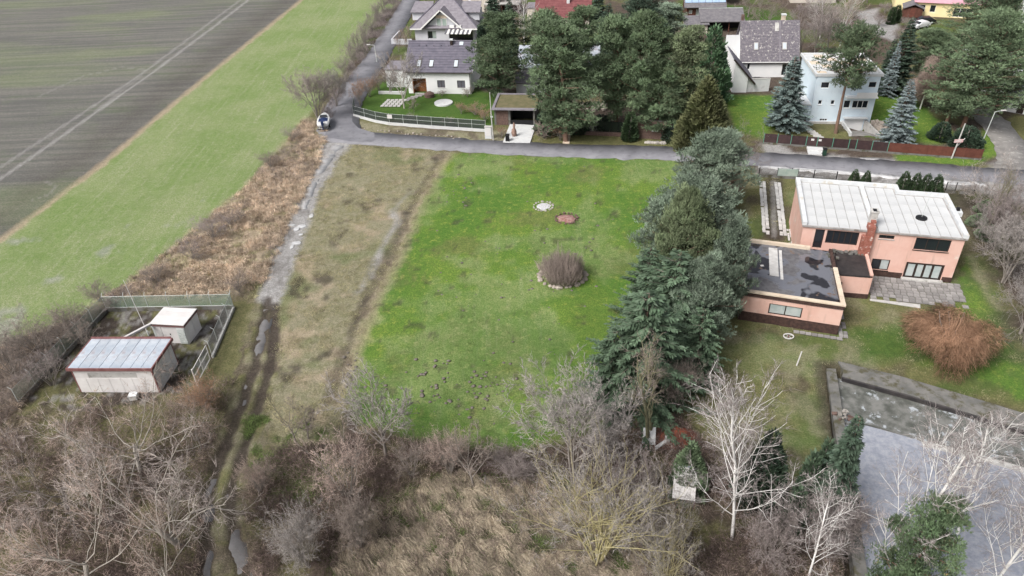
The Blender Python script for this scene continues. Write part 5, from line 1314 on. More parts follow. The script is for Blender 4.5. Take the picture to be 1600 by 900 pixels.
# timber house with solar panels
TH = thing('timber_house', 'brown timber house with solar panels on its roof', 'house', (*G(1072, 29)[:2], -.1), R_(-6)); f = Plane((0, 0, 0), (1, 0, 0), (0, -1, 0))
mb = MB(); ops = [(2.2, .7, 5.2, 2.2), (.5, 1.2, 1.3, 2.1)]; facade(mb, f, 0, 8.4, 0, 3.2, ops, .15); facade(mb, Plane((8.4, 0, 0), (0, 1, 0), (1, 0, 0)), 0, 8, 0, 3.2); facade(mb, Plane((0, 8, 0), (0, -1, 0), (-1, 0, 0)), 0, 8, 0, 3.2)
tw = mb.build('wall', M['dark_wood'], TH)
for k in range(8): MB().pbox(f, 5.4, 8.4, .05 + k * .38, .40 + k * .38, .003, .03).build('plank', M['dark_wood'], tw)
window(TH, f, ops[0], 3, M['white_frame'], M['curtain_glass']); window(TH, f, ops[1], 1, M['white_frame'], M['curtain_glass'])
mb = MB(); tiled(mb, (-.8, -1.2, 2.9), (9.2, -1.2, 2.9), (9.2, 4.6, 6.4), (-.8, 4.6, 6.4), 8); mb.slab((9.2, 9.5, 3.2), (-.8, 9.5, 3.2), (-.8, 4.6, 6.4), (9.2, 4.6, 6.4), .15); th = mb.build('roof', M['old_wood_roof'], TH)
for i in range(6):
    for j in range(3):
        u, v0, v1 = -.5 + i * 1.6, .22 + j * .26, .46 + j * .26
        P_ = lambda u, t: (u, -1.2 + 5.8 * t - .52 * .16, 2.9 + 3.5 * t + .86 * .16)
        MB().slab(P_(u, v0), P_(u + 1.5, v0), P_(u + 1.5, v1), P_(u, v1), .05).build('solar_panel', M['solar'], th)
DS = thing('long_shed', 'long open shed with dark grey roof behind the bright cypress', 'shed', (*G(1095, 50)[:2], -.1), R_(-6))
MB().slab((-.4, -.6, 2.5), (9.6, -.6, 2.5), (9.6, 4.2, 4.3), (-.4, 4.2, 4.3), .18).build('roof', M['old_wood_roof'], DS); MB().box(0, 9.2, 3.6, 3.8, 0, 3.6).build('back_wall', M['black'], DS)
for u in (.1, 3.1, 6.1, 9.0): MB().box(u, u + .18, 0, .18, 0, 2.5).build('post', M['dark_wood'], DS)
MB().box(-.35, 9.55, 4.1, 4.25, 4.3, 4.42).build('ridge', M['galvanised'], DS)
D2 = thing('low_shed', 'low dark roofed lean-to joined to the long shed', 'shed', (*G(1070, 52)[:2], -.1), R_(-6)); MB().box(0, 5, 0, 4, 0, 2.0).build('wall', M['beige_plaster'], D2); MB().slab((-.3, -.5, 2.1), (5.3, -.5, 2.1), (5.3, 4.2, 3.0), (-.3, 4.2, 3.0), .15).build('roof', M['old_wood_roof'], D2)
# yellow house and neighbours at the far corner
YH = thing('yellow_house', 'pale yellow house with pinkish hipped roof at the far corner', 'house', (*G(1428, 24)[:2], -.1), R_(-22)); f = Plane((0, 0, 0), (1, 0, 0), (0, -1, 0))
mb = MB(); ops = [(.8, 1.0, 2.0, 2.6), (3.0, 1.0, 4.2, 2.6), (8.0, .2, 12, 2.2)]; facade(mb, f, 0, 15, 0, 3.3, ops, .2); facade(mb, Plane((0, 10, 0), (0, -1, 0), (-1, 0, 0)), 0, 10, 0, 3.3); facade(mb, Plane((15, 0, 0), (0, 1, 0), (1, 0, 0)), 0, 10, 0, 3.3); mb.build('wall', M['yellow_plaster'], YH)
for o, c in zip(ops, (1, 1, 3)): window(YH, f, o, c, M['white_frame'], M['glass'])
mb = MB(); mb.add([(-.6, -.6, 3.2), (15.6, -.6, 3.2), (15.6, 10.6, 3.2), (-.6, 10.6, 3.2), (5, 5, 6.6), (10, 5, 6.6)], [(0, 1, 5, 4), (1, 2, 5), (2, 3, 4, 5), (3, 0, 4), (3, 2, 1, 0)]); mb.build('roof', M['pink_tile'], YH)
Y2 = thing('yellow_house', 'yellow gable of a neighbouring house beside the conifer hedge', 'house', (*G(1396, 14)[:2], -.1), R_(-22)); MB().box(0, 6, 0, 9, 0, 5.5).build('wall', M['yellow_plaster'], Y2); MB().slab((-.5, -.5, 5.4), (6.5, -.5, 5.4), (6.5, 4.5, 8), (-.5, 4.5, 8), .2).slab((6.5, 9.5, 5.4), (-.5, 9.5, 5.4), (-.5, 4.5, 8), (6.5, 4.5, 8), .2).build('roof', M['pink_tile'], Y2); MB().box(3.4, 4.4, -.06, -.003, 1, 2.6).build('window', M['glass'], Y2)
g = G(1410, 26); RS = thing('red_shed', 'small red wooden shed beside the parked cars', 'shed', (g[0], g[1], -.1), R_(-22)); MB().box(0, 4, 0, 4, 0, 2.2).build('wall', M['dark_wood'], RS); MB().slab((-.3, -.4, 2.1), (2.0, -.4, 3.1), (2.0, 4.4, 3.1), (-.3, 4.4, 2.1), .12).slab((2.0, -.4, 3.1), (4.3, -.4, 2.1), (4.3, 4.4, 2.1), (2.0, 4.4, 3.1), .12).build('roof', M['old_wood_roof'], RS); MB().box(1.4, 2.4, -.05, -.003, .05, 1.9).build('door', M['rust_panel'], RS)
def car(px, rz, label, m):
    g = G(*px); t = thing('parked_car', label, 'car', (g[0], g[1], 0), rz); L, Wd = 4.6, 1.8
    prof = [(-2.3, .35), (-2.28, .75), (-1.9, .92), (-1.2, 1.0), (-.6, 1.45), (1.1, 1.48), (1.9, 1.05), (2.25, .95), (2.3, .4)]
    MB().rings([[(x, y * Wd / 2 * (1 if z < 1.1 else .86), z) for x, z in prof] for y in (-1, -.97, .97, 1)]).build('body', m, t)
    for s in (-1, 1): MB().add([(-1.1, s * .86, 1.05), (1.7, s * .86, 1.08), (1.0, s * .79, 1.4), (-.55, s * .79, 1.4)], [(0, 1, 2, 3)]).build('side_window', M['glass'], t)
    MB().slab((-1.23, -.7, 1.04), (-1.23, .7, 1.04), (-.68, .66, 1.43), (-.68, -.66, 1.43), -.02).build('windscreen', M['glass'], t)
    for x in (-1.45, 1.4):
        for s in (-1, 1):
            w = MB().tube((x, s * .72, .33), (x, s * .93, .33), .33, .33, 14).build('wheel', M['tyre'], t); MB().tube((x, s * .92, .33), (x, s * .95, .33), .2, .18, 10).build('rim', M['galvanised'], w)
    for s in (-1, 1): MB().box(-2.31, -2.25, s * .6 - .2, s * .6 + .2, .62, .78).build('headlight', M['skylight'], t)
car((1443, 36), R_(-8), 'black car parked by the far yellow house', M['car_black'])
car((1437, 43), R_(24), 'white car parked in front of the black car', M['car_white'])
EB = thing('white_building', 'long low white building edge under the tall pines by the side road', 'building', (*G(1566, 172)[:2], -.1), R_(-40)); MB().box(0, 12, 0, 6, 0, 2.8).build('wall', M['white_plaster'], EB); MB().box(-.3, 12.3, -.3, 6.3, 2.8, 3.0).build('roof', M['white_coping'], EB); MB().box(2, 3, -.05, -.003, .05, 2.1).build('door', M['dark_frame'], EB)
E3, e3r, e3f = gable_house((*G(1500, 140)[:2],), R_(-20), 'white-walled house glimpsed through the tall pine crowns', 13, 9, 3.2, 6.0, 'white_plaster', 'white_coping', [(2, .8, 4, 2.3), (8, .8, 10, 2.3)], .4, rows=6)
E4, e4r, e4f = gable_house((*G(1590, 60)[:2],), R_(-25), 'grey-roofed house behind the tall pines at the far edge', 13, 10, 3.2, 7.0, 'white_plaster', 'galvanised', [(2, .8, 4, 2.3)], .4, rows=8)
g = G(1365, 2); E5, e5r, e5f = gable_house((g[0], g[1]), R_(-15), 'distant house with red roof beyond the weeping trees', 11, 9, 3.4, 6.6, 'beige_plaster', 'red_tile', (), .4, rows=6) if 0 else (None, None, None)
g = G(1235, 4); E6, e6r, e6f = gable_house((g[0], g[1]), R_(-10), 'distant house with red roof beyond the weeping trees', 11, 9, 3.0, 6.6, 'beige_plaster', 'red_tile', [(2, .8, 4, 2.3)], .4, rows=6)

# ------------------------------------------------------------------ old swimming pool
pw = lambda x, y, z=0.0: G(x, y, z)
pool = tag(thing('swimming_pool', None, None, (0, 0, 0)), kind='structure')
def band(pts0, pts1, z0a, z0b, z1a, z1b, name, m):
    """a strip between two surveyed lines; z at first and second line, bottom below"""
    v, fcs = [], []
    for a, b in zip(pts0, pts1): v += [(a[0], a[1], z0a), (b[0], b[1], z0b), (a[0], a[1], z1a), (b[0], b[1], z1b)]
    n = len(pts0)
    for i in range(n - 1):
        k = i * 4; fcs += [(k + 2, k + 3, k + 7, k + 6), (k, k + 2, k + 6, k + 4), (k + 1, k + 5, k + 7, k + 3), (k, k + 4, k + 5, k + 1)]
    fcs += [(0, 1, 3, 2), ((n - 1) * 4, (n - 1) * 4 + 2, (n - 1) * 4 + 3, (n - 1) * 4 + 1)]
    return MB().add(v, fcs).build(name, m, pool)
far_o = [pw(1318, 577, .1), pw(1420, 602, .1), pw(1520, 632, .1), pw(2000, 781, .1)]
far_i = [pw(1316, 588, .1), pw(1418, 616, .1), pw(1518, 646, .1), pw(2000, 797, .1)]
far_f = [pw(1318, 592, -.35), pw(1418, 621, -.35), pw(1518, 651, -.35), pw(2000, 801, -.35)]
band(far_o, far_i, -.9, -.9, .12, .1, 'far_wall', M['dark_concrete'])
band([p + np.array([0, 1.3, 0]) for p in far_o], [p + np.array([0, .06, 0]) for p in far_o], -.9, -.9, .05, .02, 'coping', M['dark_concrete'])
ledge = [pw(1330, 655, -.45), pw(1365, 664, -.45), pw(1440, 688, -.45), pw(1520, 708, -.45), pw(2000, 843, -.45)]
flo_t = [pw(1296, 588, -.42), pw(1350, 601, -.42), pw(1418, 621, -.42), pw(1518, 651, -.42), pw(2000, 801, -.42)]
flo_b = [pw(1312, 662, -.5), pw(1365, 664, -.5), pw(1440, 688, -.5), pw(1520, 708, -.5), pw(2000, 843, -.5)]
band(flo_t, flo_b, -1.3, -1.3, -.4, -.5, 'pool_floor', M['pool_floor'])
led2 = [p + np.array([-.05, -.55, 0]) for p in ledge]
band(ledge[2:], led2[2:], -1.3, -1.3, -.40, -.42, 'ledge', M['concrete'])
wl = [pw(1291, 576, .1), pw(1300, 640, .1), pw(1312, 720, .1), pw(1330, 860, .1), pw(1350, 1000, .1)]
wr = [pw(1306, 576, .1), pw(1316, 640, .1), pw(1330, 720, .1), pw(1350, 860, .1), pw(1372, 1000, .1)]
band(wr, wl, -.9, -.9, .10, .12, 'side_wall', M['dark_concrete'])
wp = [pw(1318, 655, -.62), pw(2000, 842, -.62), pw(2300, 1000, -.62), pw(1340, 1010, -.62)]
band([p + np.array([0, -.02, 0]) for p in far_i], [p + np.array([0, -.16, 0]) for p in far_i], -.9, -.9, .06, .0, 'joint', M['bitumen'])
tag(MB().prism([p[:2] for p in wp], -1.2, -.62).build('pool_water', M['pool_water']), kind='structure')
rk = thing('rubble_heap', 'broken reddish rubble lying on the pool side wall', 'rubble', (*G(1316, 652)[:2], .1))
for k in range(12):
    s = rng.uniform(.1, .25); o = MB().prism([(-s, -s * .6), (s, -s * .7), (s * .9, s * .6), (-s * .8, s * .7)], 0, s).build('block', M['brick_mix'] if k % 2 else M['stone'], rk, loc=(rng.uniform(-.7, .7), rng.uniform(-.5, .5), rng.uniform(-.05, .2))); o.rotation_euler = (rng.normal(0, .3), rng.normal(0, .3), rng.uniform(0, 3))

# ------------------------------------------------------------------ white panel, dumped white boards, leaf heap
g = G(1067, 792); PB = thing('hunting_box', 'white sheet-roofed wooden box among the brambles beside the birch', 'hide', (g[0], g[1], -.1), R_(-14))
MB().box(-.75, .72, -.1, 1.3, .9, 1.7).build('wall', M['old_wood_roof'], PB); MB().slab((-.95, -.5, 1.55), (.8, -.5, 1.55), (.8, 1.4, 3.2), (-.95, 1.4, 3.2), .07).build('roof', M['white_metal'], PB); MB().box(-.97, .82, 1.38, 1.5, 3.17, 3.27).build('ridge', M['zinc'], PB)
for u in (-.7, .8):
    for v in (-.05, 1.4): MB().box(u, u + .1, v, v + .1, -.1, .9).build('leg', M['dark_wood'], PB)
MB().box(-.2, .4, -.13, -.103, 1.0, 1.6).build('door', M['dark_wood'], PB)
g = G(1021, 699); JK = thing('dumped_boards', 'broken white boards dumped behind the twin-stemmed bare tree', 'debris', (g[0], g[1], -.1), .1)
MB().slab((-1.0, .2, .5), (.1, -.1, .5), (.45, 1.1, 1.4), (-.6, 1.3, 1.3), .08).build('board', M['boat_white'], JK); MB().slab((.0, -.5, .3), (1.4, .1, .6), (1.5, .5, .65), (.1, -.1, .35), .1).build('board', M['boat_white'], JK); MB().box(1.1, 1.45, .0, .45, 0, .9).build('board', M['white_metal'], JK); MB().box(-1.35, -1.25, -.5, -.4, 0, 1.1).build('stake', M['white_metal'], JK)
MB().box(-.5, 1.2, .0, .9, 0, .35).build('frame', M['dark_wood'], JK)
def heap(name, label, cat, base, rx, ry, h, m, seed):
    r = np.random.default_rng(seed); n, k = 22, 6; g = G(*base)
    rings = [[(math.cos(2 * math.pi * i / n) * rx * (1 - j / k) * r.uniform(.85, 1.12), math.sin(2 * math.pi * i / n) * ry * (1 - j / k) * r.uniform(.85, 1.12), -.1 + h * math.sin(j / k * 1.57) * r.uniform(.8, 1.1)) for i in range(n)] for j in range(k)]
    return tag(MB().rings(rings).build(name, m, None, True, loc=(g[0], g[1], 0)), label, cat)
heap('leaf_heap', 'reddish brown heap of leaves beside the dumped white boards', 'leaf heap', (1052, 682), 2.3, 1.5, .9, M['red_leaves'], 3)
heap('ash_patch', 'round pale ash patch of an old bonfire on the lawn', 'ash', (849, 322), 1.25, 1.3, .12, M['ash'], 4)
heap('bonfire_scar', 'reddish burnt soil patch of the second bonfire on the lawn', 'bonfire', (885, 341), 1.35, 1.25, .22, M['ember_soil'], 5)
for i, (c, n_, rad) in enumerate((((849, 322), 18, 1.35), ((885, 341), 18, 1.5))):
    g = G(*c)
    for k in range(n_):
        a = 2 * math.pi * k / n_ + rng.normal(0, .08); s = rng.uniform(.1, .2)
        o = MB().rings([[(math.cos(q) * s * r * rng.uniform(.8, 1.2), math.sin(q) * s * r, z * s) for q in np.linspace(0, 5.4, 6)] for r, z in ((1, -.4), (1.05, .3), (.6, .75))]).build('edge_stone', M['stone'] if i == 0 else M['brick_mix'], None, loc=(g[0] + math.cos(a) * rad, g[1] + math.sin(a) * rad, 0))
        tag(o, ('small grey stone in the ring round the pale ash patch', 'small brownish stone in the ring round the reddish burnt patch')[i], 'stone', ('stones round the ash patch', 'stones round the burnt patch')[i])
g = G(879, 432)
for k in range(30):
    a = 2 * math.pi * k / 30 + rng.normal(0, .05); s = rng.uniform(.2, .36)
    o = MB().rings([[(math.cos(q) * s * r * rng.uniform(.8, 1.25), math.sin(q) * s * r, z * s) for q in np.linspace(0, 5.4, 7)] for r, z in ((1, -.4), (1.08, .3), (.62, .8))]).build('border_stone', M['pale_stone'], None, loc=(g[0] + math.cos(a) * 2.75, g[1] + math.sin(a) * 2.3, -.02))
    tag(o, 'pale sandstone lump in the ring round the bare lawn bush', 'stone', 'stones round the lawn bush')
# puddles and pale ice crusts on the lane, water in the ruts
def patch(name, px, rx, ry, m, z, seed, parent=None):
    r = np.random.default_rng(seed); g = G(*px); n = 16
    pts = [(math.cos(2 * math.pi * i / n) * rx * r.uniform(.75, 1.2), math.sin(2 * math.pi * i / n) * ry * r.uniform(.75, 1.2)) for i in range(n)]
    return tag(MB().prism(pts, -.25, z).build(name, m, parent, loc=(g[0], g[1], 0)), kind='structure')
for k, (x, y, a, b) in enumerate(((463, 379, .7, .45), (471, 353, .55, .5), (463, 357, .4, .6), (453, 351, .7, .28), (486, 337, .3, .6), (456, 385, .25, .6), (470, 366, .3, .3))):
    patch('ice_patch', (x, y), a, b, M['ice'], -.035 + .002 * k, 20 + k)
M['lane_puddle'] = water_mat('lane_puddle', (.33, .325, .33), .08, 1.0, .05, (.42, .42, .425))
def wet(px, width, z, seed, m='puddle'):
    return strip('puddle', [G(*p)[:2] for p in px], width, z, M[m], .1, seed, .5)
wet([(530, 226), (514, 240), (500, 262), (484, 296), (474, 326)], [2.0, 2.4, 1.5, 1.4, .6], -.10, 61, 'lane_puddle')
wet([(418, 480), (408, 520), (398, 570), (384, 612), (362, 670)], [1.2, 1.5, 1.5, 1.8, 1.2], -.29, 63)
wet([(372, 720), (358, 770), (362, 830), (388, 900), (400, 955)], [1.2, 1.6, 2.2, 2.4, 2.0], -.285, 65)
wet([(332, 745), (322, 790), (320, 850), (316, 950)], [1.0, 1.2, 1.4, 1.6], -.295, 66)
# molehills: nobody would count them
mh_v, mh_f = [], []
mbx = MB(); r = np.random.default_rng(11)
spots = [(715 + r.normal(0, 75), 606 + r.normal(0, 30)) for _ in range(105)] + [(715 + r.normal(0, 14), 300 + r.normal(0, 12)) for _ in range(30)] + [(740 + r.uniform(-60, 200), 440 + r.normal(0, 70)) for _ in range(40)] + [(900 + r.normal(0, 60), 350 + r.normal(0, 60)) for _ in range(22)] + [(545 + r.normal(0, 6), 590 + r.normal(0, 26)) for _ in range(30)]
for (x, y) in spots:
    g = G(x, y); s = r.uniform(.06, .17); n = 8
    mbx.rings([[(g[0] + math.cos(2 * math.pi * i / n) * s * q * r.uniform(.75, 1.25), g[1] + math.sin(2 * math.pi * i / n) * s * q * r.uniform(.75, 1.25), -.07 + z * s) for i in range(n)] for q, z in ((1.3, 0), (.95, .25), (.4, .42))])
o = tag(mbx.build('soil_molehills', M['mound_soil'], None, True), 'scattered dark molehills across the lower part of the lawn', 'molehills', kind='stuff')

# ================================================================== plants
def unit(v): return v / (np.linalg.norm(v, axis=-1, keepdims=True) + 1e-9)

def perp(D, r):
    a = np.cross(D, r.normal(size=D.shape)); return unit(a)

def blades(P, D, w, r, tone):               # flat pointed blades: 1 triangle each
    s = perp(D, r) * np.asarray(w).reshape(-1, 1)
    n = len(P); V = np.empty((n, 3, 3)); V[:, 0], V[:, 1], V[:, 2] = P - s, P + s, P + D
    return V.reshape(-1, 3), np.arange(3 * n).reshape(n, 3), np.repeat(tone, 3)

def kites(P, D, w, r, tone, droop=0.0):     # broader sprays: 2 triangles each
    s = perp(D, r); s[:, 2] *= .45; s = unit(s) * np.asarray(w).reshape(-1, 1)
    n = len(P); V = np.empty((n, 4, 3)); m = P + D * .45
    V[:, 0], V[:, 1], V[:, 2], V[:, 3] = P, m + s, P + D - np.array([0, 0, droop]), m - s
    i = np.arange(n)[:, None] * 4
    return V.reshape(-1, 3), np.concatenate([i + [0, 1, 2], i + [0, 2, 3]]), np.repeat(tone, 4)

def spikes(P0, P1, w, r, tone):             # three-sided twigs, pointed
    D = P1 - P0; a = perp(D, r); b = np.cross(unit(D), a); w = np.asarray(w).reshape(-1, 1)
    n = len(P0); V = np.empty((n, 4, 3))
    for k in range(3):
        t = 2 * math.pi * k / 3; V[:, k] = P0 + w * (a * math.cos(t) + b * math.sin(t))
    V[:, 3] = P1
    i = np.arange(n)[:, None] * 4
    return V.reshape(-1, 3), np.concatenate([i + [0, 1, 3], i + [1, 2, 3], i + [2, 0, 3]]), np.repeat(tone, 4)

def pipes(P0, P1, R0, R1, r, n=5):
    D = unit(P1 - P0); a = perp(D, r); b = np.cross(D, a); m = len(P0); V = np.empty((m, 2 * n, 3))
    for k in range(n):
        t = 2 * math.pi * k / n; o = a * math.cos(t) + b * math.sin(t)
        V[:, k] = P0 + o * R0[:, None]; V[:, n + k] = P1 + o * R1[:, None]
    i = np.arange(m)[:, None] * (2 * n)
    q = np.concatenate([i + [k, (k + 1) % n, n + (k + 1) % n, n + k] for k in range(n)])
    return V.reshape(-1, 3), q

def join(parts):
    V, T, tn, o = [], [], [], 0
    for v, t, a in parts:
        V.append(v); T.append(t + o); tn.append(a); o += len(v)
    return np.concatenate(V), np.concatenate(T), np.concatenate(tn)

class Skel:
    def __init__(s): s.thick, s.thin = [], []       # (p0, p1, r0, r1)
    def limb(s, p, d, L, r0, r1, seg, wob, up, rr, thick):
        pts = [np.array(p, float)]; d = unit(np.array(d, float))
        for k in range(seg):
            d = unit(d + rr.normal(0, wob, 3) + np.array([0, 0, up]))
            pts.append(pts[-1] + d * L / seg)
        for k in range(seg):
            a, b = r0 + (r1 - r0) * k / seg, r0 + (r1 - r0) * (k + 1) / seg
            (s.thick if thick else s.thin).append((pts[k], pts[k + 1], a, b))
        return pts

def side_dir(d, ang, rr):
    a = np.cross(d, rr.normal(size=3)); a /= np.linalg.norm(a) + 1e-9
    return unit(d * math.cos(ang) + a * math.sin(ang))

def bare_skel(seed, h, spread, trunk=.32, n1=8, n2=7, n3=7, n4=4, stems=1, r0=.2, up=.05, ang=.9, crook=.14, start=.35, tw=.013, droop=0.0, lean=(0, 0), k1=.5, k2=.16):
    rr = np.random.default_rng(seed); S = Skel()
    for st in range(stems):
        if stems > 1:
            a = 2 * math.pi * st / stems + rr.normal(0, .4); tilt = rr.uniform(.15, .6) * spread / h * 1.2
            d0 = np.array([math.cos(a) * tilt, math.sin(a) * tilt, 1])
        else: d0 = np.array([rr.normal(0, .05) + lean[0], rr.normal(0, .05) + lean[1], 1.])
        TL = h * (trunk if stems == 1 else .75)
        tp = S.limb((rr.normal(0, .1 * (stems > 1)), rr.normal(0, .1 * (stems > 1)), -.15), d0, TL, r0, r0 * .55, 5, crook * .5, .02, rr, True)
        dend = unit(tp[-1] - tp[-2])
        for i in range(n1):
            t = start + (1 - start) * (i + .5) / n1; k = min(int(t * 5), 4); p = tp[k] + (tp[k + 1] - tp[k]) * (t * 5 - k)
            az = i * 2.4 + rr.normal(0, .4)
            el = ang * (1.15 - .55 * t)
            d = unit(np.array([math.cos(az) * math.sin(el) * spread / (h * .5), math.sin(az) * math.sin(el) * spread / (h * .5), math.cos(el)]))
            L1 = (h - p[2]) * .8 / max(d[2], .35) if d[2] > .5 else spread * .9
            L1 = min(L1, spread * 1.15) * rr.uniform(.75, 1.1)
            p1 = S.limb(p, d, L1, r0 * k1 * (1.1 - .4 * t), r0 * k2 * .6, 6, crook, up, rr, True)
            for j in range(n2):
                t2 = .25 + .75 * (j + rr.random()) / n2; k = min(int(t2 * 6), 5); q = p1[k] + (p1[k + 1] - p1[k]) * (t2 * 6 - k)
                dd = side_dir(unit(p1[k + 1] - p1[k]), rr.uniform(.5, 1.0), rr)
                L2 = L1 * rr.uniform(.28, .48) * (1.15 - .5 * t2)
                p2 = S.limb(q, dd, L2, r0 * k2, r0 * k2 * .35, 4, crook * 1.2, up * .8 - droop, rr, True)
                for m in range(n3):
                    t3 = .15 + .85 * (m + rr.random()) / n3; k = min(int(t3 * 4), 3); u = p2[k] + (p2[k + 1] - p2[k]) * (t3 * 4 - k)
                    d3 = side_dir(unit(p2[k + 1] - p2[k]), rr.uniform(.4, 1.0), rr); L3 = L2 * rr.uniform(.3, .55)
                    p3 = S.limb(u, d3, L3, tw * 1.3, tw * .9, 2, crook, up - droop * 2, rr, False)
                    for _ in range(n4):
                        e = p3[rr.integers(0, 2)] * .4 + p3[rr.integers(1, 3)] * .6
                        S.limb(e, side_dir(unit(p3[-1] - p3[0]), rr.uniform(.3, .9), rr), L3 * rr.uniform(.4, .8), tw, tw * .5, 1, crook, -droop, rr, False)
    return S, rr

def skel_meshes(name, S, rr, bark, twig):
    a = S.thick; P0, P1 = np.array([x[0] for x in a]), np.array([x[1] for x in a]); R0, R1 = np.array([x[2] for x in a]), np.array([x[3] for x in a])
    V, q = pipes(P0, P1 + unit(P1 - P0) * R1[:, None] * .3, np.maximum(R0, .009), np.maximum(R1, .006), rr, 5)
    tr = np_mesh('trunk', V, quads=q, m=bark, smooth=True, tone=np.full(len(V), .5))
    out = [('trunk', tr, None)]
    if S.thin:
        a = S.thin; P0, P1 = np.array([x[0] for x in a]), np.array([x[1] for x in a]); w = np.array([x[2] for x in a])
        V, t, tn = spikes(P0, P1, w, rr, rr.uniform(.2, .9, len(P0)))
        out.append(('twigs', np_mesh('twigs', V, tris=t, tone=tn, m=twig), 'stuff'))
    allp = np.concatenate([P1, np.array([x[1] for x in S.thick])])
    return out, float(np.percentile(allp[:, 2], 99.5)), float(np.percentile(np.hypot(allp[:, 0], allp[:, 1]), 95))

PROTO = {}
def bare(kind, seed, bark, twig, **kw):
    S, rr = bare_skel(seed, **kw); PROTO.setdefault(kind, []).append(skel_meshes(kind, S, rr, M[bark], M[twig]))

def pine(kind, seed, h=12, r=3.2, clear=.25, bark='pine_bark', needle='needle_pine', nl=46, dense=1.0, flat=.9, top=.35, up=.3):
    rr = np.random.default_rng(seed); S = Skel()
    tp = S.limb((0, 0, -.2), (rr.normal(0, .03), rr.normal(0, .03), 1), h * .97, .24, .05, 8, .03, .02, rr, True)
    CP, CR, CT = [], [], []
    for i in range(nl):
        t = clear + (1 - clear) * ((i + rr.random()) / nl); k = min(int(t * 8), 7); p = tp[k] + (tp[k + 1] - tp[k]) * (t * 8 - k)
        q = (t - clear) / (1 - clear); prof = r * (top + (1 - top) * min(1, (1 - q) * 1.9)) * (1 - .55 * max(0, .25 - q) / .25) * (1 if q < .92 else .6)
        az = i * 2.39996 + rr.normal(0, .3); L = prof * rr.uniform(.7, 1.08)
        d = np.array([math.cos(az), math.sin(az), .15 + .5 * q])
        lp = S.limb(p, d, L, .07 * (1.2 - q), .02, 4, .1, .05, rr, True)
        nc = 3 if L > r * .5 else 2
        for c in range(nc + 1):
            e = lp[-1] if c == 0 else lp[max(1, 4 - c)] + rr.normal(0, .45, 3) * np.array([1, 1, .35]) * (r / 3.2)
            CP.append(e + np.array([0, 0, .12])); CR.append(rr.uniform(.55, 1.0) * (r / 3.2) ** .6); CT.append(np.clip(rr.normal(.5, .2), .05, 1))
    CP.append(tp[-1]); CR.append(.6); CT.append(.6)
    CP, CR, CT = np.array(CP), np.array(CR), np.array(CT)
    nt = int(34 * dense); n = len(CP)
    U = unit(rr.normal(size=(n, nt, 3)) + np.array([0, 0, .45])); rad = CR[:, None] * rr.uniform(.45, 1, (n, nt))
    B = (CP[:, None, :] + U * rad[..., None] * np.array([1, 1, .5])).reshape(-1, 3); U = U.reshape(-1, 3); tone = np.repeat(CT, nt) + rr.normal(0, .12, n * nt)
    nb = 6; m = len(B)
    D = unit(np.repeat(U, nb, 0) * .9 + rr.normal(0, .5, (m * nb, 3)) + np.array([0, 0, up])) * rr.uniform(.20, .36, (m * nb, 1)) * np.repeat(np.repeat(rr.uniform(.75, 1.45, n), nt), nb)[:, None]
    V, t, tn = blades(np.repeat(B, nb, 0) - D * .3, D, np.full(m * nb, .034), rr, np.clip(np.repeat(tone, nb), 0, 1))
    ms, _, _ = skel_meshes(kind, S, rr, M[bark], M['twig_brown'])
    ms.append(('foliage', np_mesh('foliage', V, tris=t, tone=tn, m=M[needle]), 'stuff'))
    PROTO.setdefault(kind, []).append((ms, h, r))

def spruce(kind, seed, h=9.5, r=2.3, needle='needle_fir', whorl=.36, nb=9, droop=.25, base=.05, bark='pine_bark', power=.85, tiers=1.0):
    rr = np.random.default_rng(seed); S = Skel(); S.limb((0, 0, -.2), (0, 0, 1), h * .98 + .2, .17, .02, 8, .01, 0, rr, True)
    P, D, Wd, T = [], [], [], []
    z = h * base
    while z < h * .985:
        q = z / h; R = r * (1 - q) ** power * rr.uniform(.86, 1.1) + .08; n = max(4, int(nb * (.55 + .6 * (1 - q))))
        off = rr.uniform(0, 6.28)
        for i in range(n):
            az = off + 2 * math.pi * i / n + rr.normal(0, .16); L = R * rr.uniform(.62, 1.15); dr = droop * (1.1 - q) - .35 * q
            d = np.array([math.cos(az), math.sin(az), 0]); sd = np.array([-d[1], d[0], 0]); tb = np.clip(rr.normal(.5, .17), 0, 1)
            ns = max(4, int(L / .15)); zz = z + rr.normal(0, .1)
            for s in range(ns):
                t = .18 + .82 * (s + .5) / ns; p = np.array([0, 0, zz]) + d * L * t + np.array([0, 0, -dr * L * t + .28 * dr * L * t ** 2 * 1.3])
                ll = (.52 * (1 - t) + .24) * min(1, R / 1.1 + .25)
                for sg in (-1, 1, 0):
                    P.append(p + rr.normal(0, .03, 3)); v = d * (.75 if sg else 1.0) + sd * sg * .75 + np.array([0, 0, rr.normal(-.12, .14)])
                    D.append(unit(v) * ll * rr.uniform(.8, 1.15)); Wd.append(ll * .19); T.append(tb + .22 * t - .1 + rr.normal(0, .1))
            S.thin.append((np.array([0, 0, zz]), np.array([0, 0, zz]) + d * L * .8 + np.array([0, 0, -dr * L * .7]), .03, .01))
        z += whorl * rr.uniform(.85, 1.15) * (1 - .45 * q) * h / 9.5
    P, D, Wd, T = np.array(P), np.array(D), np.array(Wd), np.clip(np.array(T), 0, 1)
    V, t, tn = kites(P, D, Wd, rr, T, .02)
    ms, _, _ = skel_meshes(kind, S, rr, M[bark], M['twig_brown'])
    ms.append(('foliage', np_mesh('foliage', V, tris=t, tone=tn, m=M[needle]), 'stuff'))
    PROTO.setdefault(kind, []).append((ms, h, r))

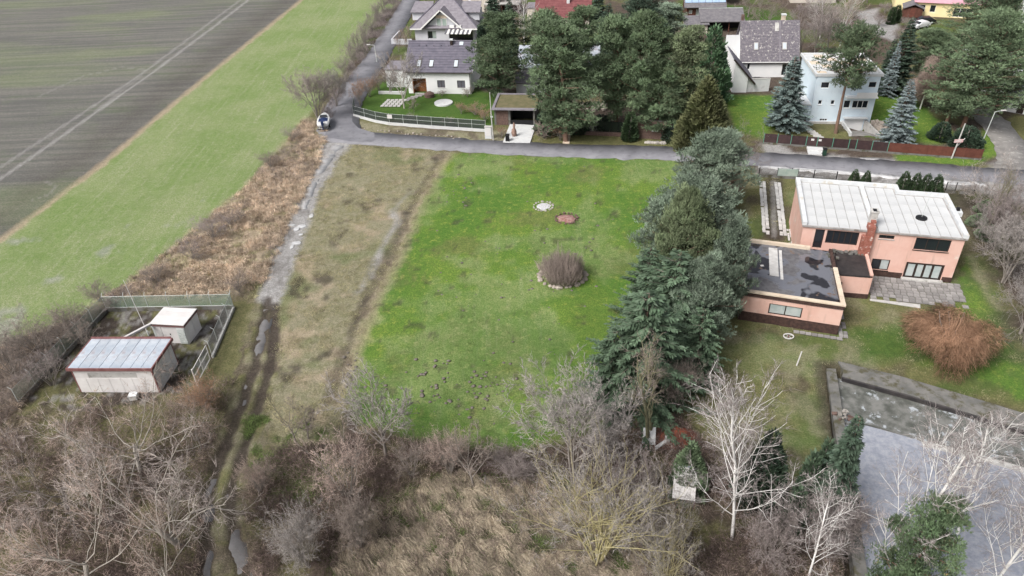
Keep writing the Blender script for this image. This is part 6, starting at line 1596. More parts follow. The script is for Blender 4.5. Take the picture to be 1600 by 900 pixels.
def column(kind, seed, h=6.0, r=1.6, needle='thuja_dark', n=5200, power=.8, ln=.42, w=.06, lump=.25, base=.0, upw=.9):
    rr = np.random.default_rng(seed); q = 1 - np.sqrt(rr.random(n) * .999); q = base + q * (1 - base); az = rr.uniform(0, 6.283, n)
    lp = vnoise(az * 2.2 + 50, q * h * 1.1, seed + 3, 2)
    R = r * np.clip(1 - q, 0, 1) ** power * (1 - lump + 2 * lump * lp) * np.where(q < .08, .85, 1) * np.where(rr.random(n) < .25, rr.uniform(.45, .9, n), rr.uniform(.9, 1.05, n))
    P = np.stack([np.cos(az) * R, np.sin(az) * R, q * h * .96 + .02], 1)
    D = unit(np.stack([np.cos(az) * .55, np.sin(az) * .55, np.full(n, upw)], 1) + rr.normal(0, .28, (n, 3))) * (rr.uniform(.6, 1.1, n) * ln)[:, None]
    V, t, tn = kites(P, D, np.full(n, w) * rr.uniform(.7, 1.3, n), rr, np.clip(lp + rr.normal(0, .15, n), 0, 1))
    S = Skel(); S.limb((0, 0, -.2), (0, 0, 1), h * .9, .14, .03, 4, .01, 0, rr, True)
    ms, _, _ = skel_meshes(kind, S, rr, M['grey_bark'], M['twig_brown'])
    ms.append(('foliage', np_mesh('foliage', V, tris=t, tone=tn, m=M[needle]), 'stuff'))
    PROTO.setdefault(kind, []).append((ms, h, r))

def weeping(kind, seed, h=5, r=4, twig='twig_red', bark='grey_bark', n=5200, lobes=9, flat=.75, tw=.012):
    """a mound of overlapping drooping lobes of fine twigs"""
    rr = np.random.default_rng(seed); S = Skel(); S.limb((0, 0, -.2), (.1, 0, 1), h * .5, .16, .1, 3, .1, 0, rr, True)
    LC = [(0, 0, h * .62, r * .42, h * .36)]
    for k in range(lobes):
        a = 2 * math.pi * k / lobes + rr.normal(0, .25); q = r * rr.uniform(.45, .66); LC.append((math.cos(a) * q, math.sin(a) * q, h * rr.uniform(.22, .62), r * rr.uniform(.2, .4), h * rr.uniform(.16, .32)))
        S.limb((0, 0, h * .3), (math.cos(a), math.sin(a), .8), q * 1.1, .07, .03, 4, .15, -.05, rr, True)
    P0, P1, T = [], [], []
    for (x, y, z, rx, rz_) in LC:
        m = int(n / len(LC) * (rx / (r * .32)) ** 1.5); U = unit(rr.normal(size=(m, 3)) + np.array([0, 0, .35])); s = rr.uniform(.55, 1.0, (m, 1)) ** .5
        p = np.array([x, y, z]) + U * s * np.array([rx, rx, rz_])
        out = unit(p * np.array([1, 1, 0]) + rr.normal(0, .05, (m, 3)))
        lt = rr.normal(0, .12); t0 = np.clip(.22 + lt + .5 * s[:, 0] * (U[:, 2] * .5 + .5) + rr.normal(0, .14, m), 0, 1)  # lobe tops and outsides paler: highlights put into the twig tone
        for q in range(3):
            d = out * rr.uniform(.1, .55, (m, 1)) + np.concatenate([rr.normal(0, .36, (m, 2)), -rr.uniform(-.15, .8, (m, 1))], 1) * flat
            a = p + rr.normal(0, .12, (m, 3)); b = a + d; b[:, 2] = np.maximum(b[:, 2], .02)
            P0.append(a); P1.append(b); T.append(t0)
        d = p - np.array([x * .4, y * .4, h * .25]); P0.append(p - d * .5); P1.append(p); T.append(t0 * .8)
    P0, P1, T = map(np.concatenate, (P0, P1, T)); V, t, tn = spikes(P0, P1, np.full(len(P0), tw), rr, T)
    ms, _, _ = skel_meshes(kind, S, rr, M[bark], M[twig]); ms.append(('twigs', np_mesh('twigs', V, tris=t, tone=tn, m=M[twig]), 'stuff'))
    PROTO.setdefault(kind, []).append((ms, h, r))

def broom(kind, seed, h=3, r=2.2, n=2600, twig='twig_purple', bark='grey_bark', tw=.010, round_=.5):
    """a dense dome of upright fine stems"""
    rr = np.random.default_rng(seed); S = Skel(); q = np.sqrt(rr.random(n)); a = rr.uniform(0, 6.283, n); lp = vnoise(a * 1.5 + 30, q * 2 + 30, seed, 2)
    B = np.stack([np.cos(a) * q * r * .6, np.sin(a) * q * r * .6, np.full(n, -.1)], 1)
    E = np.stack([np.cos(a) * q * r * (.75 + .5 * lp), np.sin(a) * q * r * (.75 + .5 * lp), h * (1 - round_ * q ** 2.2) * rr.uniform(.5, 1.08, n) * (.55 + .85 * lp)], 1)
    mid_ = B + (E - B) * .55 + rr.normal(0, .07, (n, 3)) * r / 2.2; P0, P1, T = [B, mid_], [mid_ + (E - mid_) * .08, E], [np.full(n, .35), np.clip(.35 + .4 * lp + rr.normal(0, .15, n), 0, 1)]
    for k in range(5):
        f = rr.uniform(.05, .9, (n, 1)); s = mid_ + (E - mid_) * f; e = s + unit(E - mid_ + rr.normal(0, .5, (n, 3)) * h * .3) * rr.uniform(.12, .3, (n, 1)) * h * .5; P0.append(s); P1.append(e); T.append(T[1])
    P0, P1, T = map(np.concatenate, (P0, P1, T)); V, t, tn = spikes(P0, P1, np.full(len(P0), tw), rr, T)
    for k in range(14):
        az = 2 * math.pi * k / 14; S.limb((math.cos(az) * r * .2, math.sin(az) * r * .2, -.15), (math.cos(az) * .6, math.sin(az) * .6, 1), h * .7, .035, .012, 4, .08, 0, rr, True)
    ms, _, _ = skel_meshes(kind, S, rr, M[bark], M[twig]); ms.append(('twigs', np_mesh('twigs', V, tris=t, tone=tn, m=M[twig]), 'stuff'))
    PROTO.setdefault(kind, []).append((ms, h, r))

for s in range(4): pine('pine', 100 + s, 12, 3.4, (.1, .16, .1, .14)[s], ('pine_bark', 'red_bark', 'pine_bark', 'red_bark')[s], nl=46, dense=1.5)
pine('tall_pine', 120, 16, 4.6, .14, 'red_bark', 'needle_green', 74, 1.0)
pine('tall_pine', 121, 17, 4.2, .16, 'red_bark', 'needle_green', 74, 1.0)
pine('leaning_pine', 130, 12.5, 4.0, .5, 'pine_bark', 'needle_pine', 40, 1.1, top=.6)
pine('dense_pine', 140, 10, 4.0, .04, 'pine_bark', 'needle_blue', 96, 1.5, top=.12, up=.8)
pine('dense_pine', 141, 10, 4.2, .04, 'pine_bark', 'needle_olive', 96, 1.5, top=.15, up=.8)
pine('young_pine', 150, 11, 3.8, .04, 'pine_bark', 'needle_bright', 62, 1.2, top=.2)
spruce('spruce', 200, 9.5, 2.4)
spruce('spruce', 201, 10, 2.3, whorl=.40)
spruce('blue_spruce', 202, 9.5, 2.7, 'needle_silver', .40, 10, .15, .06)
spruce('blue_spruce', 203, 8.5, 2.0, 'needle_frost', .42, 9, .18, .06)
spruce('fir', 204, 9.5, 4.3, 'needle_fir', .50, 9, .12, .03, power=.62)
spruce('fir', 205, 9.5, 4.3, 'needle_fir', .54, 8, .16, .03, power=.55)
column('cone', 300, 6, 1.7, 'thuja_brown', 12000, .85, .4, .075)
column('cypress', 301, 8, 1.9, 'cypress', 6500, .6, .5, .075, .4)
column('thuja', 302, 3.2, 1.0, 'thuja_dark', 4200, .62, .24, .045, .12)
column('pillar', 303, 4.6, .6, 'thuja_dark', 3000, .55, .4, .05, .12)
column('shrub', 304, 2.4, 1.5, 'yew', 3600, .42, .3, .06, .3, upw=.5)
bare('old_tree', 400, 'lichen_bark', 'twig_pale', h=7.0, spread=5.6, trunk=.3, n1=10, n2=9, n3=8, n4=4, tw=.009, r0=.21, crook=.24, ang=1.1, up=.03, k1=.25, k2=.085)
bare('old_tree', 401, 'lichen_bark', 'twig_pinkish', h=7.5, spread=5.2, trunk=.28, n1=10, n2=9, n3=8, n4=4, tw=.009, r0=.22, crook=.26, ang=1.15, up=.02, k1=.25, k2=.085)
bare('old_tree', 402, 'grey_bark', 'twig_pale', h=6.5, spread=5.4, trunk=.3, n1=10, n2=9, n3=8, n4=4, tw=.009, r0=.19, crook=.27, ang=1.1, up=.03, k1=.25, k2=.085)
bare('fruit_tree', 410, 'grey_bark', 'twig_grey', h=6.0, spread=3.4, trunk=.4, n1=9, n2=8, n3=8, n4=4, r0=.12, crook=.12)
bare('fruit_tree', 411, 'grey_bark', 'twig_brown', h=6.0, spread=3.0, trunk=.4, n1=8, n2=8, n3=7, n4=4, r0=.12, crook=.13)
bare('multi_tree', 420, 'grey_bark', 'twig_grey', h=7.0, spread=4.6, n1=6, n2=7, n3=8, n4=4, stems=6, r0=.09, crook=.1, start=.3)
bare('multi_tree', 421, 'yellow_bark', 'twig_grey', h=7.0, spread=5.6, n1=6, n2=6, n3=5, n4=3, stems=11, r0=.085, crook=.09, start=.3, tw=.011, k1=.5, k2=.13)
bare('upright_tree', 430, 'green_bark', 'twig_brown', h=9.5, spread=2.6, n1=9, n2=6, n3=5, n4=2, tw=.009, stems=2, r0=.12, ang=.55, crook=.07, start=.3)
for s in range(3): bare('bush', 440 + s, 'grey_bark', 'twig_brown', h=3.6, spread=2.6, n1=4, n2=5, n3=5, n4=3, stems=9, r0=.04, crook=.11, start=.2, tw=.009, ang=.8)
bare('round_bush', 450, 'grey_bark', 'twig_purple', h=4.2, spread=3.2, n1=5, n2=6, n3=6, n4=2, stems=15, r0=.035, ang=.7, crook=.10, start=.15, tw=.009)
for s in range(3): bare('birch', 460 + s, 'birch_bark', 'twig_birch', h=10, spread=(3.6, 3.2, 3.4)[s], trunk=.86, n1=(22, 17, 19)[s], n2=8, n3=8, n4=4, r0=.09, ang=.95, crook=.085, start=.16, tw=.007, up=.115, k1=.30, k2=.12, droop=.03)
weeping('weeping_bush', 470, 4.6, 4.2, n=4300, lobes=15)
weeping('weeping_birch', 471, 9, 3.6, 'twig_birch', 'birch_bark', 4200, 8, 1.6, .011)
broom('lawn_bush', 480, 3, 2.4, 1700, 'twig_brown', round_=.5, tw=.011)

def plant(proto, label, base, topy, wpx=None, k=0, name=None, cat='tree', group=None, needle=None, bark=None, twig=None, rz=None, h=None, lean=0.0, z=-.12, tb=False):
    if not tb: base = (base[0] - .5 * (base[0] - 850) / (2281 - base[1]) * (base[1] - topy), base[1])   # the survey gave the spot under the crown; the foot stands where the vertical through it meets the ground
    ms, h0, r0 = PROTO[proto][k % len(PROTO[proto])]
    g = G(*base); H = h or height_at(base, topy)
    sx = (wpx / 2 / ppm(base, H * .4)) / r0 if wpx else H / h0
    t = thing(name or proto, label, cat, (g[0], g[1], z), rng.uniform(0, 6.28) if rz is None else rz, group)
    ax = rng.uniform(.9, 1.12) if proto != 'thuja' else 1.0
    t.scale = (sx * ax, sx / ax, H / h0)
    if lean: t.rotation_euler = (0, lean, 0)
    for nm, me, kd in ms:
        o = link(nm, me, t)
        if kd: o['kind'] = kd
        ov = {'trunk': bark, 'foliage': needle, 'twigs': twig}.get(nm)
        if ov:
            o.material_slots[0].link = 'OBJECT'; o.material_slots[0].material = M[ov]
    return t

# --- pines north of the road
plant('pine', 'bluish pine beside the white house with the slate-dark roof', (776, 152), 20, 98, 0, 'pine_tree')
plant('spruce', 'tall narrow dark conifer behind the bluish pine', (797, 92), -8, 46, 1, 'spruce_tree', needle='needle_dark')
plant('shrub', 'dark evergreen bush at the corner of the grey hipped house', (760, 72), 28, 34, 0, 'evergreen_bush', cat='bush', needle='yew')
plant('pine', 'broad pine over the garden stairs, biggest by the road', (884, 221), 30, 128, 2, 'pine_tree', needle='needle_green', rz=1.0, tb=True)
plant('pine', 'pine with crown above the pale metal roof', (862, 140), 14, 90, 1, 'pine_tree', needle='needle_green')
plant('pine', 'bright green pine top behind the broad roadside pine', (905, 150), 12, 84, 3, 'pine_tree', needle='needle_green')
plant('pine', 'pine with bare reddish trunk above the gabion', (968, 196), 22, 96, 1, 'pine_tree')
plant('pine', 'middle pine of the three behind the green screen fence', (1015, 205), 14, 96, 3, 'pine_tree')
plant('pine', 'olive pine beside the bright green cypress', (1070, 205), 36, 96, 2, 'pine_tree', needle='needle_olive')
plant('pine', 'low pine crown before the tall brick wall', (1030, 214), 90, 80, 0, 'pine_tree')
plant('spruce', 'slate blue spruce in the far row behind the pines', (950, 92), 4, 64, 0, 'spruce_tree', needle='needle_dark')
plant('pine', 'dark green round-topped pine behind the slate blue spruce', (1000, 82), -6, 80, 2, 'pine_tree', needle='needle_dark')
plant('pine', 'far pine left of the timber house', (1045, 70), 2, 66, 1, 'pine_tree', needle='needle_blue')
plant('shrub', 'dark rounded yew bush between the pines', (948, 128), 82, 54, 0, 'yew_bush', cat='bush')
plant('shrub', 'low dark yew bush behind the rockery', (990, 140), 98, 46, 0, 'yew_bush', cat='bush')
plant('pillar', 'narrow dark green column by the screen fence', (985, 218), 172, 22, 0, 'column_conifer')
plant('cypress', 'bright green cypress beside the white side wing', (1113, 162), 33, 62, 0, 'cypress_tree')
plant('cone', 'brownish pointed thuja at the road end of the conifer row', (1102, 230), 115, 86, 0, 'thuja_tree')
plant('birch', 'slender bare birch before the red tiled house', (818, 76), -14, 40, 1, 'birch_tree')
for k, (x, y, t, w) in enumerate(((858, 205, 170, 46), (905, 205, 178, 34), (940, 200, 178, 34), (1050, 216, 186, 40))):
    plant('shrub', ('dark evergreen shrub left of the garden stairs', 'dark evergreen shrub right of the garden stairs', 'dark evergreen shrub over the gabion', 'dark evergreen shrub at the end of the brick wall')[k], (x, y), t, w, 0, 'evergreen_shrub', 'bush')
# --- middle row of conifers along the lawn
plant('dense_pine', 'silvery pine at the road end of the conifer row, before the thuja', (1108, 330), 200, 122, 0, 'pine_tree')
plant('dense_pine', 'wide silvery pine in the middle of the conifer row', (1086, 418), 268, 150, 0, 'pine_tree', rz=2.0)
plant('dense_pine', 'olive pine in front of the wide silvery pine', (1072, 470), 300, 104, 1, 'pine_tree')
plant('dense_pine', 'bluish pine leaning over the garage wing corner', (1136, 500), 345, 84, 0, 'pine_tree', rz=4.0)
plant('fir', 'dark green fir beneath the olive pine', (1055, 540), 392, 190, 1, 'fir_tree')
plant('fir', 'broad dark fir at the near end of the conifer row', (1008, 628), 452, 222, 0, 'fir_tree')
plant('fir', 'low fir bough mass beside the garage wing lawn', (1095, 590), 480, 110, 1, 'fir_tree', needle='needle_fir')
plant('dense_pine', 'bluish pine on the lawn side of the wide silvery pine', (1048, 424), 296, 110, 0, 'pine_tree', rz=1.1)
plant('fir', 'green fir on the lawn side of the olive pine', (1012, 505), 384, 120, 0, 'fir_tree', rz=.7)
plant('dense_pine', 'bluish pine top between the olive pine and the dark firs', (1090, 545), 400, 112, 1, 'pine_tree', rz=3.3, needle='needle_blue')
plant('fir', 'low dark fir boughs reaching furthest over the lawn', (962, 632), 512, 138, 1, 'fir_tree', rz=2.1)
# --- pale blue house garden and beyond
plant('blue_spruce', 'broad blue spruce at the corner of the pale blue house', (1224, 200), 84, 88, 0, 'blue_spruce', tb=True)
plant('blue_spruce', 'frosty blue spruce behind the rust-coloured fence panels', (1412, 226), 122, 62, 1, 'blue_spruce')
plant('leaning_pine', 'pine with bare trunk before the pale blue house', (1306, 207), 44, 104, 0, 'pine_tree', rz=.6, tb=True)
plant('spruce', 'tall dark spruce behind the pale blue house', (1412, 146), 26, 62, 0, 'spruce_tree', needle='needle_dark')
plant('spruce', 'dark spruce with greyish top beside the blue house roof', (1390, 142), 58, 46, 1, 'spruce_tree', needle='needle_dark')
plant('blue_spruce', 'small frosty spruce in front of the tall dark spruce', (1396, 150), 62, 30, 1, 'blue_spruce')
plant('pine', 'pine between the dark spruce and the tall pine group', (1462, 130), 44, 84, 3, 'pine_tree')
plant('weeping_birch', 'pale bare weeping tree between the pine and the frosty spruce', (1450, 170), 82, 62, 0, 'weeping_tree', twig='twig_pinkish')
plant('tall_pine', 'great pine overhanging the side road corner', (1534, 200), 14, 150, 0, 'pine_tree', rz=2.2)
plant('tall_pine', 'tall pine behind the pole with the pink sign', (1496, 196), 70, 104, 1, 'pine_tree')
plant('tall_pine', 'tall pine at the edge beside the long white building', (1585, 172), 40, 110, 0, 'pine_tree', rz=5.0)
plant('tall_pine', 'far pine with reddish trunk behind the parked cars', (1512, 92), -20, 84, 1, 'pine_tree')
plant('tall_pine', 'far pine next to the grey-roofed house', (1556, 96), -22, 84, 0, 'pine_tree')
plant('shrub', 'dark green shrub at the end of the rust-coloured fence', (1512, 230), 196, 46, 0, 'evergreen_shrub', 'bush')
plant('shrub', 'dark shrub under the tall pines behind the fence', (1472, 216), 190, 36, 0, 'evergreen_shrub', 'bush')
plant('pillar', 'dark column conifer beside the yellow gable', (1402, 34), 6, 12, 0, 'column_conifer')
plant('pillar', 'second dark column conifer nearer the red shed', (1394, 37), 9, 12, 0, 'column_conifer')
plant('birch', 'bare hazy tree behind the pale blue house, nearest the mossy roof', (1262, 96), 2, 76, 1, 'bare_tree', twig='twig_purple', bark='grey_bark')
plant('birch', 'bare hazy tree behind the flat roof parapet', (1300, 94), 0, 84, 2, 'bare_tree', twig='twig_purple', bark='grey_bark')
plant('fruit_tree', 'bare grey tree between the two hazy trees behind the flat roof', (1280, 84), 10, 66, 0, 'bare_tree', twig='twig_grey')
plant('birch', 'farther bare hazy tree by the gravel lane', (1322, 70), -16, 70, 0, 'bare_tree', twig='twig_pinkish')
plant('birch', 'pale birch above the weeping trees', (1290, 60), -30, 62, 0, 'birch_tree')
plant('old_tree', 'bare tree behind the mossy roof, dark trunk', (1200, 46), -22, 84, 0, 'bare_tree', twig='twig_brown', bark='grey_bark')
plant('old_tree', 'bare leaning tree on the far lawn', (1172, 26), -26, 70, 1, 'bare_tree', twig='twig_brown', bark='grey_bark')
for k in range(6): plant('bush', ('greyish bush by the far gravel lane', 'greyish bush before the yellow gable', 'brown bush beside the far lane bend', 'brown bush on the far verge', 'low bush near the red shed', 'low bush beneath the far birch')[k], ((1375, 40), (1385, 20), (1350, 62), (1405, 60), (1418, 44), (1335, 28))[k], ((1375, 40), (1385, 20), (1350, 62), (1405, 60), (1418, 44), (1335, 28))[k][1] - 18, 28, k, 'bare_bush', 'bush', twig='twig_purple')
# fill of dark evergreens and bare trees along the top edge of the settlement
for k, (p, x, y, t, w, lb) in enumerate((('pine', 1015, 20, -40, 60, 'far pine left of the solar roof'), ('spruce', 935, 40, -30, 40, 'far dark spruce beside the red tiled roof'), ('spruce', 770, 30, -30, 36, 'far dark spruce by the carport'), ('old_tree', 800, 20, -30, 60, 'far bare tree near the beige outbuilding'), ('old_tree', 680, 4, -36, 60, 'far bare tree beyond the hipped roof'), ('pine', 1130, 2, -50, 60, 'far pine behind the timber house'), ('old_tree', 1280, 20, -30, 70, 'far bare tree near the distant red roof'), ('pine', 1470, 12, -46, 60, 'far pine over the yellow house roof'), ('old_tree', 1360, 4, -40, 60, 'far bare tree on the gravel lane'), ('spruce', 1330, -6, -60, 36, 'far spruce at the top of the lane'), ('pine', 1585, 20, -60, 70, 'far pine at the top corner by the grey roof'))):
    plant(p, lb, (x, y), t, w, k, {'pine': 'pine_tree', 'spruce': 'spruce_tree', 'old_tree': 'bare_tree'}[p], needle='needle_dark' if p != 'old_tree' else None, bark='grey_bark' if p == 'old_tree' else None)
# --- along the lane to the houses
plant('multi_tree', 'large round bare bush beside the white motorboat', (498, 190), 103, 78, 0, 'bare_bush', 'bush', twig='twig_purple', rz=1, tb=True)
plant('multi_tree', 'bare bush leaning over the lane next to the largest bare bush', (522, 166), 104, 46, 0, 'bare_bush', 'bush')
for k, (x, y, t, w) in enumerate(((538, 128, 86, 34), (549, 106, 58, 30), (558, 86, 44, 28), (568, 70, 30, 26), (580, 50, 14, 24), (588, 36, 0, 22), (598, 20, -10, 20), (608, 4, -20, 20), (617, -8, -30, 20))):
    plant('bush', ('first', 'second', 'third', 'fourth', 'fifth', 'sixth', 'seventh', 'eighth', 'ninth')[k] + ' bare grey bush of the roadside row counted up the lane', (x, y), t, w * 1.15, k, 'bare_bush', 'bush', 'bare bushes along the lane', twig='twig_purple')
# --- corner garden of the white house
plant('fruit_tree', 'bare grey garden tree before the white house', (627, 168), 74, 74, 0, 'bare_tree', bark='lichen_bark', twig='twig_grey')
plant('fruit_tree', 'pruned bare garden tree behind the slab patch', (606, 142), 84, 50, 1, 'bare_tree', twig='twig_brown')
plant('fruit_tree', 'tiny bare fruit tree in the corner garden', (646, 173), 150, 24, 1, 'bare_tree', twig='twig_brown')
for k, (x, y, t, w, tw, lb) in enumerate(((560, 165, 124, 34, 'twig_red', 'reddish bare shrub at the tip of the corner garden'), (575, 150, 118, 36, 'twig_red', 'reddish bare shrub inside the lane fence'), (590, 140, 112, 36, 'twig_brown', 'brown bare shrub beside the annex'), (720, 177, 158, 20, 'twig_red', 'round brown shrub near the pool cover'), (742, 178, 160, 44, 'twig_red', 'reddish shrub border near the meter cabinet'), (757, 190, 168, 34, 'twig_red', 'reddish hedge plant by the utility pole'), (784, 214, 196, 20, 'twig_red', 'rusty shrub beside the white driveway'), (850, 214, 188, 46, 'twig_pinkish', 'straw-coloured shrub right of the driveway'), (876, 218, 196, 30, 'twig_red', 'rusty bush by the garden stairs'), (640, 190, 176, 26, 'twig_purple', 'small shrub behind the garden fence notice'), (700, 196, 182, 26, 'twig_pinkish', 'pale dry shrub behind the garden fence'), (730, 150, 136, 24, 'twig_brown', 'brown shrub below the slate-roofed house window'), (690, 149, 140, 20, 'twig_brown', 'low shrub between the two dark windows'))):
    plant('bush', lb, (x, y), t, w, k, 'bare_bush', 'bush', twig=tw)
for k, (x, y, t) in enumerate(((628, 66, 42), (640, 60, 36), (622, 80, 52), (634, 74, 50))):
    plant('bush', ('pale plume grass clump next to the hipped house drive', 'pale plume grass clump at the hipped house corner', 'pale plume grass clump nearest the annex', 'pale plume grass clump between the two houses')[k], (x, y), t, 16, k, 'plume_grass', 'grass clump', twig='twig_pinkish')
plant('old_tree', 'bare shrub-like tree at the bend of the brick wall and conifer row', (1168, 262), 182, 82, 2, 'bare_tree', twig='twig_purple', bark='grey_bark')
# --- villa garden
for k, (x, w) in enumerate(((1334, 24), (1353, 22))): plant('thuja', ('clipped conifer of the pair behind the villa, nearer the drive', 'clipped conifer of the pair behind the villa, nearer the group of four')[k], (x, 301), 263 + k * 2, w, 0, 'clipped_conifer', 'conifer', 'clipped conifers behind the villa')
for k, (x, w) in enumerate(((1412, 30), (1430, 26), (1446, 28), (1463, 28))): plant('thuja', 'clipped conifer %s of the four behind the white roof' % ('first', 'second', 'third', 'last')[k], (x, 312 + k), 266 + k * 1.5, w, 0, 'clipped_conifer', 'conifer', 'clipped conifers behind the villa')
plant('weeping_bush', 'large rust-red weeping bush in front of the villa', (1488, 560), 480, 152, 0, 'weeping_bush', 'bush', rz=.5)
plant('old_tree', 'bare grey tree between the villa and the side road', (1548, 330), 232, 110, 2, 'bare_tree', twig='twig_pale', bark='grey_bark')
plant('multi_tree', 'bare many-stemmed tree beside the villa corner', (1590, 440), 330, 110, 0, 'bare_tree', twig='twig_grey')
plant('old_tree', 'bare tree overhanging the villa lawn at the edge', (1625, 520), 380, 110, 0, 'bare_tree', twig='twig_grey', bark='grey_bark')
plant('multi_tree', 'second bare many-stemmed tree further along the ditch', (1572, 392), 296, 96, 0, 'bare_tree', twig='twig_purple', rz=2.2)
plant('old_tree', 'bare grey tree over the side road end', (1588, 318), 236, 86, 1, 'bare_tree', twig='twig_grey', bark='grey_bark', rz=1.0)
plant('cone', 'brownish cone-shaped conifer at the edge beyond the bare tree', (1598, 402), 318, 50, 0, 'conifer_tree')
plant('upright_tree', 'thin leaning bare tree beside the side road corner', (1562, 350), 262, 40, 0, 'bare_tree')
plant('lawn_bush', 'round bare bush ringed by sandstone lumps on the lawn', (879, 436), 389, 74, 0, 'bare_bush', 'bush')
for k, (x, y, t, w) in enumerate(((1530, 350, 334, 30), (1545, 372, 350, 30), (1540, 330, 312, 26))): plant('shrub', ('low green shrub in the dug bed beside the villa', 'low green shrub further along the dug bed', 'low green shrub by the short wire fence')[k], (x, y), t, w, 0, 'evergreen_shrub', 'bush', needle='needle_green')
# --- birches and evergreens by the pool
plant('birch', 'big white birch with spreading limbs beside the sheet-roofed box', (1144, 842), 588, 190, 0, 'birch_tree', rz=.3, tb=True)
plant('birch', 'white birch before the pool, forked low', (1372, 930), 648, 170, 1, 'birch_tree', rz=1.2, tb=True)
plant('birch', 'slim white birch among brambles near the pillar conifers', (1262, 905), 765, 110, 2, 'birch_tree', tb=True)
plant('birch', 'white birch standing over the pool water', (1498, 830), 650, 120, 1, 'birch_tree', rz=3, tb=True)
plant('birch', 'white birch at the edge of the pool water', (1545, 930), 720, 150, 2, 'birch_tree', rz=2, tb=True)
plant('birch', 'thin white birch nearest the pool edge corner', (1600, 900), 710, 110, 0, 'birch_tree', tb=True)
plant('spruce', 'dark spruce beside the pool side wall', (1318, 812), 644, 108, 1, 'spruce_tree', needle='needle_dark')
plant('pillar', 'taller pillar conifer touching the dark spruce', (1284, 786), 682, 30, 0, 'pillar_conifer', 'conifer', needle='needle_fir')
plant('pillar', 'shorter pillar conifer beside the birch thicket', (1262, 806), 702, 32, 0, 'pillar_conifer', 'conifer', needle='needle_fir')
plant('pillar', 'small pillar conifer in front of the pair', (1245, 830), 760, 30, 0, 'pillar_conifer', 'conifer', needle='needle_fir')
plant('cypress', 'dark ivy-covered conifer behind the big birch', (1198, 790), 668, 70, 0, 'ivy_conifer', needle='yew')
plant('cypress', 'bright green thuja bush above the sheet-roofed box', (1078, 770), 688, 60, 0, 'thuja_bush', 'bush', needle='needle_green')
plant('young_pine', 'green young pine with browning needles before the pool', (1424, 950), 778, 140, 0, 'pine_tree')
# --- bare trees across the near edge
plant('old_tree', 'large bare tree in the scrub with dark mossy trunk', (236, 852), 640, 270, 0, 'bare_tree', rz=.4)
plant('old_tree', 'large bare tree right below the white utility building', (190, 740), 600, 220, 1, 'bare_tree', rz=1.9, twig='twig_pinkish')
plant('old_tree', 'bare tree at the corner below the compound fence', (62, 800), 640, 250, 2, 'bare_tree', rz=3.0)
plant('old_tree', 'bare pinkish tree at the bottom corner of the scrub, lowest of all', (90, 930), 740, 250, 0, 'bare_tree', rz=4.2, twig='twig_pinkish')
plant('old_tree', 'bare tree between the utility building and the muddy track', (296, 700), 592, 118, 2, 'bare_tree', rz=5.1, twig='twig_pinkish')
plant('old_tree', 'small bare lichen-yellow tree above the near track', (240, 930), 790, 150, 1, 'bare_tree', rz=2.6)
plant('fruit_tree', 'grey bare tree on the near corner of the lawn', (592, 716), 584, 142, 0, 'bare_tree', rz=1)
plant('multi_tree', 'wide hazy bare tree over the near lawn edge', (900, 752), 582, 200, 0, 'bare_tree', rz=.2)
plant('upright_tree', 'upright twin-stemmed bare tree before the dark fir', (1014, 690), 536, 96, 0, 'bare_tree', rz=.8, tb=True)
plant('multi_tree', 'yellowish many-stemmed tree fanning out over brambles', (934, 880), 706, 240, 1, 'bare_tree', rz=.6, tb=True)
plant('multi_tree', 'smaller yellow-twigged bush beside the fanning tree', (1048, 930), 800, 120, 1, 'bare_bush', 'bush', rz=2.4)
plant('fruit_tree', 'slim bare sapling at the hedge behind the reeds', (735, 760), 650, 80, 1, 'bare_tree')
plant('fruit_tree', 'bare young tree by the meadow end, ochre leaves left', (452, 690), 610, 60, 1, 'bare_tree', twig='twig_yellow')
plant('fruit_tree', 'dark-stemmed bare young tree at the meadow end', (474, 684), 620, 60, 1, 'bare_tree')
for k, (x, y, t, w, tw, lb) in enumerate(((536, 780, 688, 130, 'twig_pinkish', 'broad pinkish bare bush beside the grey bare tree'), (470, 884, 806, 116, 'twig_grey', 'broad purple-grey bush near the muddy track'), (556, 856, 784, 90, 'twig_brown', 'dark brown bush between purple bush and reeds'), (640, 744, 694, 76, 'twig_brown', 'brown bush along the lower lawn edge'), (700, 742, 674, 76, 'twig_pinkish', 'tall thin bush beneath the lower lawn edge'), (800, 748, 704, 90, 'twig_purple', 'purplish bush between sapling and hazy tree'), (1000, 790, 700, 110, 'twig_purple', 'greyish bramble bush below the dumped boards'), (318, 640, 594, 76, 'twig_red', 'reddish bush at the open compound gate'), (400, 770, 720, 60, 'twig_pinkish', 'straw-pale bush on the bank of the muddy track'), (1030, 860, 800, 90, 'twig_brown', 'brown bramble bush before the sheet-roofed box'), (1210, 870, 800, 120, 'twig_purple', 'purplish bush between the two nearest birches'), (1310, 860, 780, 110, 'twig_purple', 'purplish bush under the dark spruce'), (1150, 760, 680, 120, 'twig_purple', 'hazy bush behind the big birch trunk'), (1062, 640, 560, 80, 'twig_brown', 'brownish bush at the foot of the conifer row'))):
    plant('round_bush' if k % 3 else 'bush', lb, (x, y), t, w, k, 'bare_bush', 'bush', twig=tw)
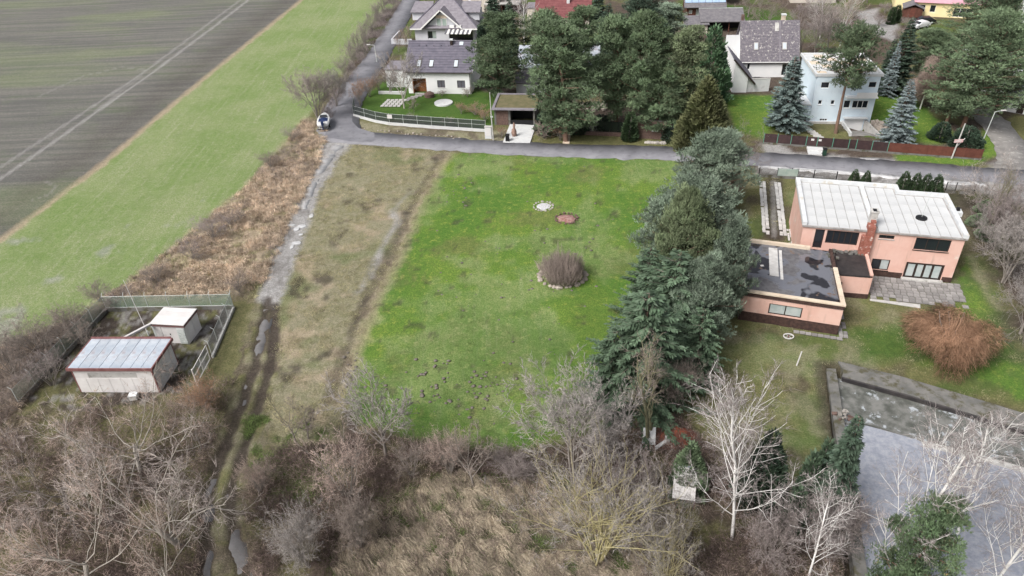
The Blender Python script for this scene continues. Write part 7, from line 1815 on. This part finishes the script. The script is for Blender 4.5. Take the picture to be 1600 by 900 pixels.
# brown scrub along the field edge and the compound
for k, (x, y, t, w, tw, lb) in enumerate(((100, 520, 478, 90, 'twig_brown', 'dark bare bush where field meets the compound fence'), (50, 550, 495, 110, 'twig_brown', 'second dark bare bush along the field beside the compound'), (10, 590, 520, 110, 'twig_brown', 'dark bare bush at the edge outside the compound fence'), (70, 600, 550, 90, 'twig_purple', 'low bush hugging the green fence, lower down'), (130, 545, 500, 60, 'twig_brown', 'low bush hugging the green fence, higher up'), (180, 480, 452, 60, 'twig_purple', 'bush at the upper corner of the compound'), (330, 372, 340, 70, 'twig_purple', 'grey-brown bush in the middle of the straw strip'), (360, 352, 326, 50, 'twig_purple', 'smaller grey-brown bush above the middle of the straw strip'), (300, 405, 376, 60, 'twig_purple', 'bush near the field edge of the straw strip'), (420, 262, 236, 44, 'twig_brown', 'bush in the upper straw strip near the lane'), (455, 220, 196, 36, 'twig_purple', 'bush close below the largest roadside bush'), (370, 455, 432, 60, 'twig_brown', 'bush just above the compound corner'), (240, 440, 415, 60, 'twig_brown', 'bush in the lower straw strip by the field'), (150, 470, 440, 60, 'twig_brown', 'bush at the tapering end of the field'))):
    plant('bush', lb, (x, y), t, w, k, 'bare_bush', 'bush', twig=tw)

# ------------------------------------------------------------------ ground cover that nobody could count
def scatter(poly, n, seed, dens=None):
    r = np.random.default_rng(seed); lo, hi = poly.min(0), poly.max(0)
    X = r.uniform(lo[0], hi[0], n * 4); Y = r.uniform(lo[1], hi[1], n * 4)
    ok = sdf(X, Y, poly) < 0
    if dens is not None: ok &= r.random(len(X)) < dens(X, Y)
    return X[ok][:n], Y[ok][:n], r

def tufts(name, label, poly, n, per, L, w, m, seed, lean=(0, 0), spread=.5, fall=.5, dens=None, rad=.18, cat='grass', seg=True):
    X, Y, r = scatter(poly, n, seed, dens); n = len(X)
    az = r.uniform(0, 6.28, n); ln = np.stack([np.cos(az), np.sin(az)], 1) * spread * .4 + np.array(lean) + r.normal(0, .12, (n, 2)); ct = np.clip(r.normal(.5, .2, n), 0, 1); cl = r.uniform(.7, 1.25, n)
    i = np.repeat(np.arange(n), per); k = len(i)
    B = np.stack([X[i], Y[i], np.full(k, -.12)], 1); B[:, :2] += r.normal(0, rad, (k, 2))
    l = L * cl[i] * r.uniform(.55, 1.15, k); dx = ln[i] + r.normal(0, spread * .45, (k, 2))
    up = np.clip(1 - fall * np.hypot(dx[:, 0], dx[:, 1]), .25, 1)
    m1 = B + np.concatenate([dx * .38, up[:, None] * .62], 1) * l[:, None]
    t1 = B + np.concatenate([dx * 1.0, (up * .78 - fall * .25)[:, None]], 1) * l[:, None]; t1[:, 2] = np.maximum(t1[:, 2], 0.01)
    D = t1 - B; s = unit(np.cross(D, r.normal(size=D.shape))) * (w * r.uniform(.7, 1.3, k))[:, None]
    tone = np.clip(ct[i] + r.normal(0, .14, k), 0, 1)
    if not seg:         # short grass: one blade, one triangle
        V = np.stack([B - s, B + s, t1], 1)
        return tag(link(name, np_mesh(name, V.reshape(-1, 3), tris=np.arange(3 * k).reshape(k, 3), tone=np.repeat(tone, 3), m=M[m])), label, cat, kind='stuff')
    V = np.empty((k, 5, 3)); V[:, 0], V[:, 1], V[:, 2], V[:, 3], V[:, 4] = B - s, B + s, m1 + s * .9, m1 - s * .9, t1
    j = np.arange(k)[:, None] * 5
    T = np.concatenate([j + [0, 1, 2], j + [0, 2, 3], j + [3, 2, 4]])
    return tag(link(name, np_mesh(name, V.reshape(-1, 3), tris=T, tone=np.repeat(tone, 5), m=M[m])), label, cat, kind='stuff')

def brush(name, label, poly, n, hmin, hmax, m, seed, dens=None, w=.012):
    X, Y, r = scatter(poly, n, seed, dens); n = len(X)
    P0 = np.stack([X, Y, np.full(n, -.1)], 1); d = np.concatenate([r.normal(0, .55, (n, 2)), np.ones((n, 1))], 1)
    P1 = P0 + d * r.uniform(hmin, hmax, (n, 1)); tone = np.clip(vnoise(X * .8 + 99, Y * .8 + 99, seed) + r.normal(0, .18, n), 0, 1)
    A, Bp, Tn = [P0], [P1], [tone]
    for q in range(2):
        f = r.uniform(.3, .95, (n, 1)); s = P0 + (P1 - P0) * f; e = s + np.concatenate([r.normal(0, .33, (n, 2)), r.uniform(-.25, .45, (n, 1))], 1)
        e[:, 2] = np.maximum(e[:, 2], 0); A.append(s); Bp.append(e); Tn.append(tone)
    V, t, tn = spikes(np.concatenate(A), np.concatenate(Bp), np.full(3 * n, w), r, np.concatenate(Tn))
    return tag(link(name, np_mesh(name, V, tris=t, tone=tn, m=M[m])), label, 'undergrowth', kind='stuff')

def nz(seed, sc, lo, hi): return lambda X, Y: sm(vnoise(X * sc + 200, Y * sc + 200, seed), lo, hi)
TH_L = poly_world([(-120, 660), (30, 650), (120, 640), (310, 620), (345, 600), (368, 590), (352, 650), (326, 720), (312, 800), (312, 960), (-150, 960)])
TH_R = poly_world([(440, 700), (528, 692), (560, 664), (640, 690), (690, 694), (800, 704), (880, 692), (1000, 660), (1060, 650), (1130, 720), (1215, 795), (1262, 800), (1300, 860), (1330, 960), (400, 960), (382, 800), (395, 740)])
no_reed = lambda f: (lambda X, Y: f(X, Y) * (1 - .75 * sm(-sdf(X, Y, O['reedbed']), -.5, .8)))
brush('brambles', 'tangled bramble scrub between the compound and the muddy track', TH_L, 15000, .35, 1.3, 'bramble', 501, nz(3, .35, .2, .6))
brush('brambles', 'tangled bramble scrub across the near edge of the lawn', TH_R, 22000, .35, 1.4, 'bramble', 502, no_reed(nz(4, .35, .2, .6)))
brush('dead_stems', 'pale dead stems standing among the brambles by the lawn edge', TH_R, 5000, .5, 1.4, 'twig_pinkish', 503, no_reed(nz(5, .3, .4, .6)), .011)
brush('dead_stems', 'pale dead stems in the scrub under the large bare trees', TH_L, 3600, .5, 1.3, 'twig_pinkish', 504, nz(6, .3, .4, .6), .011)
tufts('reed_grass', 'flattened pale reed grass in swirling clumps at the near edge', O['reedbed'], 330, 200, 1.7, .013, 'straw', 505, (.45, -.7), .4, .8, None, .2)
tufts('short_grass', 'green grass growing between the pale reed clumps', O['reedbed'], 2000, 30, .45, .016, 'green_blades', 506, (0, 0), .7, .3, None, .25, seg=False)
tufts('dry_grass', 'tall dry straw grass on the strip between field and lane', O['verge'], 2100, 66, 1.1, .016, 'dry_grass', 507, (.2, -.35), .6, .6, nz(8, .25, .35, .55), .28)
tufts('dry_grass', 'olive tussocks mixed into the dry strip by the lane', O['verge'], 1200, 24, .5, .016, 'olive_blades', 508, (0, 0), .7, .4, None, .25)
brush('brown_scrub', 'brown twiggy scrub mixed into the straw strip', O['verge'], 6500, .3, 1.1, 'twig_purple', 509, nz(9, .2, .5, .66))
tufts('rank_grass', 'straw tussocks scattered under the brambles', TH_R, 1500, 30, .7, .015, 'straw', 510, (.1, -.3), .8, .5, nz(10, .3, .5, .66), seg=False)
tufts('rank_grass', 'straw tussocks under the large bare trees', TH_L, 900, 30, .7, .015, 'straw', 511, (.1, -.3), .8, .5, nz(11, .3, .5, .66), seg=False)
tufts('green_tufts', 'green grass tufts along the muddy track and the scrub edge', np.concatenate([poly_world([(380, 640), (440, 640), (560, 700), (560, 790), (380, 790)])]), 900, 26, .42, .015, 'green_blades', 512, (0, 0), .7, .4, nz(12, .4, .45, .6), seg=False)
tufts('meadow_grass', 'short bleached meadow grass between lane and lawn', O['meadow'], 5200, 14, .26, .013, 'olive_blades', 513, (0, 0), .9, .4, nz(13, .5, .3, .6), .2, seg=False)
tufts('lawn_tufts', 'coarse yellow-green tufts scattered through the lawn', O['lawn'], 3200, 12, .16, .012, 'green_blades', 514, (0, 0), .9, .4, nz(14, .3, .45, .7), .16, seg=False)
tufts('moss_grass', 'thin mossy grass tufts in the villa garden', O['yard'], 2400, 12, .2, .012, 'olive_blades', 515, (0, 0), .9, .4, nz(15, .4, .4, .65), .2, seg=False)
brush('lane_brush', 'thin bare brush under the roadside bushes up the lane', poly_world([(500, 180), (520, 185), (528, 165), (545, 130), (575, 85), (600, 50), (640, -20), (610, -10), (560, 75), (525, 120)]), 5200, .4, 1.3, 'twig_purple', 516, nz(16, .3, .3, .6), .018)
brush('compound_brush', 'dark scrub pressing against the green compound fence', poly_world([(-60, 600), (0, 545), (130, 492), (165, 476), (30, 640), (-60, 690)]), 6500, .4, 1.5, 'twig_brown', 517, None, .014)
brush('garden_litter', 'brown garden undergrowth under the roadside pines', poly_world([(835, 205), (1050, 212), (1110, 170), (1060, 140), (920, 140), (840, 160)]), 3500, .2, .9, 'twig_brown', 518, nz(18, .3, .4, .6), .016)
brush('villa_brush', 'bare scrub along the ditch beside the villa lawn', poly_world([(1540, 330), (1600, 345), (1700, 420), (1760, 600), (1640, 560), (1590, 460)]), 5000, .3, 1.2, 'twig_grey', 519, nz(19, .3, .35, .6), .013)
